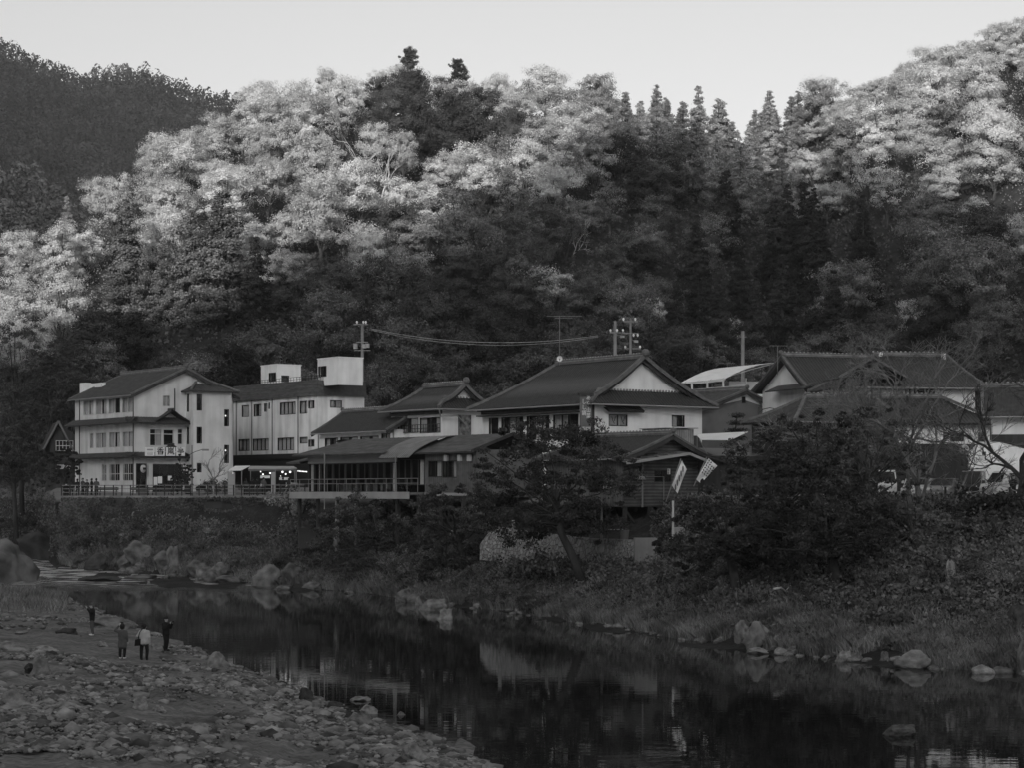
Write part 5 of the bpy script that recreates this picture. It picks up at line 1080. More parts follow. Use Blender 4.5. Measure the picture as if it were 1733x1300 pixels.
# ------------------------------------------------------------------ vehicles
def vehicle(label, loc, rz, paint, Lx=3.4, W=1.48, H=1.9, hood=.55, kind='van', group=None):
    t = thing('parked_van' if kind == 'van' else 'parked_car', label, kind, loc, rz, group); hw = W / 2
    if kind == 'van': prof = [(0, .35), (-.02, .8), (.12, 1.0), (hood, 1.08), (hood + .55, H - .08), (hood + .8, H), (Lx - .25, H), (Lx, H - .2), (Lx, .35)]
    else: prof = [(0, .35), (0, .62), (.12, .72), (1.15, .9), (1.85, H), (3.1, H), (3.75, .95), (Lx, .9), (Lx, .35)]
    m = MB(); n = len(prof); taper = lambda z: hw - max(0, z - .95) * .13
    for s in (-1, 1): m.face([(x, s * taper(z), z) for x, z in prof][::s])
    for i in range(n): a, c = prof[i], prof[(i + 1) % n]; m.face([(a[0], -taper(a[1]), a[1]), (c[0], -taper(c[1]), c[1]), (c[0], taper(c[1]), c[1]), (a[0], taper(a[1]), a[1])])
    body = m.build('body', paint, t)
    if kind == 'van': ws = (prof[3], prof[4]); sides = [(hood + .6, 1.35), (1.45, 2.3), (2.4, Lx - .2)]
    else: ws = (prof[3], prof[4]); sides = [(1.75, 2.4), (2.5, 3.3)]
    a, c = Vector((ws[0][0], 0, ws[0][1])), Vector((ws[1][0], 0, ws[1][1])); nn = Vector((-(c.z - a.z), 0, c.x - a.x)).normalized() * .012; p, q = a.lerp(c, .08) + nn, a.lerp(c, .92) + nn; m = MB()
    m.sheet([(p.x, -taper(p.z) + .08, p.z), (p.x, taper(p.z) - .08, p.z), (q.x, taper(q.z) - .08, q.z), (q.x, -taper(q.z) + .08, q.z)], .01); m.build('windscreen', m_autoglass, t)
    for s in (-1, 1):
        for (x0, x1) in sides:
            z0, z1 = 1.02, H - .14; m = MB(); lean = .3 if (x0, x1) == sides[0] else 0
            m.face([(x0, s * (taper(z0) + .012), z0), (x1, s * (taper(z0) + .012), z0), (x1, s * (taper(z1) + .012), z1), (x0 + lean, s * (taper(z1) + .012), z1)]); m.build('side_window', m_autoglass, t)
        for x in (.62, Lx - .62):
            m = MB(); m.tube([(x, s * (hw - .16), .29), (x, s * (hw + .015), .29)], .29, 14); w = m.build('wheel', m_tyre, t); m = MB(); m.tube([(x, s * (hw + .005), .29), (x, s * (hw + .025), .29)], .17, 10); m.build('rim', m_steel, w)
        m = MB(); m.ball((.06 if kind == 'van' else .04, s * (hw - .25), .78 if kind == 'van' else .68), .13, 8, 6, (.6, 1.2, .8)); m.build('headlight', m_tarp, t)
        m = MB(); m.box(hood + .28 if kind == 'van' else 1.55, (hood if kind == 'van' else 1.27) + .4, s * (hw + .02), s * (hw + .2), 1.05, 1.25); m.build('mirror', paint, t)
    m = MB(); m.box(-.07, -.005, -hw + .05, hw - .05, .3, .52); m.build('bumper', m_blackmetal if paint is m_card else paint, t); m = MB(); m.box(-.085, -.073, -.17, .17, .36, .46); m.build('number_plate', m_tarp, t)
    return t
def park(label, u, d, deg, paint, **k):
    x, y = XY(u, d); return vehicle(label, (x, y, ground_at(x, y)), R(deg), paint, **k)
park('pale small van with a large upright windscreen beside the canvas shelter', 1672, 141, 35, m_carw, Lx=3.4)
park('dark small van behind the rope fence left of the pale van', 1640, 143, 70, m_card)
park('silver car half hidden by branches near the twin trunked tree', 1585, 142, 65, m_carg, kind='car', Lx=4.1, H=1.42, W=1.66)
park('white low car glimpsed through the maple twigs', 1545, 144, 70, m_carw, kind='car', Lx=4.1, H=1.42, W=1.66)
park('white van deep in the shade behind the maple branches', 1500, 150, 80, m_carw)

# ------------------------------------------------------------------ people
def blob(name, caps, mat, parent=None, vox=.022, smooth_it=4):
    """One continuous skin grown round tapered capsules (a, ra, b, rb), fused by a voxel remesh."""
    m = MB()
    for a, ra, c, rb in caps:
        a, c = Vector(a), Vector(c); d = c - a; k = 5
        if d.length < 1e-4: m.ball(a, ra, 10, 8); continue
        m.tube([a.lerp(c, i / k) for i in range(k + 1)], [ra + (rb - ra) * i / k for i in range(k + 1)], 10); m.ball(a, ra, 10, 8); m.ball(c, rb, 10, 8)
    o = m.build(name, mat); r = o.modifiers.new('r', 'REMESH'); r.mode = 'VOXEL'; r.voxel_size = vox; r.use_smooth_shade = True
    s = o.modifiers.new('s', 'SMOOTH'); s.iterations = smooth_it; s.factor = .5
    dg = bpy.context.evaluated_depsgraph_get(); me = bpy.data.meshes.new_from_object(o.evaluated_get(dg)); old = o.data; bpy.data.objects.remove(o); bpy.data.meshes.remove(old)
    me.materials.clear(); me.materials.append(mat); return link(name, me, parent)
def person(label, loc, rz, h=1.66, arms=('down', 'down'), top=None, legs=None, shoe=None, coat=0, lean=0, head_turn=0, stance=.11, hair_mat=None, hair='short', vox=.022, group=None, bulk=1.0):
    t = thing('person', label, 'person', loc, rz, group); k = h / 1.68; V = lambda x, y, z: Vector((x * k, y * k, z * k))     # faces local -y
    hip, sh = .86, 1.36; ly = lean; caps = []; tc = []; lc = []; shs = []
    neck = V(0, ly, 1.42); headc = V(0, ly - .02, 1.565)
    caps += [(V(0, 0, hip), .13 * k, V(0, ly * .5, 1.1), .115 * k), (V(0, ly * .5, 1.1), .115 * k, V(0, ly, 1.3), .14 * k), (V(0, ly, 1.34), .07 * k, headc, .055 * k), (headc + V(0, .012, .02), .098 * k, headc + V(0, -.012, -.02), .09 * k), (headc + V(0, -.02, -.07), .06 * k, headc + V(0, -.04, -.085), .05 * k), (headc + V(0, -.1, -.01), .016 * k, headc + V(0, -.117, -.035), .02 * k)]
    for s in (-1, 1): caps += [(headc + V(s * .098, .0, .0), .02 * k, headc + V(s * .1, .005, -.04), .016 * k)]
    tc += [(V(-.07, 0, hip - .02 - coat), .14 * k * bulk, V(.07, 0, hip - .02 - coat), .14 * k * bulk), (V(-.06, 0, hip + .04), .14 * k * bulk, V(.06, 0, hip + .04), .14 * k * bulk), (V(-.06, 0, hip), .14 * k * bulk, V(-.07, ly * .5, 1.12), .13 * k * bulk), (V(.06, 0, hip), .14 * k * bulk, V(.07, ly * .5, 1.12), .13 * k * bulk), (V(-.09, ly * .5, 1.1), .13 * k * bulk, V(-.1, ly, 1.29), .12 * k * bulk), (V(.09, ly * .5, 1.1), .13 * k * bulk, V(.1, ly, 1.29), .12 * k * bulk), (V(-.17, ly, sh - .03), .075 * k, V(.17, ly, sh - .03), .075 * k), (V(0, ly, sh), .075 * k, V(0, ly, 1.43), .065 * k), (V(0, ly * .5, 1.05), .16 * k, V(0, ly, 1.28), .165 * k)]
    if coat: tc += [(V(-.07, 0, hip), .14 * k * bulk, V(-.08, 0, hip - coat), .155 * k), (V(.07, 0, hip), .14 * k * bulk, V(.08, 0, hip - coat), .155 * k)]
    for s, pose in ((-1, arms[0]), (1, arms[1])):
        S_ = V(s * .19, ly, sh - .04)
        if pose == 'down': el, wr = V(s * .25, ly + .03, 1.08), V(s * .25, ly - .06, .84); hd = V(s * .25, ly - .08, .75)
        elif pose == 'photo': el, wr = V(s * .24, ly - .14, 1.14), V(s * .1, ly - .34, 1.37); hd = V(s * .07, ly - .38, 1.45)
        elif pose == 'raise': el, wr = V(s * .33, ly - .12, 1.2), V(s * .34, ly - .28, 1.44); hd = V(s * .33, ly - .32, 1.53)
        elif pose == 'high': el, wr = V(s * .4, ly - .06, 1.36), V(s * .24, ly - .16, 1.6); hd = V(s * .2, ly - .2, 1.69)
        elif pose == 'front': el, wr = V(s * .27, ly - .02, 1.1), V(s * .2, ly - .27, 1.1); hd = V(s * .16, ly - .34, 1.13)
        elif pose == 'hip': el, wr = V(s * .34, ly + .02, 1.1), V(s * .3, ly - .2, 1.0); hd = V(s * .28, ly - .28, .98)
        caps += [(S_, .055 * k, el, .042 * k), (el, .042 * k, wr, .03 * k), (wr, .03 * k, wr.lerp(hd, .55), .036 * k)]
        d = (hd - wr).normalized(); sd = d.orthogonal().normalized(); f0 = wr.lerp(hd, .6)
        for j, (off, ln) in enumerate(((-.03, .075), (-.01, .088), (.01, .082), (.03, .065))):
            b0 = f0 + sd * off * k; kn = b0 + d * ln * .55 * k; tip = kn + (d + Vector((0, -.35, 0))).normalized() * ln * .5 * k; caps += [(b0, .011 * k, kn, .011 * k), (kn, .011 * k, tip, .009 * k)]
        caps += [(wr.lerp(hd, .2) - sd * .02 * k, .013 * k, wr.lerp(hd, .5) - sd * .062 * k, .012 * k)]
        tc += [(S_, .08 * k, el, .066 * k), (el, .066 * k, wr.lerp(el, .06), .05 * k)]
    for s in (-1, 1):
        H_, K_, A_ = V(s * .085, 0, hip), V(s * (stance + .01), -.02, .47), V(s * stance, .03, .09)
        caps += [(H_, .09 * k, K_, .06 * k), (K_, .06 * k, A_, .042 * k), (V(s * stance, .03, .05), .04 * k, V(s * stance, -.13, .035), .032 * k)]
        lc += [(H_, .112 * k, K_, .085 * k), (K_, .085 * k, A_ + V(0, 0, .02), .068 * k)]; shs += [(V(s * stance, .05, .05), .05 * k, V(s * stance, -.14, .04), .042 * k)]
    lc += [(V(-.06, 0, hip + .02), .125 * k, V(.06, 0, hip + .02), .125 * k)]
    blob('body', caps, m_skin, t, vox * .62, 2); blob('trousers', lc, legs or m_cloth_d, t, vox); blob('jacket', tc, top or m_cloth_d, t, vox); blob('shoes', shs[:1], shoe or m_cloth_d, t, vox * .7); blob('shoes', shs[1:], shoe or m_cloth_d, t, vox * .7)
    hc = [(headc + V(0, .035, .035), .118 * k, headc + V(0, -.005, .06), .108 * k), (headc + V(0, .06, -.04), .08 * k, headc + V(0, .05, .03), .09 * k)]
    if hair == 'bob': hc += [(headc + V(-.07, .03, -.06), .055 * k, headc + V(-.06, .02, .03), .07 * k), (headc + V(.07, .03, -.06), .055 * k, headc + V(.06, .02, .03), .07 * k), (headc + V(0, .07, -.08), .06 * k, headc + V(0, .06, 0), .08 * k)]
    blob('hair', hc, hair_mat or m_hair, t, vox * .8); return t
def on_beach(u, v):
    best = min(((abs(HC - (v - VH) * d / F - tz(u, d)), d) for d in np.arange(60, 160, .25)), key=lambda q: q[0]); d = best[1]; x, y = XY(u, d); return Vector((x, y, tz(u, d) - .01))
pA, pB, pC, pD = on_beach(156, 1076), on_beach(207, 1115.5), on_beach(244, 1117.5), on_beach(281, 1102)
a = person('person in black jacket and white shoes at the shore, one hand raised', pA, R(-75), 1.72, ('down', 'raise'), m_cloth_d, m_cloth_m, m_shoe, hair_mat=m_cloth_m, stance=.12)
b_ = person('person in knee length grey coat with bobbed dark hair, arms lifted to take a picture', pB, R(168), 1.58, ('down', 'high'), m_cloth_m, m_cloth_d, m_shoe, coat=.24, hair='bob')
c_ = person('person in pale shirt and dark trousers seen from behind with shoulder bag', pC, R(176), 1.66, ('down', 'hip'), m_cloth_l, m_cloth_d, m_cloth_n, stance=.13, bulk=1.12)
d_ = person('person all in black lifting a small camera at the water edge', pD, R(60), 1.7, ('photo', 'photo'), m_cloth_d, m_cloth_d, m_cloth_d, lean=.02, stance=.07)
# their bags and cameras are things of their own
t = thing('shoulder_bag', 'black shoulder bag hanging at the left hip of the person in the pale shirt', 'bag', pC + Vector((-.3, -.08, .66))); m = MB(); m.hexa([(-.13, -.06, 0), (.15, -.06, .02), (.15, .1, .02), (-.13, .1, 0), (-.1, -.04, .3), (.16, -.04, .34), (.16, .08, .34), (-.1, .08, .3)]); m.build('bag_body', m_cloth_d, t); m = MB(); m.tube([(.05, -.02, .33), (.08, -.07, .5), (.14, -.13, .66), (.2, -.02, .76), (.2, .1, .66), (.1, .08, .36)], .02, 5); m.build('strap', m_cloth_d, t)
for o_, p_, lab in ((d_, V := Vector((0, -.41, 1.47)), 'small dark camera held up by the person all in black'), (b_, Vector((.15, -.33, 1.62)), 'dark phone held up by the person in the grey coat')):
    w = o_.matrix_basis @ p_; t = thing('camera', lab, 'camera', w, o_.rotation_euler.z); m = MB(); m.box(-.07, .07, -.025, .025, -.045, .045); m.build('camera_body', m_blackmetal, t); m = MB(); m.tube([(0, -.025, 0), (0, -.06, 0)], .03, 8); m.build('lens', m_autoglass, t)
# visitors on the promenade, a few pixels tall
proto = [person('', (0, 0, -50), 0, 1.66, ('down', 'front'), m_cloth_d, m_cloth_n, vox=.04), person('', (0, 0, -50), 0, 1.6, ('down', 'down'), m_cloth_n, m_cloth_d, vox=.04, coat=.15, hair='bob'), person('', (0, 0, -50), 0, 1.7, ('front', 'front'), m_cloth_m, m_cloth_d, vox=.04)]
crowd = [(112, 212.6, 0, 20, 'visitor in dark clothes at the far left end of the promenade railing'), (121, 213.4, 1, 200, 'visitor in a long dark coat standing second from the railing\'s left end'), (131, 213.0, 0, 160, 'visitor in dark clothes facing the inn below the left pent roof'), (140, 214.2, 2, 60, 'visitor in grey top among the dark group before the inn windows'), (147, 212.8, 1, 10, 'visitor in long dark coat facing the river before the inn'), (155, 213.8, 0, 120, 'visitor in dark clothes nearest the barred inn windows'), (163, 212.9, 2, 190, 'visitor in grey top with back turned beside the barred windows'), (290, 212.3, 0, 90, 'visitor in dark clothes by the shop window of the inn'), (300, 212.7, 1, 250, 'visitor in long dark coat right of the inn menu boards'),
         (416, 208.6, 1, 180, 'visitor in long dark coat at the left counter of the food stall'), (427, 208.4, 0, 170, 'visitor in dark clothes under the middle stall canopy'), (436, 208.2, 0, 200, 'visitor in dark clothes leaning by the stall menu'), (446, 208.0, 2, 160, 'visitor in grey top just left of the stall\'s hanging cloth'), (479, 207.2, 0, 185, 'visitor in dark clothes under the brightest stall lamps'), (489, 207.0, 1, 150, 'visitor in long dark coat at the right stall counter'), (1715, 138.2, 0, 30, 'person in dark clothes standing beside the pale van')]
for k, (u, d, i, rz, lab) in enumerate(crowd):
    x, y = XY(u, d); z = ground_at(x, y); o = proto[i]
    if i < 3 and o.location.z < -40: o.location = (x, y, z); o.rotation_euler = (0, 0, R(rz))
    else: o = copy_tree(o, loc=(x, y, z), rz=R(rz))
    tag(o, lab, 'person', 'visitors on the promenade' if u < 1000 else None)
    if u > 1000 and 'group' in o: del o['group']
# benches on the promenade
def bench(u, d, lab):
    x, y = XY(u, d); t = thing('bench', lab, 'bench', (x, y, 7.9), R(4), 'benches on the promenade'); m = MB(); [m.box(-1.0, 1.0, -.22 + .15 * i, -.1 + .15 * i, .42, .46) for i in range(3)]; m.build('seat', m_wood, t); m = MB(); [m.box(-1.0, 1.0, .24, .28, .58 + .15 * i, .7 + .15 * i) for i in range(2)]; m.build('backrest', m_wood, t)
    for sx in (-.8, .8): m = MB(); m.box(sx - .04, sx + .04, -.2, .25, 0, .42); m.box(sx - .04, sx + .04, .2, .26, .42, .88); m.build('leg', m_blackmetal, t)
bench(183, 213.0, 'dark bench in front of the barred inn windows'); bench(238, 212.6, 'dark bench before the inn doorway'); bench(272, 212.0, 'dark bench before the shop window')
for u, lab in ((241, 'dark round planter left of the inn column'), (340, 'low dark planter beside the street lamp')):
    x, y = XY(u, 214.0 if u < 300 else 211.5); t = thing('planter', lab, 'planter', (x, y, 7.9)); m = MB(); m.tube([(0, 0, 0), (0, 0, .55)], [.4, .5], 12); m.build('pot', m_grey, t); m = MB(); [m.ball((random.uniform(-.3, .3), random.uniform(-.3, .3), .7 + random.uniform(0, .2)), .25, 7, 5) for _ in range(6)]; m.build('foliage', m_dark, t)
for k, u in enumerate((341, 351, 361)):
    x, y = XY(u, 212); m = MB(); m.box(-.12, .12, -.12, .12, 0, .12); m.tube([(0, 0, .12), (0, 0, .62)], .05, 6); m.box(-.11, .11, -.11, .11, .62, .95); tag(m.build('lantern_post', m_greyl, loc=(x, y, 7.95)), ('low pale garden lantern nearest the street lamp', 'middle low pale garden lantern under the bare tree', 'low pale garden lantern nearest the food stall')[k], 'lantern', 'garden lanterns by the bare tree')
# clutter under the stilt house
for k, (u, v, d, w, h, mt, lab, nm) in enumerate(((1040, 897, 147, .3, .06, m_greyl, 'pale small table top under the stilt house', 'side_table'), (1057, 905, 146.5, .28, .5, m_grey, 'grey bucket on the terrace under the stilt house', 'bucket'), (1147, 899, 146, .5, 1.1, m_greyl, 'pale upright board leaning by the right stilt', 'board'))):
    o = P(u, v, d); t = thing(nm, lab, nm.replace('_', ' '), o); m = MB()
    if nm == 'side_table': m.box(-.6, .6, -.3, .3, -.03, .03); m.build('top', mt, t); [(MB.box(q := MB(), sx - .03, sx + .03, -.2, .2, -.9, -.03), q.build('leg', m_pipe, t)) for sx in (-.45, .45)]
    elif nm == 'bucket': m.tube([(0, 0, -.35), (0, 0, .3)], [.26, .34], 12); m.build('pail', mt, t); q = MB(); q.tube([(-.34, 0, .28), (0, -.1, .5), (.34, 0, .28)], .02, 5); q.build('handle', m_pipe, t)
    else: m.hexa([(-.4, -.2, -.9), (.5, -.2, -.9), (.5, -.14, -.9), (-.4, -.14, -.9), (-.4, .1, .25), (.5, .1, .25), (.5, .16, .25), (-.4, .16, .25)]); m.build('panel', mt, t)
# ------------------------------------------------------------------ foliage
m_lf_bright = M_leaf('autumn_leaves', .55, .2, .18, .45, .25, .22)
m_lf_mid = M_leaf('turning_leaves', .3, .35, .3)
m_lf_dark = M_leaf('evergreen_leaves', .075, .4, .35, .25)
m_lf_shade = M_leaf('deep_green_shade_leaves', .09, .4, .55, .25)  # dark tone carries the hill's shade; also used on dark bushes
m_lf_cedar = M_leaf('cedar_needles', .27, .35, .25, .2)
m_lf_brush = M_leaf('sunlit_brush_leaves', .2, .4, .1, .3, .4)  # brush tone lightened to carry the sunlight of the lit slopes
m_lf_cedarh = M_leaf('slope_cedar_needles', .14, .4, .2, .2)
m_lf_cedard = M_leaf('shaded_cedar_needles', .045, .35, .3, .2)  # shaded copy of the cedar needles, shade put into the colour
m_lf_maple = M_leaf('red_maple_leaves', .08, .5, .2, .3, .6)
m_lf_bank = M_leaf('bank_leaves', .13, .55, .3, .3, .5)
m_lf_shrub = M_leaf('shrub_leaves', .17, .4, .35, .3, .6)
m_grass = M_leaf('dry_grass', .23, .5, .2, .3, .35)
m_lf_far = M_leaf('far_forest_leaves', .075, .5, .2, .2, .05, .2)
def unit(n, g=rng):
    v = g.normal(size=(n, 3)); return v / np.linalg.norm(v, axis=1, keepdims=True)
def leaves(pos, nrm, size, g=rng, aspect=1.5):
    n = len(pos); r = unit(n, g); t = np.cross(nrm, r); t /= np.linalg.norm(t, axis=1, keepdims=True) + 1e-9; b = np.cross(nrm, t)
    s = (size * g.uniform(.55, 1.25, n))[:, None] * .5
    V = np.stack([pos - t * s, pos + b * s * aspect * .5 - t * s * .1, pos + t * s * 1.1, pos - b * s * aspect * .5 + t * s * .1], 1).reshape(-1, 3)
    return V
def leaf_mesh(name, parts, mat):
    V = np.concatenate(parts); return mesh_np(name, V, np.arange(len(V)).reshape(-1, 4), mat)
def cloud(cent, rad, per, size, mid, g, flat=1.0, out=.65, rnd=.75):
    n = len(cent) * per; c = np.repeat(cent, per, 0); r = np.repeat(rad, per)
    u = unit(n, g); q = u * (r * g.uniform(.02, 1.0, n) ** .5 * np.where(g.random(n) < .12, 1.5, 1.0))[:, None]; q[:, 2] *= flat
    nr = u * .5 + (c + q - mid) / (np.linalg.norm(c + q - mid, axis=1, keepdims=True) + 1e-6) * out + unit(n, g) * rnd
    return leaves(c + q, nr / np.linalg.norm(nr, axis=1, keepdims=True), size, g)
def limb(m, a, c, r0, r1, g, n=4, wob=.12):
    a, c = np.array(a, float), np.array(c, float); L = np.linalg.norm(c - a); pts = [a + (c - a) * i / n + (g.normal(size=3) * wob * L / n if 0 < i < n else 0) for i in range(n + 1)]
    m.tube(pts, [r0 + (r1 - r0) * i / n for i in range(n + 1)], 5, cap=False)
def decid(seed, Rr=5, H=12, th=3.5, lobes=10, clumps=15, per=110, size=.24, flat=.8, limbs=True):
    g = np.random.default_rng(seed); mid = np.array([0, 0, th + (H - th) * .45]); LC = []
    for k in range(lobes):
        a = 2.4 * k + g.uniform(-.5, .5); hgt = (k + .5) / lobes; rr = Rr * (.62 - .38 * abs(hgt - .35)) * g.uniform(.55, 1.1); LC.append([rr * math.cos(a), rr * math.sin(a), th + (H - th) * (.12 + .74 * hgt)])
    LC = np.array(LC); LR = Rr * g.uniform(.3, .5, lobes); cs, rs = [], []
    for c, r in zip(LC, LR):
        d = unit(clumps, g); d[:, 2] = np.abs(d[:, 2]) * .9 - .2; cs.append(c + d * r * g.uniform(.35, 1.25, (clumps, 1)) * [1, 1, flat]); rs.append(r * g.uniform(.22, .6, clumps))
    V = [cloud(np.concatenate(cs), np.concatenate(rs), per, size, mid, g, flat, .6, .38)]
    t = MB(); limb(t, (0, 0, -1.2), (g.uniform(-.3, .3), g.uniform(-.3, .3), th + (H - th) * .4), .03 * H, .014 * H, g)
    if limbs:
        for c in LC: limb(t, (0, 0, th * g.uniform(.7, 1.1)), c, .011 * H, .004 * H, g)
    return leaf_mesh('crown', V, m_lf_mid), t.me('trunk', m_bark)
def cedar(seed, Rr=2.6, H=15, per=150, size=.25, base=.1):
    g = np.random.default_rng(seed); cs, rs = [], []; z = base * H
    while z < H - .3:
        q = 1 - (z - base * H) / (H * (1 - base)); r = Rr * (q ** .8) + .12; n = max(2, int(2.6 * r) + 2); a0 = g.uniform(0, 6.28)
        for k in range(n):
            a = a0 + 6.283 * k / n + g.uniform(-.3, .3); l = r * g.uniform(.62, 1.12); zz = z + g.uniform(-.8, .8) * (.4 + .3 * r)
            for f in ((.55, 1.0) if r > 1.3 else (.75,)): cs.append([l * f * math.cos(a), l * f * math.sin(a), zz - .22 * l * f * f]); rs.append((.17 * r + .36) * g.uniform(.6, 1.4))
        z += (.55 + .3 * r) * g.uniform(.8, 1.15)
    cs = np.array(cs); V = [cloud(cs, np.array(rs), per, size, np.array([0, 0, H * .4]), g, .72, .5, .4)]; t = MB(); t.tube([(0, 0, -1), (0, 0, H * .5), (0, 0, H * .98)], [.018 * H, .012 * H, .03], 6); return leaf_mesh('crown', V, m_lf_cedar), t.me('trunk', m_bark)
def pine(seed, Rr=3.6, H=15, per=70, size=.26, base=.12):
    g = np.random.default_rng(seed); cs, rs = [], []; t = MB(); t.tube([(0, 0, -1), (.2, 0, H * .4), (-.1, .1, H * .97)], [.02 * H, .014 * H, .05], 6); z = base * H
    while z < H * .985:
        q = 1 - (z - base * H) / (H * (1 - base)); L = (Rr * q ** .7 + .35) * g.uniform(.55, 1.1)
        for k in range(5 if q > .15 else 3):
            a = g.uniform(0, 6.28); l = L * g.uniform(.6, 1.15); e = np.array([l * math.cos(a), l * math.sin(a), z + .22 * l]); limb(t, (0, 0, z), e, .06, .025, g)
            for f in (.4, .65, .85, 1.0): cs.append(np.array([0, 0, z]) * (1 - f) + e * f + g.normal(size=3) * .28); rs.append(.5 * g.uniform(.5, 1.3))
        z += H * .05 * g.uniform(.7, 1.3)
    V = [cloud(np.array(cs), np.array(rs), per, size, np.array([0, 0, H * .5]), g, .8, .6, .45)]; return leaf_mesh('crown', V, m_lf_dark), t.me('trunk', m_bark)
def bare(seed, H=10, spread=.55, depth=5, r0=.16, n0=3, mat=None, lean=(0, 0), droop=0):
    g = np.random.default_rng(seed); t = MB()
    def grow(a, d, L, r, k):
        d = d / np.linalg.norm(d); pts = [a]; n = 3
        for i in range(n): d = d + g.normal(size=3) * .16; d[2] += .04 - droop * (k < depth - 1); d /= np.linalg.norm(d); pts.append(pts[-1] + d * L / n)
        t.tube(pts, [max(.013, r * (1 - .35 * i / n)) for i in range(n + 1)], 5 if k > 2 else 3, cap=False)
        if k == 0: return
        for j in range(n0 if k > 1 else n0 + 1):
            u = g.normal(size=3); u /= np.linalg.norm(u); q = d + u * spread * g.uniform(.6, 1.5); s = pts[g.integers(1, n + 1)] if j else pts[-1]; grow(s, q, L * g.uniform(.6, .82), r * .64, k - 1)
    grow(np.array([0, 0, -.4]), np.array([lean[0], lean[1], 1.0]), H * .33, r0, depth); return t.me('branches', mat or m_barkg)
def plant(name, label, cat, loc, rz, sc, crown, trunk, mat=None, group=None, tmat=None):
    t = thing(name, label, cat, loc, rz, group); t.scale = (sc, sc, sc) if not isinstance(sc, tuple) else sc
    for nm, me, mt in (('crown', crown, mat), ('trunk', trunk, tmat)):
        if me is None: continue
        o = link(nm, me, t)
        if mt: o.material_slots[0].link = 'OBJECT'; o.material_slots[0].material = mt
    return t
DEC = [decid(100 + i, Rr=5.0 + .3 * (i % 3), H=11.5 + (i % 4) * .8, lobes=9 + i % 3) for i in range(7)]
LOW = [decid(150 + i, Rr=5.2, H=9, th=2, lobes=10, flat=.7) for i in range(3)]
CED = [cedar(200 + i, Rr=2.6 + .25 * (i % 3), H=14.5 + i % 3) for i in range(5)]
PIN = [pine(300 + i, H=14 + i) for i in range(3)]
GHOST = [decid(400 + i, Rr=4.4, H=11, th=3, lobes=9, clumps=12, per=30, size=.24) for i in range(2)]     # half bare crowns

edge = curve(EDGE)
def hill_d_for_top(u, vtop, H):
    lo = float(d_hill(u)) - 12; best = None
    for d in np.arange(lo, float(d_ridge(u)) + 12, 1.0):
        e = abs(tz(u, d) + H - (HC + (VH - vtop) * d / F))
        if best is None or e < best[0]: best = (e, d)
    return best[1]
heroes = []
def hero(name, label, u, vtop, var, H, sc, mat, rz=0, sx=1.0, tmat=None, group=None):
    d = hill_d_for_top(u, vtop, H * sc); x, y = XY(u, d); heroes.append((x, y, (1.6 if name == 'pine_tree' else 3.2) * sc * sx))
    if name == 'cedar_tree':
        for k in (6, 12, 18): heroes.append((x * (y - k) / y, y - k, 3.4))
    t = plant(name, label, 'tree', (x, y, tz(u, d)), rz, (sc * sx, sc * sx, sc), var[0], var[1], mat, group, tmat); return t
hero('pine_tree', 'tallest open crowned pine on the hill skyline, left of the two', 692, 76, PIN[0], 14, 1.12, m_lf_dark, 0, 1.15)
hero('pine_tree', 'second skyline pine with a rounded dense top, right of the tallest pine', 775, 96, PIN[1], 15, .95, m_lf_dark, 1)
hero('pine_tree', 'dark pine with flat branch tiers in the saddle of the skyline', 1381, 158, PIN[2], 16, .62, m_lf_dark, 2)
hero('cedar_tree', 'slim cedar tip beside the dark saddle pine on the skyline', 1401, 152, CED[0], 14.5, .6, m_lf_cedar, .4, .8)
hero('cedar_tree', 'broad dark cedar on the sunlit left slope, nearest the bright edge of the hill', 213, 333, CED[1], 15.5, 1.2, m_lf_cedarh, 0, 1.2)
hero('cedar_tree', 'tallest billowing cedar on the left slope above the white concrete building', 376, 303, CED[2], 16.5, 1.3, m_lf_cedarh, 1, 1.25)
hero('cedar_tree', 'billowing cedar just left of the tallest cedar of the left slope', 322, 352, CED[3], 14.5, 1.2, m_lf_cedarh, 2, 1.15)
hero('cedar_tree', 'slim pale cedar spire on the far left flank of the hill', 113, 296, CED[4], 15.5, .6, m_lf_mid, 3, .9)
hero('cedar_tree', 'dark cedar lower down between the two large cedars of the left slope', 278, 405, CED[0], 14.5, .9, m_lf_cedarh, 4, 1.2)
hero('cedar_tree', 'dark cedar to the right of the tallest cedar, mostly in shade', 432, 395, CED[1], 15.5, .9, m_lf_dark, 5, 1.1)
hero('broadleaf_tree', 'bright slender tree lit before dark trees, right of the dead trunks', 682, 218, DEC[0], 11.5, .95, m_lf_bright, 0, .72)
hero('broadleaf_tree', 'wide sunlit crown in the middle of the hill above the restaurant', 812, 252, DEC[1], 12.3, 1.0, m_lf_bright, 1, 1.1)
hero('broadleaf_tree', 'sunlit spiky crown beside the wide bright crown in the middle of the hill', 893, 232, DEC[2], 13.1, 1.0, m_lf_bright, 2, 1.0)
hero('broadleaf_tree', 'sunlit rounded crown below the dead trunks in the middle of the hill', 735, 300, DEC[3], 13.9, .95, m_lf_bright, 3, 1.15)
hero('broadleaf_tree', 'lit low crown under the rounded bright crown in the hill middle', 700, 362, LOW[0], 9, 1.0, m_lf_mid, 3, 1.1)
hero('broadleaf_tree', 'mid grey domed tree in the shade above the restaurant ridge', 945, 452, LOW[1], 9, 1.0, m_lf_mid, 1, 1.3)
hero('broadleaf_tree', 'pale rounded tree standing right of the utility poles', 1096, 498, LOW[2], 9, .85, m_lf_bright, 2, .85)
hero('broadleaf_tree', 'thin pale tree beside the bare pole behind the carport', 1243, 534, GHOST[0], 11, .6, m_lf_bright, 0, .9)
hero('broadleaf_tree', 'thin pale leaved tree in the shade above the large right hand house', 1538, 498, GHOST[1], 11, .8, m_lf_bright, 0, .8)
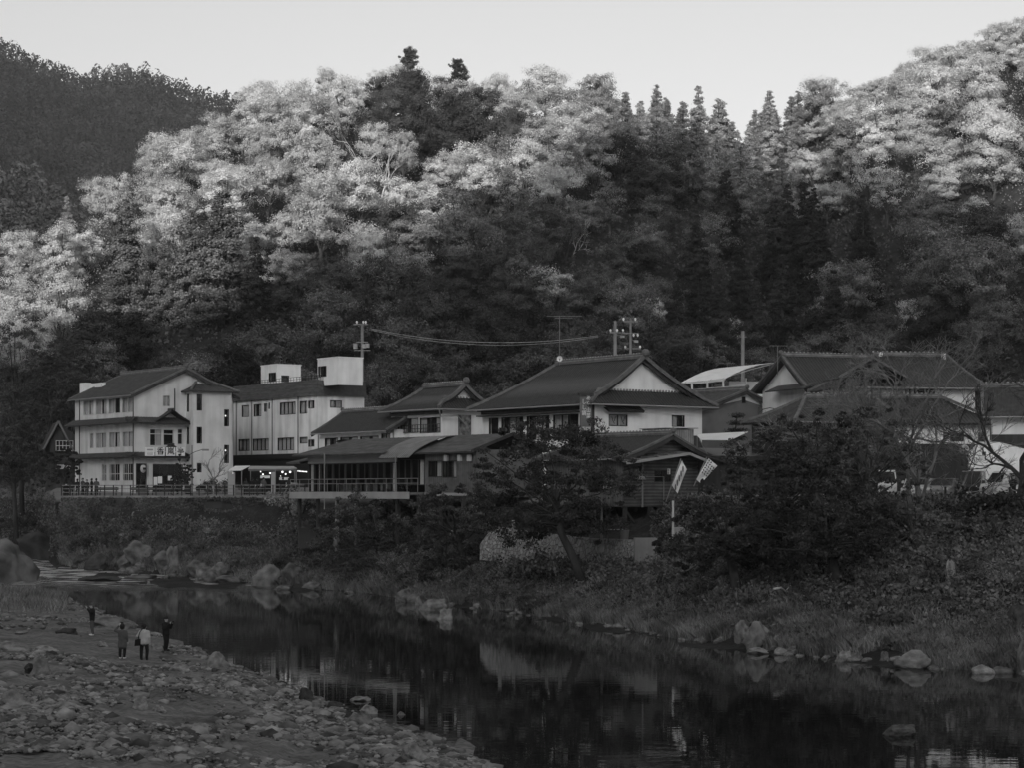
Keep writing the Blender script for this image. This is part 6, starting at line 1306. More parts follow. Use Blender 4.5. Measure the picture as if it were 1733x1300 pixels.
hero('broadleaf_tree', 'grey bush crown behind the annex roof and rooftop box', 655, 610, LOW[0], 9, .62, m_lf_mid, 0, 1.1)
# pale dead trunks
for k, (u, vt, vb, sd, lab) in enumerate(((607, 228, 312, 5, 'pale bare dead trunk forked at its top, leftmost on the hill'), (643, 240, 300, 6, 'thin pale dead trunk between the forked one and the bright slender tree'), (655, 236, 320, 9, 'pale twisted dead trunk touching the bright slender tree'))):
    H = 9; d = hill_d_for_top(u, vt, H) - 4; x, y = XY(u, d); heroes += [(x * (y - k) / y, y - k, 4.4) for k in (0, 6, 12, 17)]; o = link('dead_tree', bare(sd, H * 1.35, .28, 3, .16, 2, m_barkp), None, (x, y, tz(u, d))); tag(o, lab, 'tree')
d = hill_d_for_top(970, 372, 6); x, y = XY(970, d); tag(link('dead_tree', bare(21, 9, .8, 4, .1, 3, m_barkp), None, (x, y, tz(970, d))), 'spreading leafless pale tree in the shaded middle of the hill', 'tree')

GH = np.random.default_rng(11)
ZONES = {
 'left_bright': ('pale autumn crown among many on the sunlit left slope of the hill', 'autumn trees on the sunlit left slope'),
 'left_mid': ('greyer leafy crown among the pale ones on the sunlit left slope', 'greyer trees on the sunlit left slope'),
 'left_cedar': ('dark conical cedar among the pale crowns of the sunlit left slope', 'cedars on the sunlit left slope'),
 'top_dark': ('dark evergreen crown along the lit middle of the ridge', 'dark trees along the middle ridge'),
 'top_mid': ('lit leafy crown along the middle of the ridge under the sky', 'lit trees along the middle ridge'),
 'row_cedar': ('pointed cedar in the row on the low saddle of the skyline', 'cedar row on the saddle skyline'),
 'right_bright': ('pale sunlit crown on the high right hand slope', 'sunlit trees on the right slope'),
 'right_mid': ('greyer tree among the pale sunlit crowns of the right slope', 'greyer trees on the right slope'),
 'hollow_cedar': ('nearly black cedar in the deep shaded hollow right of the middle', 'shaded cedars in the hollow'),
 'shade_left': ('dark leafy crown in the shade behind the inn and concrete building', 'shaded trees behind the left buildings'),
 'shade_mid': ('dark leafy crown in the shade behind the restaurant roofs', 'shaded trees behind the middle roofs'),
 'shade_right': ('dark leafy crown in the shade behind the right hand houses', 'shaded trees behind the right houses'),
 'shade_grey': ('greyer thin leaved tree standing among the dark shaded trees', 'greyer trees among the shaded trees'),
}
n_tree = 0; NAMES = {'ced': 'cedar_tree', 'dec': 'broadleaf_tree'}; d = 244.0; row = 0
while d < 462:
    w = 1900 / F * d; step = 9.3 if d > 300 else 8.4; nx = int(w / step) + 1
    for i in range(nx):
        x = -w / 2 + (i + (.5 if row % 2 else 0) + GH.uniform(-.32, .32)) * step; y = d + GH.uniform(-3, 3); u = U0 + F * x / y
        if not (float(d_hill(u)) - 4 < y < float(d_ridge(u)) + 9) or u < -70 or u > 1800: continue
        if any((x - a) ** 2 + (y - b_) ** 2 < (r + .8) ** 2 for a, b_, r in heroes): continue
        if y < float(d_hill(u)) + 8 and 380 < u < 1650 and GH.random() < .3: continue
        z = tz(u, y); v = VH - F * (z + 8 - HC) / y; ve = float(edge(u)); lit = v < ve + (34 if 1000 < u < 1420 else 12); q = GH.random(); kind = 'dec'  # leaf tone follows the shade edge: sun and shade put into the colour
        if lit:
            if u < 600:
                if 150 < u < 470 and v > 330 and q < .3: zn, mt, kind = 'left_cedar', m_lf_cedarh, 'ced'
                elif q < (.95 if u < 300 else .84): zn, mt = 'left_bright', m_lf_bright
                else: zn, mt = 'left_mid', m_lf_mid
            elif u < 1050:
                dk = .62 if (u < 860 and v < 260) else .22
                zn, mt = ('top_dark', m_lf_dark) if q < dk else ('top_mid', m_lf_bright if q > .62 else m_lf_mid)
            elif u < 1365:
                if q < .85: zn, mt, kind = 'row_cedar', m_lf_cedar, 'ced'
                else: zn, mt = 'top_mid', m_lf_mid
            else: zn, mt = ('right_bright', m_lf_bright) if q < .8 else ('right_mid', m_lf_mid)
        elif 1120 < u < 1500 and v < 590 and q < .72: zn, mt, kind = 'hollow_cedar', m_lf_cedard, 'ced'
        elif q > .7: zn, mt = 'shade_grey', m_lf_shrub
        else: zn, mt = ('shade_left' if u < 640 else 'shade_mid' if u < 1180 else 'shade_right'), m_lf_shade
        if kind == 'ced': var = CED[GH.integers(5)]; sc = GH.uniform(.72, 1.0); s3 = (sc * GH.uniform(1.0, 1.3), sc * 1.15, sc)
        else:
            ghost = zn in ('left_bright', 'right_bright', 'top_mid', 'shade_grey') and GH.random() < .16
            var = GHOST[GH.integers(2)] if ghost else (DEC + LOW)[GH.integers(10)]; sc = GH.uniform(.78, 1.12); s3 = (sc * GH.uniform(.95, 1.15), sc * GH.uniform(.95, 1.15), sc)
            if y > float(d_ridge(u)) - 14: s3 = tuple(k * (.85 if u < 1450 else .68) for k in s3)
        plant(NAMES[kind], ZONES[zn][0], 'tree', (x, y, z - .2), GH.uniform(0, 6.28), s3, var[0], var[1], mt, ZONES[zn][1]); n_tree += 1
    d += 8.9 if d > 300 else 8.0; row += 1
for u in np.arange(1062, 1366, 21.0):
    u += GH.uniform(-6, 6); y = float(d_ridge(u)) - GH.uniform(0, 9); x = (u - U0) / F * y; sc = GH.uniform(.55, .8); var = CED[GH.integers(5)]
    plant('cedar_tree', ZONES['row_cedar'][0], 'tree', (x, y, tz(u, y) - .2), GH.uniform(0, 6.28), (sc * 1.25, sc * 1.25, sc), var[0], var[1], m_lf_cedar, ZONES['row_cedar'][1])
for u in np.arange(1388, 1800, 23.0):
    u += GH.uniform(-6, 6); y = float(d_ridge(u)) - GH.uniform(0, 10); x = (u - U0) / F * y; sc = GH.uniform(.6, .82); var = (DEC + LOW)[GH.integers(10)]
    plant('broadleaf_tree', ZONES['right_bright'][0], 'tree', (x, y, tz(u, y) - .4), GH.uniform(0, 6.28), (sc * 1.1, sc * 1.1, sc), var[0], var[1], m_lf_bright, ZONES['right_bright'][1])
# brush between the trees of the near hill; sunlight is put into the paler leaves
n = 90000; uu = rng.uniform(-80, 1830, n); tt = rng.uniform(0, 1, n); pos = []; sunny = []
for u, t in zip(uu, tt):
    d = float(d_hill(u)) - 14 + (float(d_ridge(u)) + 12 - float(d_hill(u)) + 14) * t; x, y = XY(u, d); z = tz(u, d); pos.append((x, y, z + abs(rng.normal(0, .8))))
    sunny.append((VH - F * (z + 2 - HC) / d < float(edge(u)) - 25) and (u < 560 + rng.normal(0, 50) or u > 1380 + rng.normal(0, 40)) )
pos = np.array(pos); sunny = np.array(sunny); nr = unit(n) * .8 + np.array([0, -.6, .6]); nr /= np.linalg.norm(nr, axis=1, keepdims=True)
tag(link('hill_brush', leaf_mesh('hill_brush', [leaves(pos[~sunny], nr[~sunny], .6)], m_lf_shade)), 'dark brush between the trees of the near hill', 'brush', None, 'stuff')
tag(link('sunlit_brush', leaf_mesh('sunlit_brush', [leaves(pos[sunny], nr[sunny], .32)], m_lf_brush)), 'brush coloured pale for sunlight between the trees of the sunlit slopes', 'brush', None, 'stuff')
# woods on the far mountain and its spur
def far_woods(name, h, u0, u1, step, size, per, label, qmin=.12, cone=.45):
    g = np.random.default_rng(5); V = []; dd = [0.0]
    q = qmin
    while q < 1.0:
        d, _ = h(0, q); du = step * F / d
        for u in np.arange(u0, u1, du):
            uu_ = u + g.uniform(-.5, .5) * du; d, z = h(uu_, min(1, q + g.uniform(-.5, .5) * .012)); X = (uu_ - U0) / F * d; H = size * g.uniform(1.1, 2.0); r = size * g.uniform(.55, .85)
            w = min(1, q); z += w * (6 * mnoise.noise((X * .008, d * .008, 1)) + 14 * mnoise.noise((X * .004, d * .0015, 4)) * (1 - w * .8))
            k = per; zz = g.uniform(0, 1, k); a = g.uniform(0, 6.28, k); con = g.random() < cone; rr = r * ((1 - zz) ** .8 if con else np.sqrt(np.clip(1 - (zz * 1.6 - .6) ** 2, .05, 1))); p_ = np.stack([X + rr * np.cos(a), d + rr * np.sin(a), z - 1 + zz * H], 1)
            nr = np.stack([np.cos(a), np.sin(a), zz * .9], 1) + unit(k, g) * .4; V.append(leaves(p_, nr / np.linalg.norm(nr, axis=1, keepdims=True), size * (.3 if size > 5 else .24), g))
        q += .0095 if size > 5 else .022
    tag(link(name, leaf_mesh(name, V, m_lf_far if size > 5 else m_lf_farb)), label, 'forest', None, 'stuff')
m_lf_farb = M_leaf('spur_leaves', .12, .6, .2, .2, .05)
far_woods('far_forest', far_h, -60, 640, 6, 5.4, 52, 'dense forest covering the distant mountain at the upper left', .3)
far_woods('spur_forest', spur_h, -60, 330, 4.6, 4.6, 150, 'leafy wood covering the low spur between the mountain and the near hill', .25, .15)

# ------------------------------------------------------------------ trees of the village and the river bank
def at_bank(u, d): x, y = XY(u, d); return (x, y, tz(u, d))
def maple(seed, Rx, Hz, leaves_n=150, per=120, size=.17, layers=7):
    """Layered maple crown in a box Rx wide, Hz high, hanging round its own origin (centre)."""
    g = np.random.default_rng(seed); cs, rs = [], []
    for k in range(layers):
        z = Hz * (-.42 + .86 * k / (layers - 1)) + 0; rr = Rx * math.sqrt(max(.12, 1 - (z / (Hz * .56)) ** 2))
        for j in range(leaves_n // layers):
            a = g.uniform(0, 6.28); r = rr * math.sqrt(g.uniform(.08, 1.3)); cs.append([r * math.cos(a), r * math.sin(a) * .8, z - .14 * r * r / Rx + g.normal() * .55]); rs.append(g.uniform(.3, .95) * Rx * .16)
    V = [cloud(np.array(cs), np.array(rs), per, size, np.array([0, 0, -Hz * .3]), g, .55, .4)]; return leaf_mesh('crown', V, m_lf_maple), np.array(cs)
def maple_tree(label, u, v, wpx, hpx, d, base_u, base_d, seed, dens=150, per=120, mat=None, lean=None):
    s = d / F; c = P(u, v, d); base = Vector(at_bank(base_u, base_d)); t = thing('maple_tree', label, 'tree', base); me, cs = maple(seed, wpx * s / 2, hpx * s, dens, per); o = link('crown', me, t, c - base)
    if mat: o.material_slots[0].link = 'OBJECT'; o.material_slots[0].material = mat
    g = np.random.default_rng(seed + 1); m = MB(); top = np.array(c - base); mid = top * .55 if lean is None else np.array(lean); pts = [np.array([0, 0, -.6]), mid * .5 + np.array([0, 0, 0.1]), mid, top * .8 + mid * .2]; m.tube([tuple(p_) for p_ in pts], [.34, .29, .24, .14], 8)
    for k in g.choice(len(cs), 26, replace=False): limb(m, mid + (top - mid) * g.uniform(0, .6), top + cs[k], .09, .025, g)
    m.build('trunk', m_bark, t, smooth=True); return t
maple_tree('dark leaning maple in front of the stilt house, its trunk rising before the stone wall', 940, 813, 262, 184, 145, 992, 142.5, 1, 300, 130, lean=(-1.7, .6, 3.6))
maple_tree('dark spreading maple between the white awning and the lower bank, right of the banners', 1300, 815, 190, 110, 128, 1320, 124, 2, 150, 80)
maple_tree('dark maple standing highest before the low tiled house', 1368, 762, 180, 100, 127, 1400, 124, 3, 110, 75)
maple_tree('dark maple with ragged top left of the tangled leafless tree', 1465, 772, 200, 120, 126, 1480, 122, 13, 130, 75, m_lf_bank)
maple_tree('low maple boughs hanging over the bank below the banners', 1225, 900, 210, 100, 124, 1250, 122, 4, 170, 100)
maple_tree('wide low maple hanging over the bank in the right middle', 1390, 885, 260, 110, 120, 1420, 119, 5, 230, 100)
maple_tree('dark maple below the parked cars', 1535, 892, 160, 80, 126, 1560, 122, 6, 110, 90, m_lf_bank)
maple_tree('low dark tree on the bank under the rope fence', 1670, 915, 150, 60, 124, 1690, 122, 7, 90, 90, m_lf_bank)
maple_tree('dark bushy tree under the right end of the pavilion', 770, 890, 170, 120, 163, 790, 162, 8, 240, 100, m_lf_bank)
maple_tree('dark bushy tree under the left half of the pavilion', 640, 895, 210, 100, 180, 640, 179, 9, 240, 100, m_lf_bank)
for k, (u, v, w, h, d, sd, lab) in enumerate(((30, 640, 150, 190, 262, 31, 'dark broadleaf tree at the left edge behind the cottage'), (85, 680, 110, 150, 255, 32, 'dark tree leaning over the cottage roof left of the inn'), (20, 755, 110, 110, 250, 33, 'low dark tree at the left edge of the promenade'), (120, 640, 100, 130, 262, 34, 'dark tree rising right behind the inn roof end'), (105, 790, 70, 50, 214, 35, 'low dark bush tree overhanging the dark group before the inn'), (312, 808, 34, 44, 213, 36, 'round dark bush beside the inn shop window'))):
    b0 = u + 8; maple_tree(lab, u, v, w, h, d, b0, d, sd, 260 if h > 60 else 90, 110, m_lf_shade)
t = thing('bare_tree', 'small leafless tree standing before the stair wing of the inn', 'tree', (*XY(366, 213), 7.9)); link('branches', bare(41, 6.2, .5, 4, .09, 3), t)
t = thing('bare_tree', 'leafless tree with tangled pale twigs before the large right hand house', 'tree', at_bank(1572, 132)); link('branches', bare(51, 11.5, .62, 6, .2, 3, None, (-.35, 0), .02), t)
t = thing('bare_tree', 'dark forked leafless tree at the right edge beside the canvas shelter', 'tree', at_bank(1727, 131)); link('branches', bare(57, 11, .6, 6, .24, 3, m_bark, (-.1, 0)), t)
t = thing('bare_tree', 'slender leafless tree leaning right before the parked cars', 'tree', at_bank(1606, 133)); link('branches', bare(63, 8.5, .45, 5, .1, 3, m_barkg, (.35, 0)), t)
t = thing('bare_tree', 'leafless tree with fine twigs above the darkest maple', 'tree', at_bank(1490, 138)); link('branches', bare(71, 10, .7, 5, .12, 4, None, (-.2, 0)), t)
t = thing('bare_tree', 'leafless tree whose twig cloud covers the lower tiled wing of the large house', 'tree', at_bank(1545, 134)); link('branches', bare(83, 13, .75, 6, .16, 3, None, (.05, 0)), t)
t = thing('bare_tree', 'leafless tree with fine twigs rising over the low tiled house', 'tree', at_bank(1430, 136)); link('branches', bare(89, 12, .7, 6, .14, 3, None, (.1, 0)), t)
t = thing('bare_tree', 'sparse shrub tree of thin stems before the grey store wall', 'tree', (*XY(1285, 166), 8)); link('branches', bare(77, 6.5, .5, 4, .05, 3), t)
g = np.random.default_rng(8); cs = np.array([[g.uniform(-1, 1) * (1.1 - .22 * k), g.uniform(-1, 1) * .8, 1.0 + k * .62] for k in range(5) for _ in range(5)])
t = thing('garden_pine', 'small cloud pruned pine before the grey store wall', 'tree', (*XY(1247, 172), 11.0)); link('crown', leaf_mesh('crown', [cloud(cs, np.full(len(cs), .5), 90, .14, np.array([0, 0, 1.5]), g, .45)], m_lf_maple), t); m = MB(); m.tube([(0, 0, -3), (.1, 0, .8), (-.1, 0, 2.4), (0, 0, 3.4)], [.1, .08, .06, .03], 6); m.build('trunk', m_bark, t)

# shrubs
def shrub_mesh(seed, per=90, size=.15): g_ = np.random.default_rng(seed); c = g_.normal(size=(16, 3)) * [.55, .5, .3] + [0, 0, .55]; return leaf_mesh('foliage', [cloud(c, g_.uniform(.25, .5, 16), per, size, np.array([0, 0, .2]), g_, .9)], m_lf_shrub)
SHR = [shrub_mesh(500 + i) for i in range(4)]; gs = np.random.default_rng(21)
def stems(seed):
    g_ = np.random.default_rng(seed); m = MB()
    for k in range(9): limb(m, (0, 0, -.2), g_.normal(size=3) * [.5, .45, .15] + [0, 0, .8], .03, .012, g_)
    return m.me('stems', m_bark)
STM = [stems(5), stems(6)]
def shrub(label, u, d, sc, mat, group=None, name='shrub'):
    t = thing(name, label, 'shrub', at_bank(u, d), gs.uniform(0, 6.28), group); t.scale = (sc * gs.uniform(.9, 1.3), sc, sc * gs.uniform(.8, 1.2)); o = link('foliage', SHR[gs.integers(4)], t); o.material_slots[0].link = 'OBJECT'; o.material_slots[0].material = mat; link('stems', STM[gs.integers(2)], t); return t
shrub('pale leafy bush at the right end of the promenade railing', 508, 199.5, 1.9, m_lf_mid); shrub('pale leafy bush lower on the bank under the railing end', 505, 195, 1.7, m_lf_mid); shrub('feathery pale shrub on the bank below the inn', 357, 203, 1.3, m_lf_mid); shrub('rounded dark bush on the bank before the stone wall, left of the leaning trunk', 925, 147.5, 1.7, m_lf_shade); shrub('dark hedge ball beside the small leafless tree', 357, 214, 1.1, m_lf_shade); shrub('dark hedge ball right of the small leafless tree', 384, 213.5, 1.2, m_lf_shade)
zones = [(120, 500, .25, .95, 26, 'low shrub on the bank below the promenade wall', 'shrubs below the promenade wall', (m_lf_bank, m_lf_shrub)), (520, 830, .15, .95, 34, 'shrub on the bank below the dining pavilion', 'shrubs below the pavilion', (m_lf_bank, m_lf_shrub, m_lf_shrub)), (830, 1200, .0, .62, 24, 'shrub on the bank below the stone wall', 'shrubs below the stone wall', (m_lf_bank, m_lf_shrub)), (1200, 1780, .4, 1.0, 52, 'shrub on the shaded right hand bank', 'shrubs on the right bank', (m_lf_bank, m_lf_shrub)), (-20, 95, .3, .9, 9, 'shrub on the bank at the far left beyond the rapids', 'shrubs beyond the rapids', (m_lf_bank, m_lf_shade))]
for (a, c, f0, f1, n_, lab, gr, mats) in zones:
    for k in range(n_):
        u = gs.uniform(a, c); f = gs.uniform(f0, f1); d = float(d_far(u)) + 1.2 + (float(d_foot(u)) - 1.4 - float(d_far(u))) * f; shrub(lab, u, d, gs.uniform(.6, 1.25) * (1 if u < 900 else .75), mats[gs.integers(len(mats))], gr)
for u, d, sc, lab in ((1648, 131, 1.3, 'dark bush on the bank edge right of the twin rope fence posts'), (1690, 130, 1.5, 'dark bush on the bank edge before the pale van'), (1738, 128, 1.7, 'dark bush on the bank edge at the right border')): shrub(lab, u, d, sc, m_lf_shade)
# ground cover of the far bank
n = 120000; uu = rng.uniform(-60, 1800, n); ff = rng.uniform(0.02, 1.06, n); pos = np.empty((n, 3))
for i in range(n):
    u = uu[i]; a = float(d_far(u)) + .6; c = float(d_top(u)) - 1.0 if u > 1100 or u < 100 else float(d_foot(u)) + .3
    d = a + (c - a) * ff[i]; pos[i] = (*XY(u, d), tz(u, d))
clump = np.array([mnoise.noise((p_[0] * .5, p_[1] * .35, 3)) for p_ in pos]); pos[:, 2] += np.abs(rng.normal(0, 1, n)) * (.22 + .38 * np.clip(clump + .25, 0, 1))
nr = unit(n) * .8 + np.array([0, -.4, .7]); nr /= np.linalg.norm(nr, axis=1, keepdims=True)
tag(link('undergrowth', leaf_mesh('undergrowth', [leaves(pos, nr, .24)], m_lf_bank)), 'tangled undergrowth covering the far river bank', 'undergrowth', None, 'stuff')
def grass(name, n, pick, h, w, label, mat):
    P0 = np.array([pick() for _ in range(n)]); a = rng.uniform(0, 6.28, n); L = h * rng.uniform(.5, 1.3, n); lean = rng.normal(0, .3, (n, 2)); s = np.stack([np.cos(a), np.sin(a), np.zeros(n)], 1) * (w * .5)
    top = P0 + np.stack([lean[:, 0] * L, lean[:, 1] * L, L], 1); mid = P0 + np.stack([lean[:, 0] * L * .35, lean[:, 1] * L * .35, L * .6], 1); V = np.stack([P0 - s, P0 + s, mid + s * .8, top, mid - s * .8], 1).reshape(-1, 3)
    tag(link(name, mesh_np(name, V, np.arange(5 * n).reshape(n, 5), mat)), label, 'grass', None, 'stuff')
def pk_far():
    while True:
        u = rng.uniform(100, 1790); k = abs(rng.normal(0, .2)) if u > 600 else abs(rng.normal(0, .35)); d = float(d_far(u)) + .25 + (float(d_foot(u)) - float(d_far(u))) * min(k, .95); x, y = XY(u, d)
        if mnoise.noise((x * .3, y * .2, 7)) > -.28: return (x, y, tz(u, d) - .03)
grass('bank_grass', 85000, pk_far, .62, .05, 'dry grass fringe along the far waterline', m_grass)
def pk_near():
    u = rng.uniform(-60, 112); v = rng.normal(1012, 11); d = min(float(d_near(u)) - .4, 8.0 * F / max(30, v - VH)); return (*XY(u, d), tz(u, d) - .03)
grass('shore_grass', 9000, pk_near, .6, .05, 'grass tuft on the near shore beside the rapids', m_grass)
# drift wood
for u, v, d, du, dv, r, lab, mt in ((548, 996, 181, 42, -42, .13, 'bleached driftwood log leaning out of the far bank water', m_barkp), (1310, 998, 117, 28, 4, .05, 'short pale stick lying on the right bank', m_barkp)):
    a, c = P(u, v, d), P(u + du, v + dv, d + 2.5); m = MB(); m.tube([(0, 0, 0), (c - a) * .4 + Vector((0, 0, .12)), (c - a) * .75 + Vector((0, 0, -.05)), c - a], [r * 1.5, r * 1.2, r * .9, r * .6], 7); m.tube([(c - a) * .7, (c - a) * .85 + Vector((.1, -.3, .35))], [r * .6, r * .25], 5); tag(m.build('driftwood', mt, loc=a, smooth=True), lab, 'driftwood')

# ------------------------------------------------------------------ rocks
def rock_mesh(seed, sub=4, rough=.34, cuts=8):
    bm = bmesh.new(); bmesh.ops.create_icosphere(bm, subdivisions=sub, radius=1); g = np.random.default_rng(seed); pl = [(unit(1, g)[0], g.uniform(.55, .85)) for _ in range(cuts)]; off = seed * 3.7
    for v in bm.verts:
        p_ = np.array(v.co); n_ = p_.copy()
        for nn, h in pl:
            k = p_ @ nn
            if k > h: p_ = p_ - nn * (k - h) * .85
        p_ = p_ * (1 + rough * mnoise.noise(Vector(n_) * 1.3 + Vector((off, 0, 0))) + .45 * rough * mnoise.noise(Vector(n_) * 3.5 + Vector((0, off, 0))) + .22 * rough * mnoise.noise(Vector(n_) * 9 + Vector((0, off, 3)))); v.co = p_
    me = bpy.data.meshes.new('rock'); bm.to_mesh(me); bm.free(); me.materials.append(m_rock); me.polygons.foreach_set('use_smooth', [True] * len(me.polygons)); return me
RK = [rock_mesh(700 + i) for i in range(8)]; RS = [rock_mesh(750 + i, 2, .2, 5) for i in range(5)]
def rock(label, u, vb, w, h, d=None, i=None, group=None, name='boulder', cat='rock', depth=.8, tilt=0):
    w, h = w * 1.12, h * 1.15
    """Rock whose visible outline is w x h photo pixels with its foot at (u, vb)."""
    if d is None: d = min(np.arange(50, 290, .5), key=lambda q: abs(HC + (VH - vb) * q / F - max(tz(u, q), float(wl(q)) - .05)))
    s = d / F; H = h * s; o = link(name, RK[i % 8] if i is not None else RK[gs.integers(8)], None, (*XY(u, d), HC + (VH - vb) * s + H * .18), gs.uniform(0, 6.28)); o.rotation_euler = (0, tilt, gs.uniform(-.5, .5)); o.scale = (w * s * .56, w * s * .5 * depth, H * .92)
    if 'dark' in label.split(' rock')[0][:14]: o.material_slots[0].link = 'OBJECT'; o.material_slots[0].material = m_rockd
    elif (90 < u < 540 and vb < 1002) or 'lone stone' in label or 'huge' in label: o.material_slots[0].link = 'OBJECT'; o.material_slots[0].material = m_rockm
    return tag(o, label, cat, group)
for a in [('huge pale boulder at the left edge of the picture beside the rapids', 10, 985, 96, 52), ('smooth dark rounded boulder just behind the huge pale one', 70, 947, 80, 32), ('dark boulder at the right side of the rapids', 140, 956, 30, 16), ('dark flat topped rock beside the rapids mouth', 172, 960, 44, 17), ('pale rock face on the bank below the inn', 238, 950, 50, 26), ('broken pale rocks beside the pale rock face', 285, 962, 46, 22), ('small round rock in the group below the pale rock face', 200, 958, 20, 14), ('wedge shaped rock left of the pale pair at the waterline', 222, 958, 40, 20), ('low dark rock islet in the shallow rapids', 165, 984, 62, 8), ('flat rock islet with a broken edge farther along the rapids', 240, 981, 54, 7), ('leaning slab rock at the waterline, pointed at the top', 292, 966, 32, 30), ('pale rock of the pair at the far waterline, left one', 336, 972, 36, 18), ('pale rock of the pair at the far waterline, right one', 376, 974, 34, 16), ('flat rock lying below the pale pair', 388, 986, 42, 9),
          ('big pale block on the far waterline left of the driftwood', 464, 991, 56, 26), ('mossy boulder right behind the big pale block', 498, 985, 40, 24), ('thin flat stone in the water before the big pale block', 482, 999, 28, 7), ('long flat stone at the foot of the driftwood', 533, 998, 36, 10), ('small pale stone right of the driftwood', 591, 1006, 13, 6),
          ('pointed pale rock where the grass bank meets the water', 686, 1020, 28, 16), ('small upright rock beside the pointed pale rock', 709, 1026, 10, 12), ('broad pale rock on the far waterline near the middle', 738, 1034, 42, 18), ('flat pale stone in the water before the broad pale rock', 754, 1050, 28, 14), ('small dark upright stone on the waterline right of the broad pale rock', 812, 1040, 9, 9),
          ('largest rounded pale boulder on the right waterline', 1286, 1096, 44, 32), ('angular boulder behind the largest rounded one on the right waterline', 1257, 1086, 26, 26), ('flat bright stone before the largest rounded boulder', 1284, 1106, 32, 7), ('rock pressed right against the largest rounded boulder', 1318, 1098, 22, 16), ('dark rock between the flat bright stone and the small row', 1316, 1106, 24, 9), ('low pale stone in the row right of the rounded boulder', 1344, 1106, 28, 9), ('round pale stone on the right waterline before the grass', 1430, 1120, 24, 16), ('flat stone touching the round pale stone', 1452, 1118, 24, 9), ('small upright pale stone between the round stone and the long boulder', 1496, 1118, 16, 11), ('long pale flat topped boulder on the right waterline', 1550, 1130, 66, 22), ('small pale stone farthest right on the waterline', 1667, 1136, 18, 7), ('tall pale rock cut by the right edge of the picture', 1736, 1142, 26, 44),
          ('mottled pale rock on the grassy slope of the right bank', 1458, 1052, 24, 20), ('pale slab lying on the grassy slope right of the mottled rock', 1502, 1046, 34, 16), ('standing whitish rock higher on the right bank', 1607, 992, 20, 32), ('small pale rock in the grass at the right bank foot', 1370, 1066, 22, 11), ('small rock on the slope left of the mottled rock', 1390, 1006, 14, 10), ('pale stone lying low on the right bank', 1325, 1030, 12, 8), ('pale rock in the brush under the stone wall', 1095, 1000, 14, 10), ('pale rock half buried under the pavilion brush', 768, 925, 18, 20), ('dark rock on the bank at the right edge', 1725, 1060, 40, 34),
          ('lone stone in the river at the lower right', 1528, 1243, 48, 15)]:
    rock(a[0], a[1], a[2], a[3], a[4], d=(72 if 'lone stone' in a[0] else None), tilt=(.35 if 'huge' in a[0] else 0), i=(5 if 'huge' in a[0] else None))
# stones of the near shore
def near(u, v): return min(np.arange(52, 200, .5), key=lambda q: abs(HC + (VH - v) * q / F - max(tz(u, q), -.05)))
for a in [('long pale flat boulder on the shore behind the person in the black jacket', 185, 1062, 54, 14), ('dark flat rock on the shore left of the person in the black jacket', 114, 1073, 30, 9), ('lone low stone on the sand between the four people', 174, 1095, 16, 7), ('flat pale stone at the feet of the person in the pale shirt', 264, 1100, 22, 7), ('big round stone on the shore below the person in black', 370, 1130, 34, 20), ('pale stone lying below the group of people near the waterline', 305, 1138, 26, 12), ('large pale block on the shore at the left', 68, 1143, 34, 22), ('dark pointed rock next to the large pale block', 53, 1140, 20, 13), ('low wide flat stone on the sand at the far left', 22, 1103, 46, 14), ('smooth flat stone on the sand near the left', 78, 1105, 34, 9), ('dark lens shaped stone on the sand below the people', 136, 1130, 26, 7), ('large smooth rounded stone at the left edge of the shore', 22, 1197, 44, 20), ('pale long plank shaped stone near the left', 75, 1173, 40, 8), ('bright round stone at the end of the plank shaped stone', 104, 1174, 16, 12), ('pale stone at the very left edge low on the shore', 2, 1262, 14, 18), ('broad buried stone in the middle of the pebbles', 236, 1200, 30, 14), ('pale oval stone beside the broad buried stone', 270, 1206, 20, 9), ('round dark boulder at the waterline where white walls reflect', 520, 1186, 26, 16), ('flat pale rock in the shallows of the lower middle', 608, 1188, 28, 8), ('long dark flat stone in the shallows', 570, 1198, 30, 8), ('rounded stone with grass tuft at the water edge', 625, 1212, 26, 14), ('pale rounded rock of the lower waterline', 610, 1228, 34, 18), ('dark stone left of the pale rounded rock of the lower waterline', 596, 1220, 24, 14), ('white stone below the dark waterline stone', 588, 1226, 15, 8), ('stone alone in the water off the lower shore', 680, 1214, 12, 7), ('pale round stone near the bottom edge', 700, 1288, 36, 22), ('grey round stone at the bottom middle left', 274, 1288, 20, 13), ('pale stone pair member at the bottom, larger one', 330, 1294, 18, 8), ('smooth stone on the right part of the pebble shore', 380, 1266, 26, 18)]:
    rock(a[0], a[1], a[2], a[3], a[4], d=near(a[1], a[2]), name='stone', cat='stone', depth=1.1)
NZ = [(-30, 200, 1130, 1225, 'cobble among the pebbles at the left of the near shore', 'cobbles at the left of the shore'), (200, 460, 1120, 1230, 'cobble among the pebbles in the middle of the near shore', 'cobbles in the middle of the shore'), (-30, 330, 1230, 1300, 'cobble on the lowest left part of the near shore', 'cobbles low on the left shore'), (330, 760, 1205, 1300, 'cobble on the shore along the lower waterline', 'cobbles along the lower waterline'), (-30, 150, 1035, 1080, 'cobble on the shore below the grass tuft', 'cobbles below the grass tuft')]
gc = np.random.default_rng(33)
for (a, c, v0, v1, lab, gr) in NZ:
    for k in range(44):
        u, v = gc.uniform(a, c), gc.uniform(v0, v1); d = near(u, v)
        if d > float(d_near(u)) + 1.5: continue
        s = d / F; w = gc.lognormal(2.0, .42) * s; z = max(tz(u, d), -.1); o = link('cobble', RS[gc.integers(5)], None, (*XY(u, d), z + w * .08), gc.uniform(0, 6.28)); o.scale = (w * .62, w * gc.uniform(.4, .6), w * gc.uniform(.22, .42)); tag(o, lab, 'stone', gr)
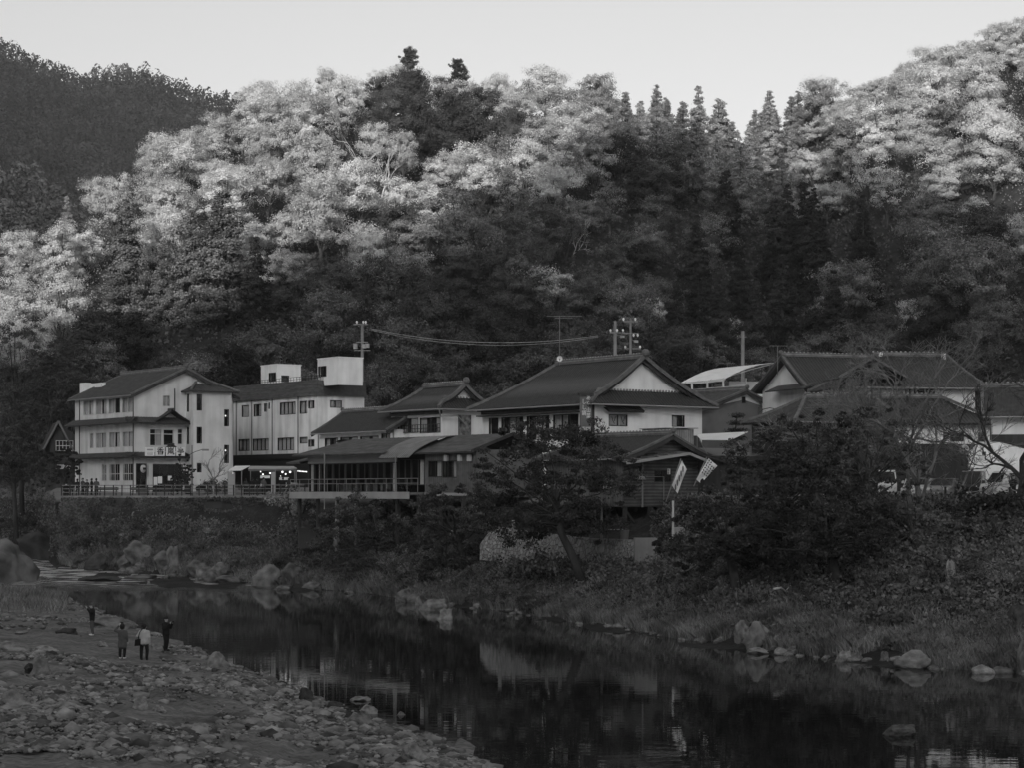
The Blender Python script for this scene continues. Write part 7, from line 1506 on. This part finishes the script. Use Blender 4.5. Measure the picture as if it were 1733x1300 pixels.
for k in range(70):
    u = gc.uniform(640, 1760); d = float(d_far(u)) + gc.normal(0, .5); w = gc.lognormal(-1.05, .45); o = link('cobble', RS[gc.integers(5)], None, (*XY(u, d), max(tz(u, d), -.08) + w * .1), gc.uniform(0, 6.28)); o.scale = (w * .8, w * .6, w * .5); tag(o, 'cobble along the far waterline at the grass foot', 'stone', 'cobbles along the far waterline')
for k in range(40):
    u = gc.uniform(110, 480); d = float(d_far(u)) + gc.normal(0, .9); w = gc.lognormal(-.55, .45); o = link('cobble', RS[gc.integers(5)], None, (*XY(u, d), max(tz(u, d), float(wl(d)) - .1) + w * .1), gc.uniform(0, 6.28)); o.scale = (w * .8, w * .6, w * .5); o.material_slots[0].link = 'OBJECT'; o.material_slots[0].material = m_rockm; tag(o, 'rock in the jumble along the far waterline below the inn', 'rock', 'rocks below the inn')
# the pebbles nobody could count
bm = bmesh.new(); bmesh.ops.create_icosphere(bm, subdivisions=1, radius=1); bm.verts.ensure_lookup_table(); IV = np.array([v.co for v in bm.verts]); IF = np.array([[v.index for v in f.verts] for f in bm.faces]); bm.free()
n = 42000; pp, ss = [], []
while len(pp) < n:
    k = rng.random(); d = 50 * (3.4 ** k) if rng.random() < .8 else rng.uniform(50, 165); u = rng.uniform(-60, 1000); lim = float(d_near(u))
    if d > lim + 1.6 or (d > lim + .2 and rng.random() < .6 + .25 * (d - lim)): continue
    x, y = XY(u, d); cl = mnoise.noise((x * .22, y * .16, 11)) + .5 * mnoise.noise((x * .7, y * .5, 3)); v = VH + F * (HC - .5) / d
    dens = .12 + 1.5 * cl + (.55 if d > lim - 6 else 0) + (.25 if v > 1130 else -.35) - (.9 if 1078 < v < 1125 and u < 270 else 0)
    if rng.random() > dens: continue
    pp.append((x, y, max(tz(u, d), -.06))); ss.append(min(.42, rng.lognormal(-2.85, .62)))
pp, ss = np.array(pp), np.array(ss); sc = np.stack([ss * rng.uniform(.8, 1.3, n), ss * rng.uniform(.7, 1.1, n), ss * rng.uniform(.35, .7, n)], 1); an = rng.uniform(0, 6.28, n); jit = rng.uniform(.78, 1.22, (n, len(IV), 1))
B = IV[None] * jit * sc[:, None]; ca, sa = np.cos(an)[:, None], np.sin(an)[:, None]; B = np.stack([B[..., 0] * ca - B[..., 1] * sa, B[..., 0] * sa + B[..., 1] * ca, B[..., 2]], -1) + pp[:, None] + np.array([0, 0, .02])
Fc = (IF[None] + (np.arange(n) * len(IV))[:, None, None]).reshape(-1, 3)
tag(link('pebbles', mesh_np('pebbles', B.reshape(-1, 3), Fc, m_pebble, smooth=True)), 'pebbles covering the near gravel shore', 'pebbles', None, 'stuff')

# ivy and weeds hanging over the promenade wall
n = 34000; pos = []; a0 = [Vector(q) for q in rl]
for k in range(n):
    i = rng.integers(len(a0) - 1); q = a0[i].lerp(a0[i + 1], rng.uniform()); f = rng.beta(1.6, .9)
    if mnoise.noise((q.x * .35, f * 2, 4)) < -.75 + (1 - f) * .4: continue
    pos.append((q.x + rng.normal(0, .1), q.y - .32 - .72 * f - abs(rng.normal(0, .14)), q.z - .1 - 3.4 * f))
pos = np.array(pos); nr = unit(len(pos)) * .7 + np.array([0, -.8, .3]); nr /= np.linalg.norm(nr, axis=1, keepdims=True)
tag(link('wall_ivy', leaf_mesh('wall_ivy', [leaves(pos, nr, .26)], m_lf_bank)), 'creepers and weeds hanging over the promenade river wall', 'creepers', None, 'stuff')

# ------------------------------------------------------------------ evening haze in the valley
bpy_m = bpy.data.materials.new('haze'); n, out = nodes_of(bpy_m); pv = n.nodes.new('ShaderNodeVolumePrincipled'); pv.inputs['Color'].default_value = g3(.9); pv.inputs['Density'].default_value = .00012; pv.inputs['Anisotropy'].default_value = .2
n.links.new(pv.outputs[0], out.inputs['Volume'])
m = MB(); m.box(-2300, 2300, -1400, 2130, -4, 640); tag(m.build('haze', bpy_m), 'thin evening haze filling the valley', None, None, 'stuff')
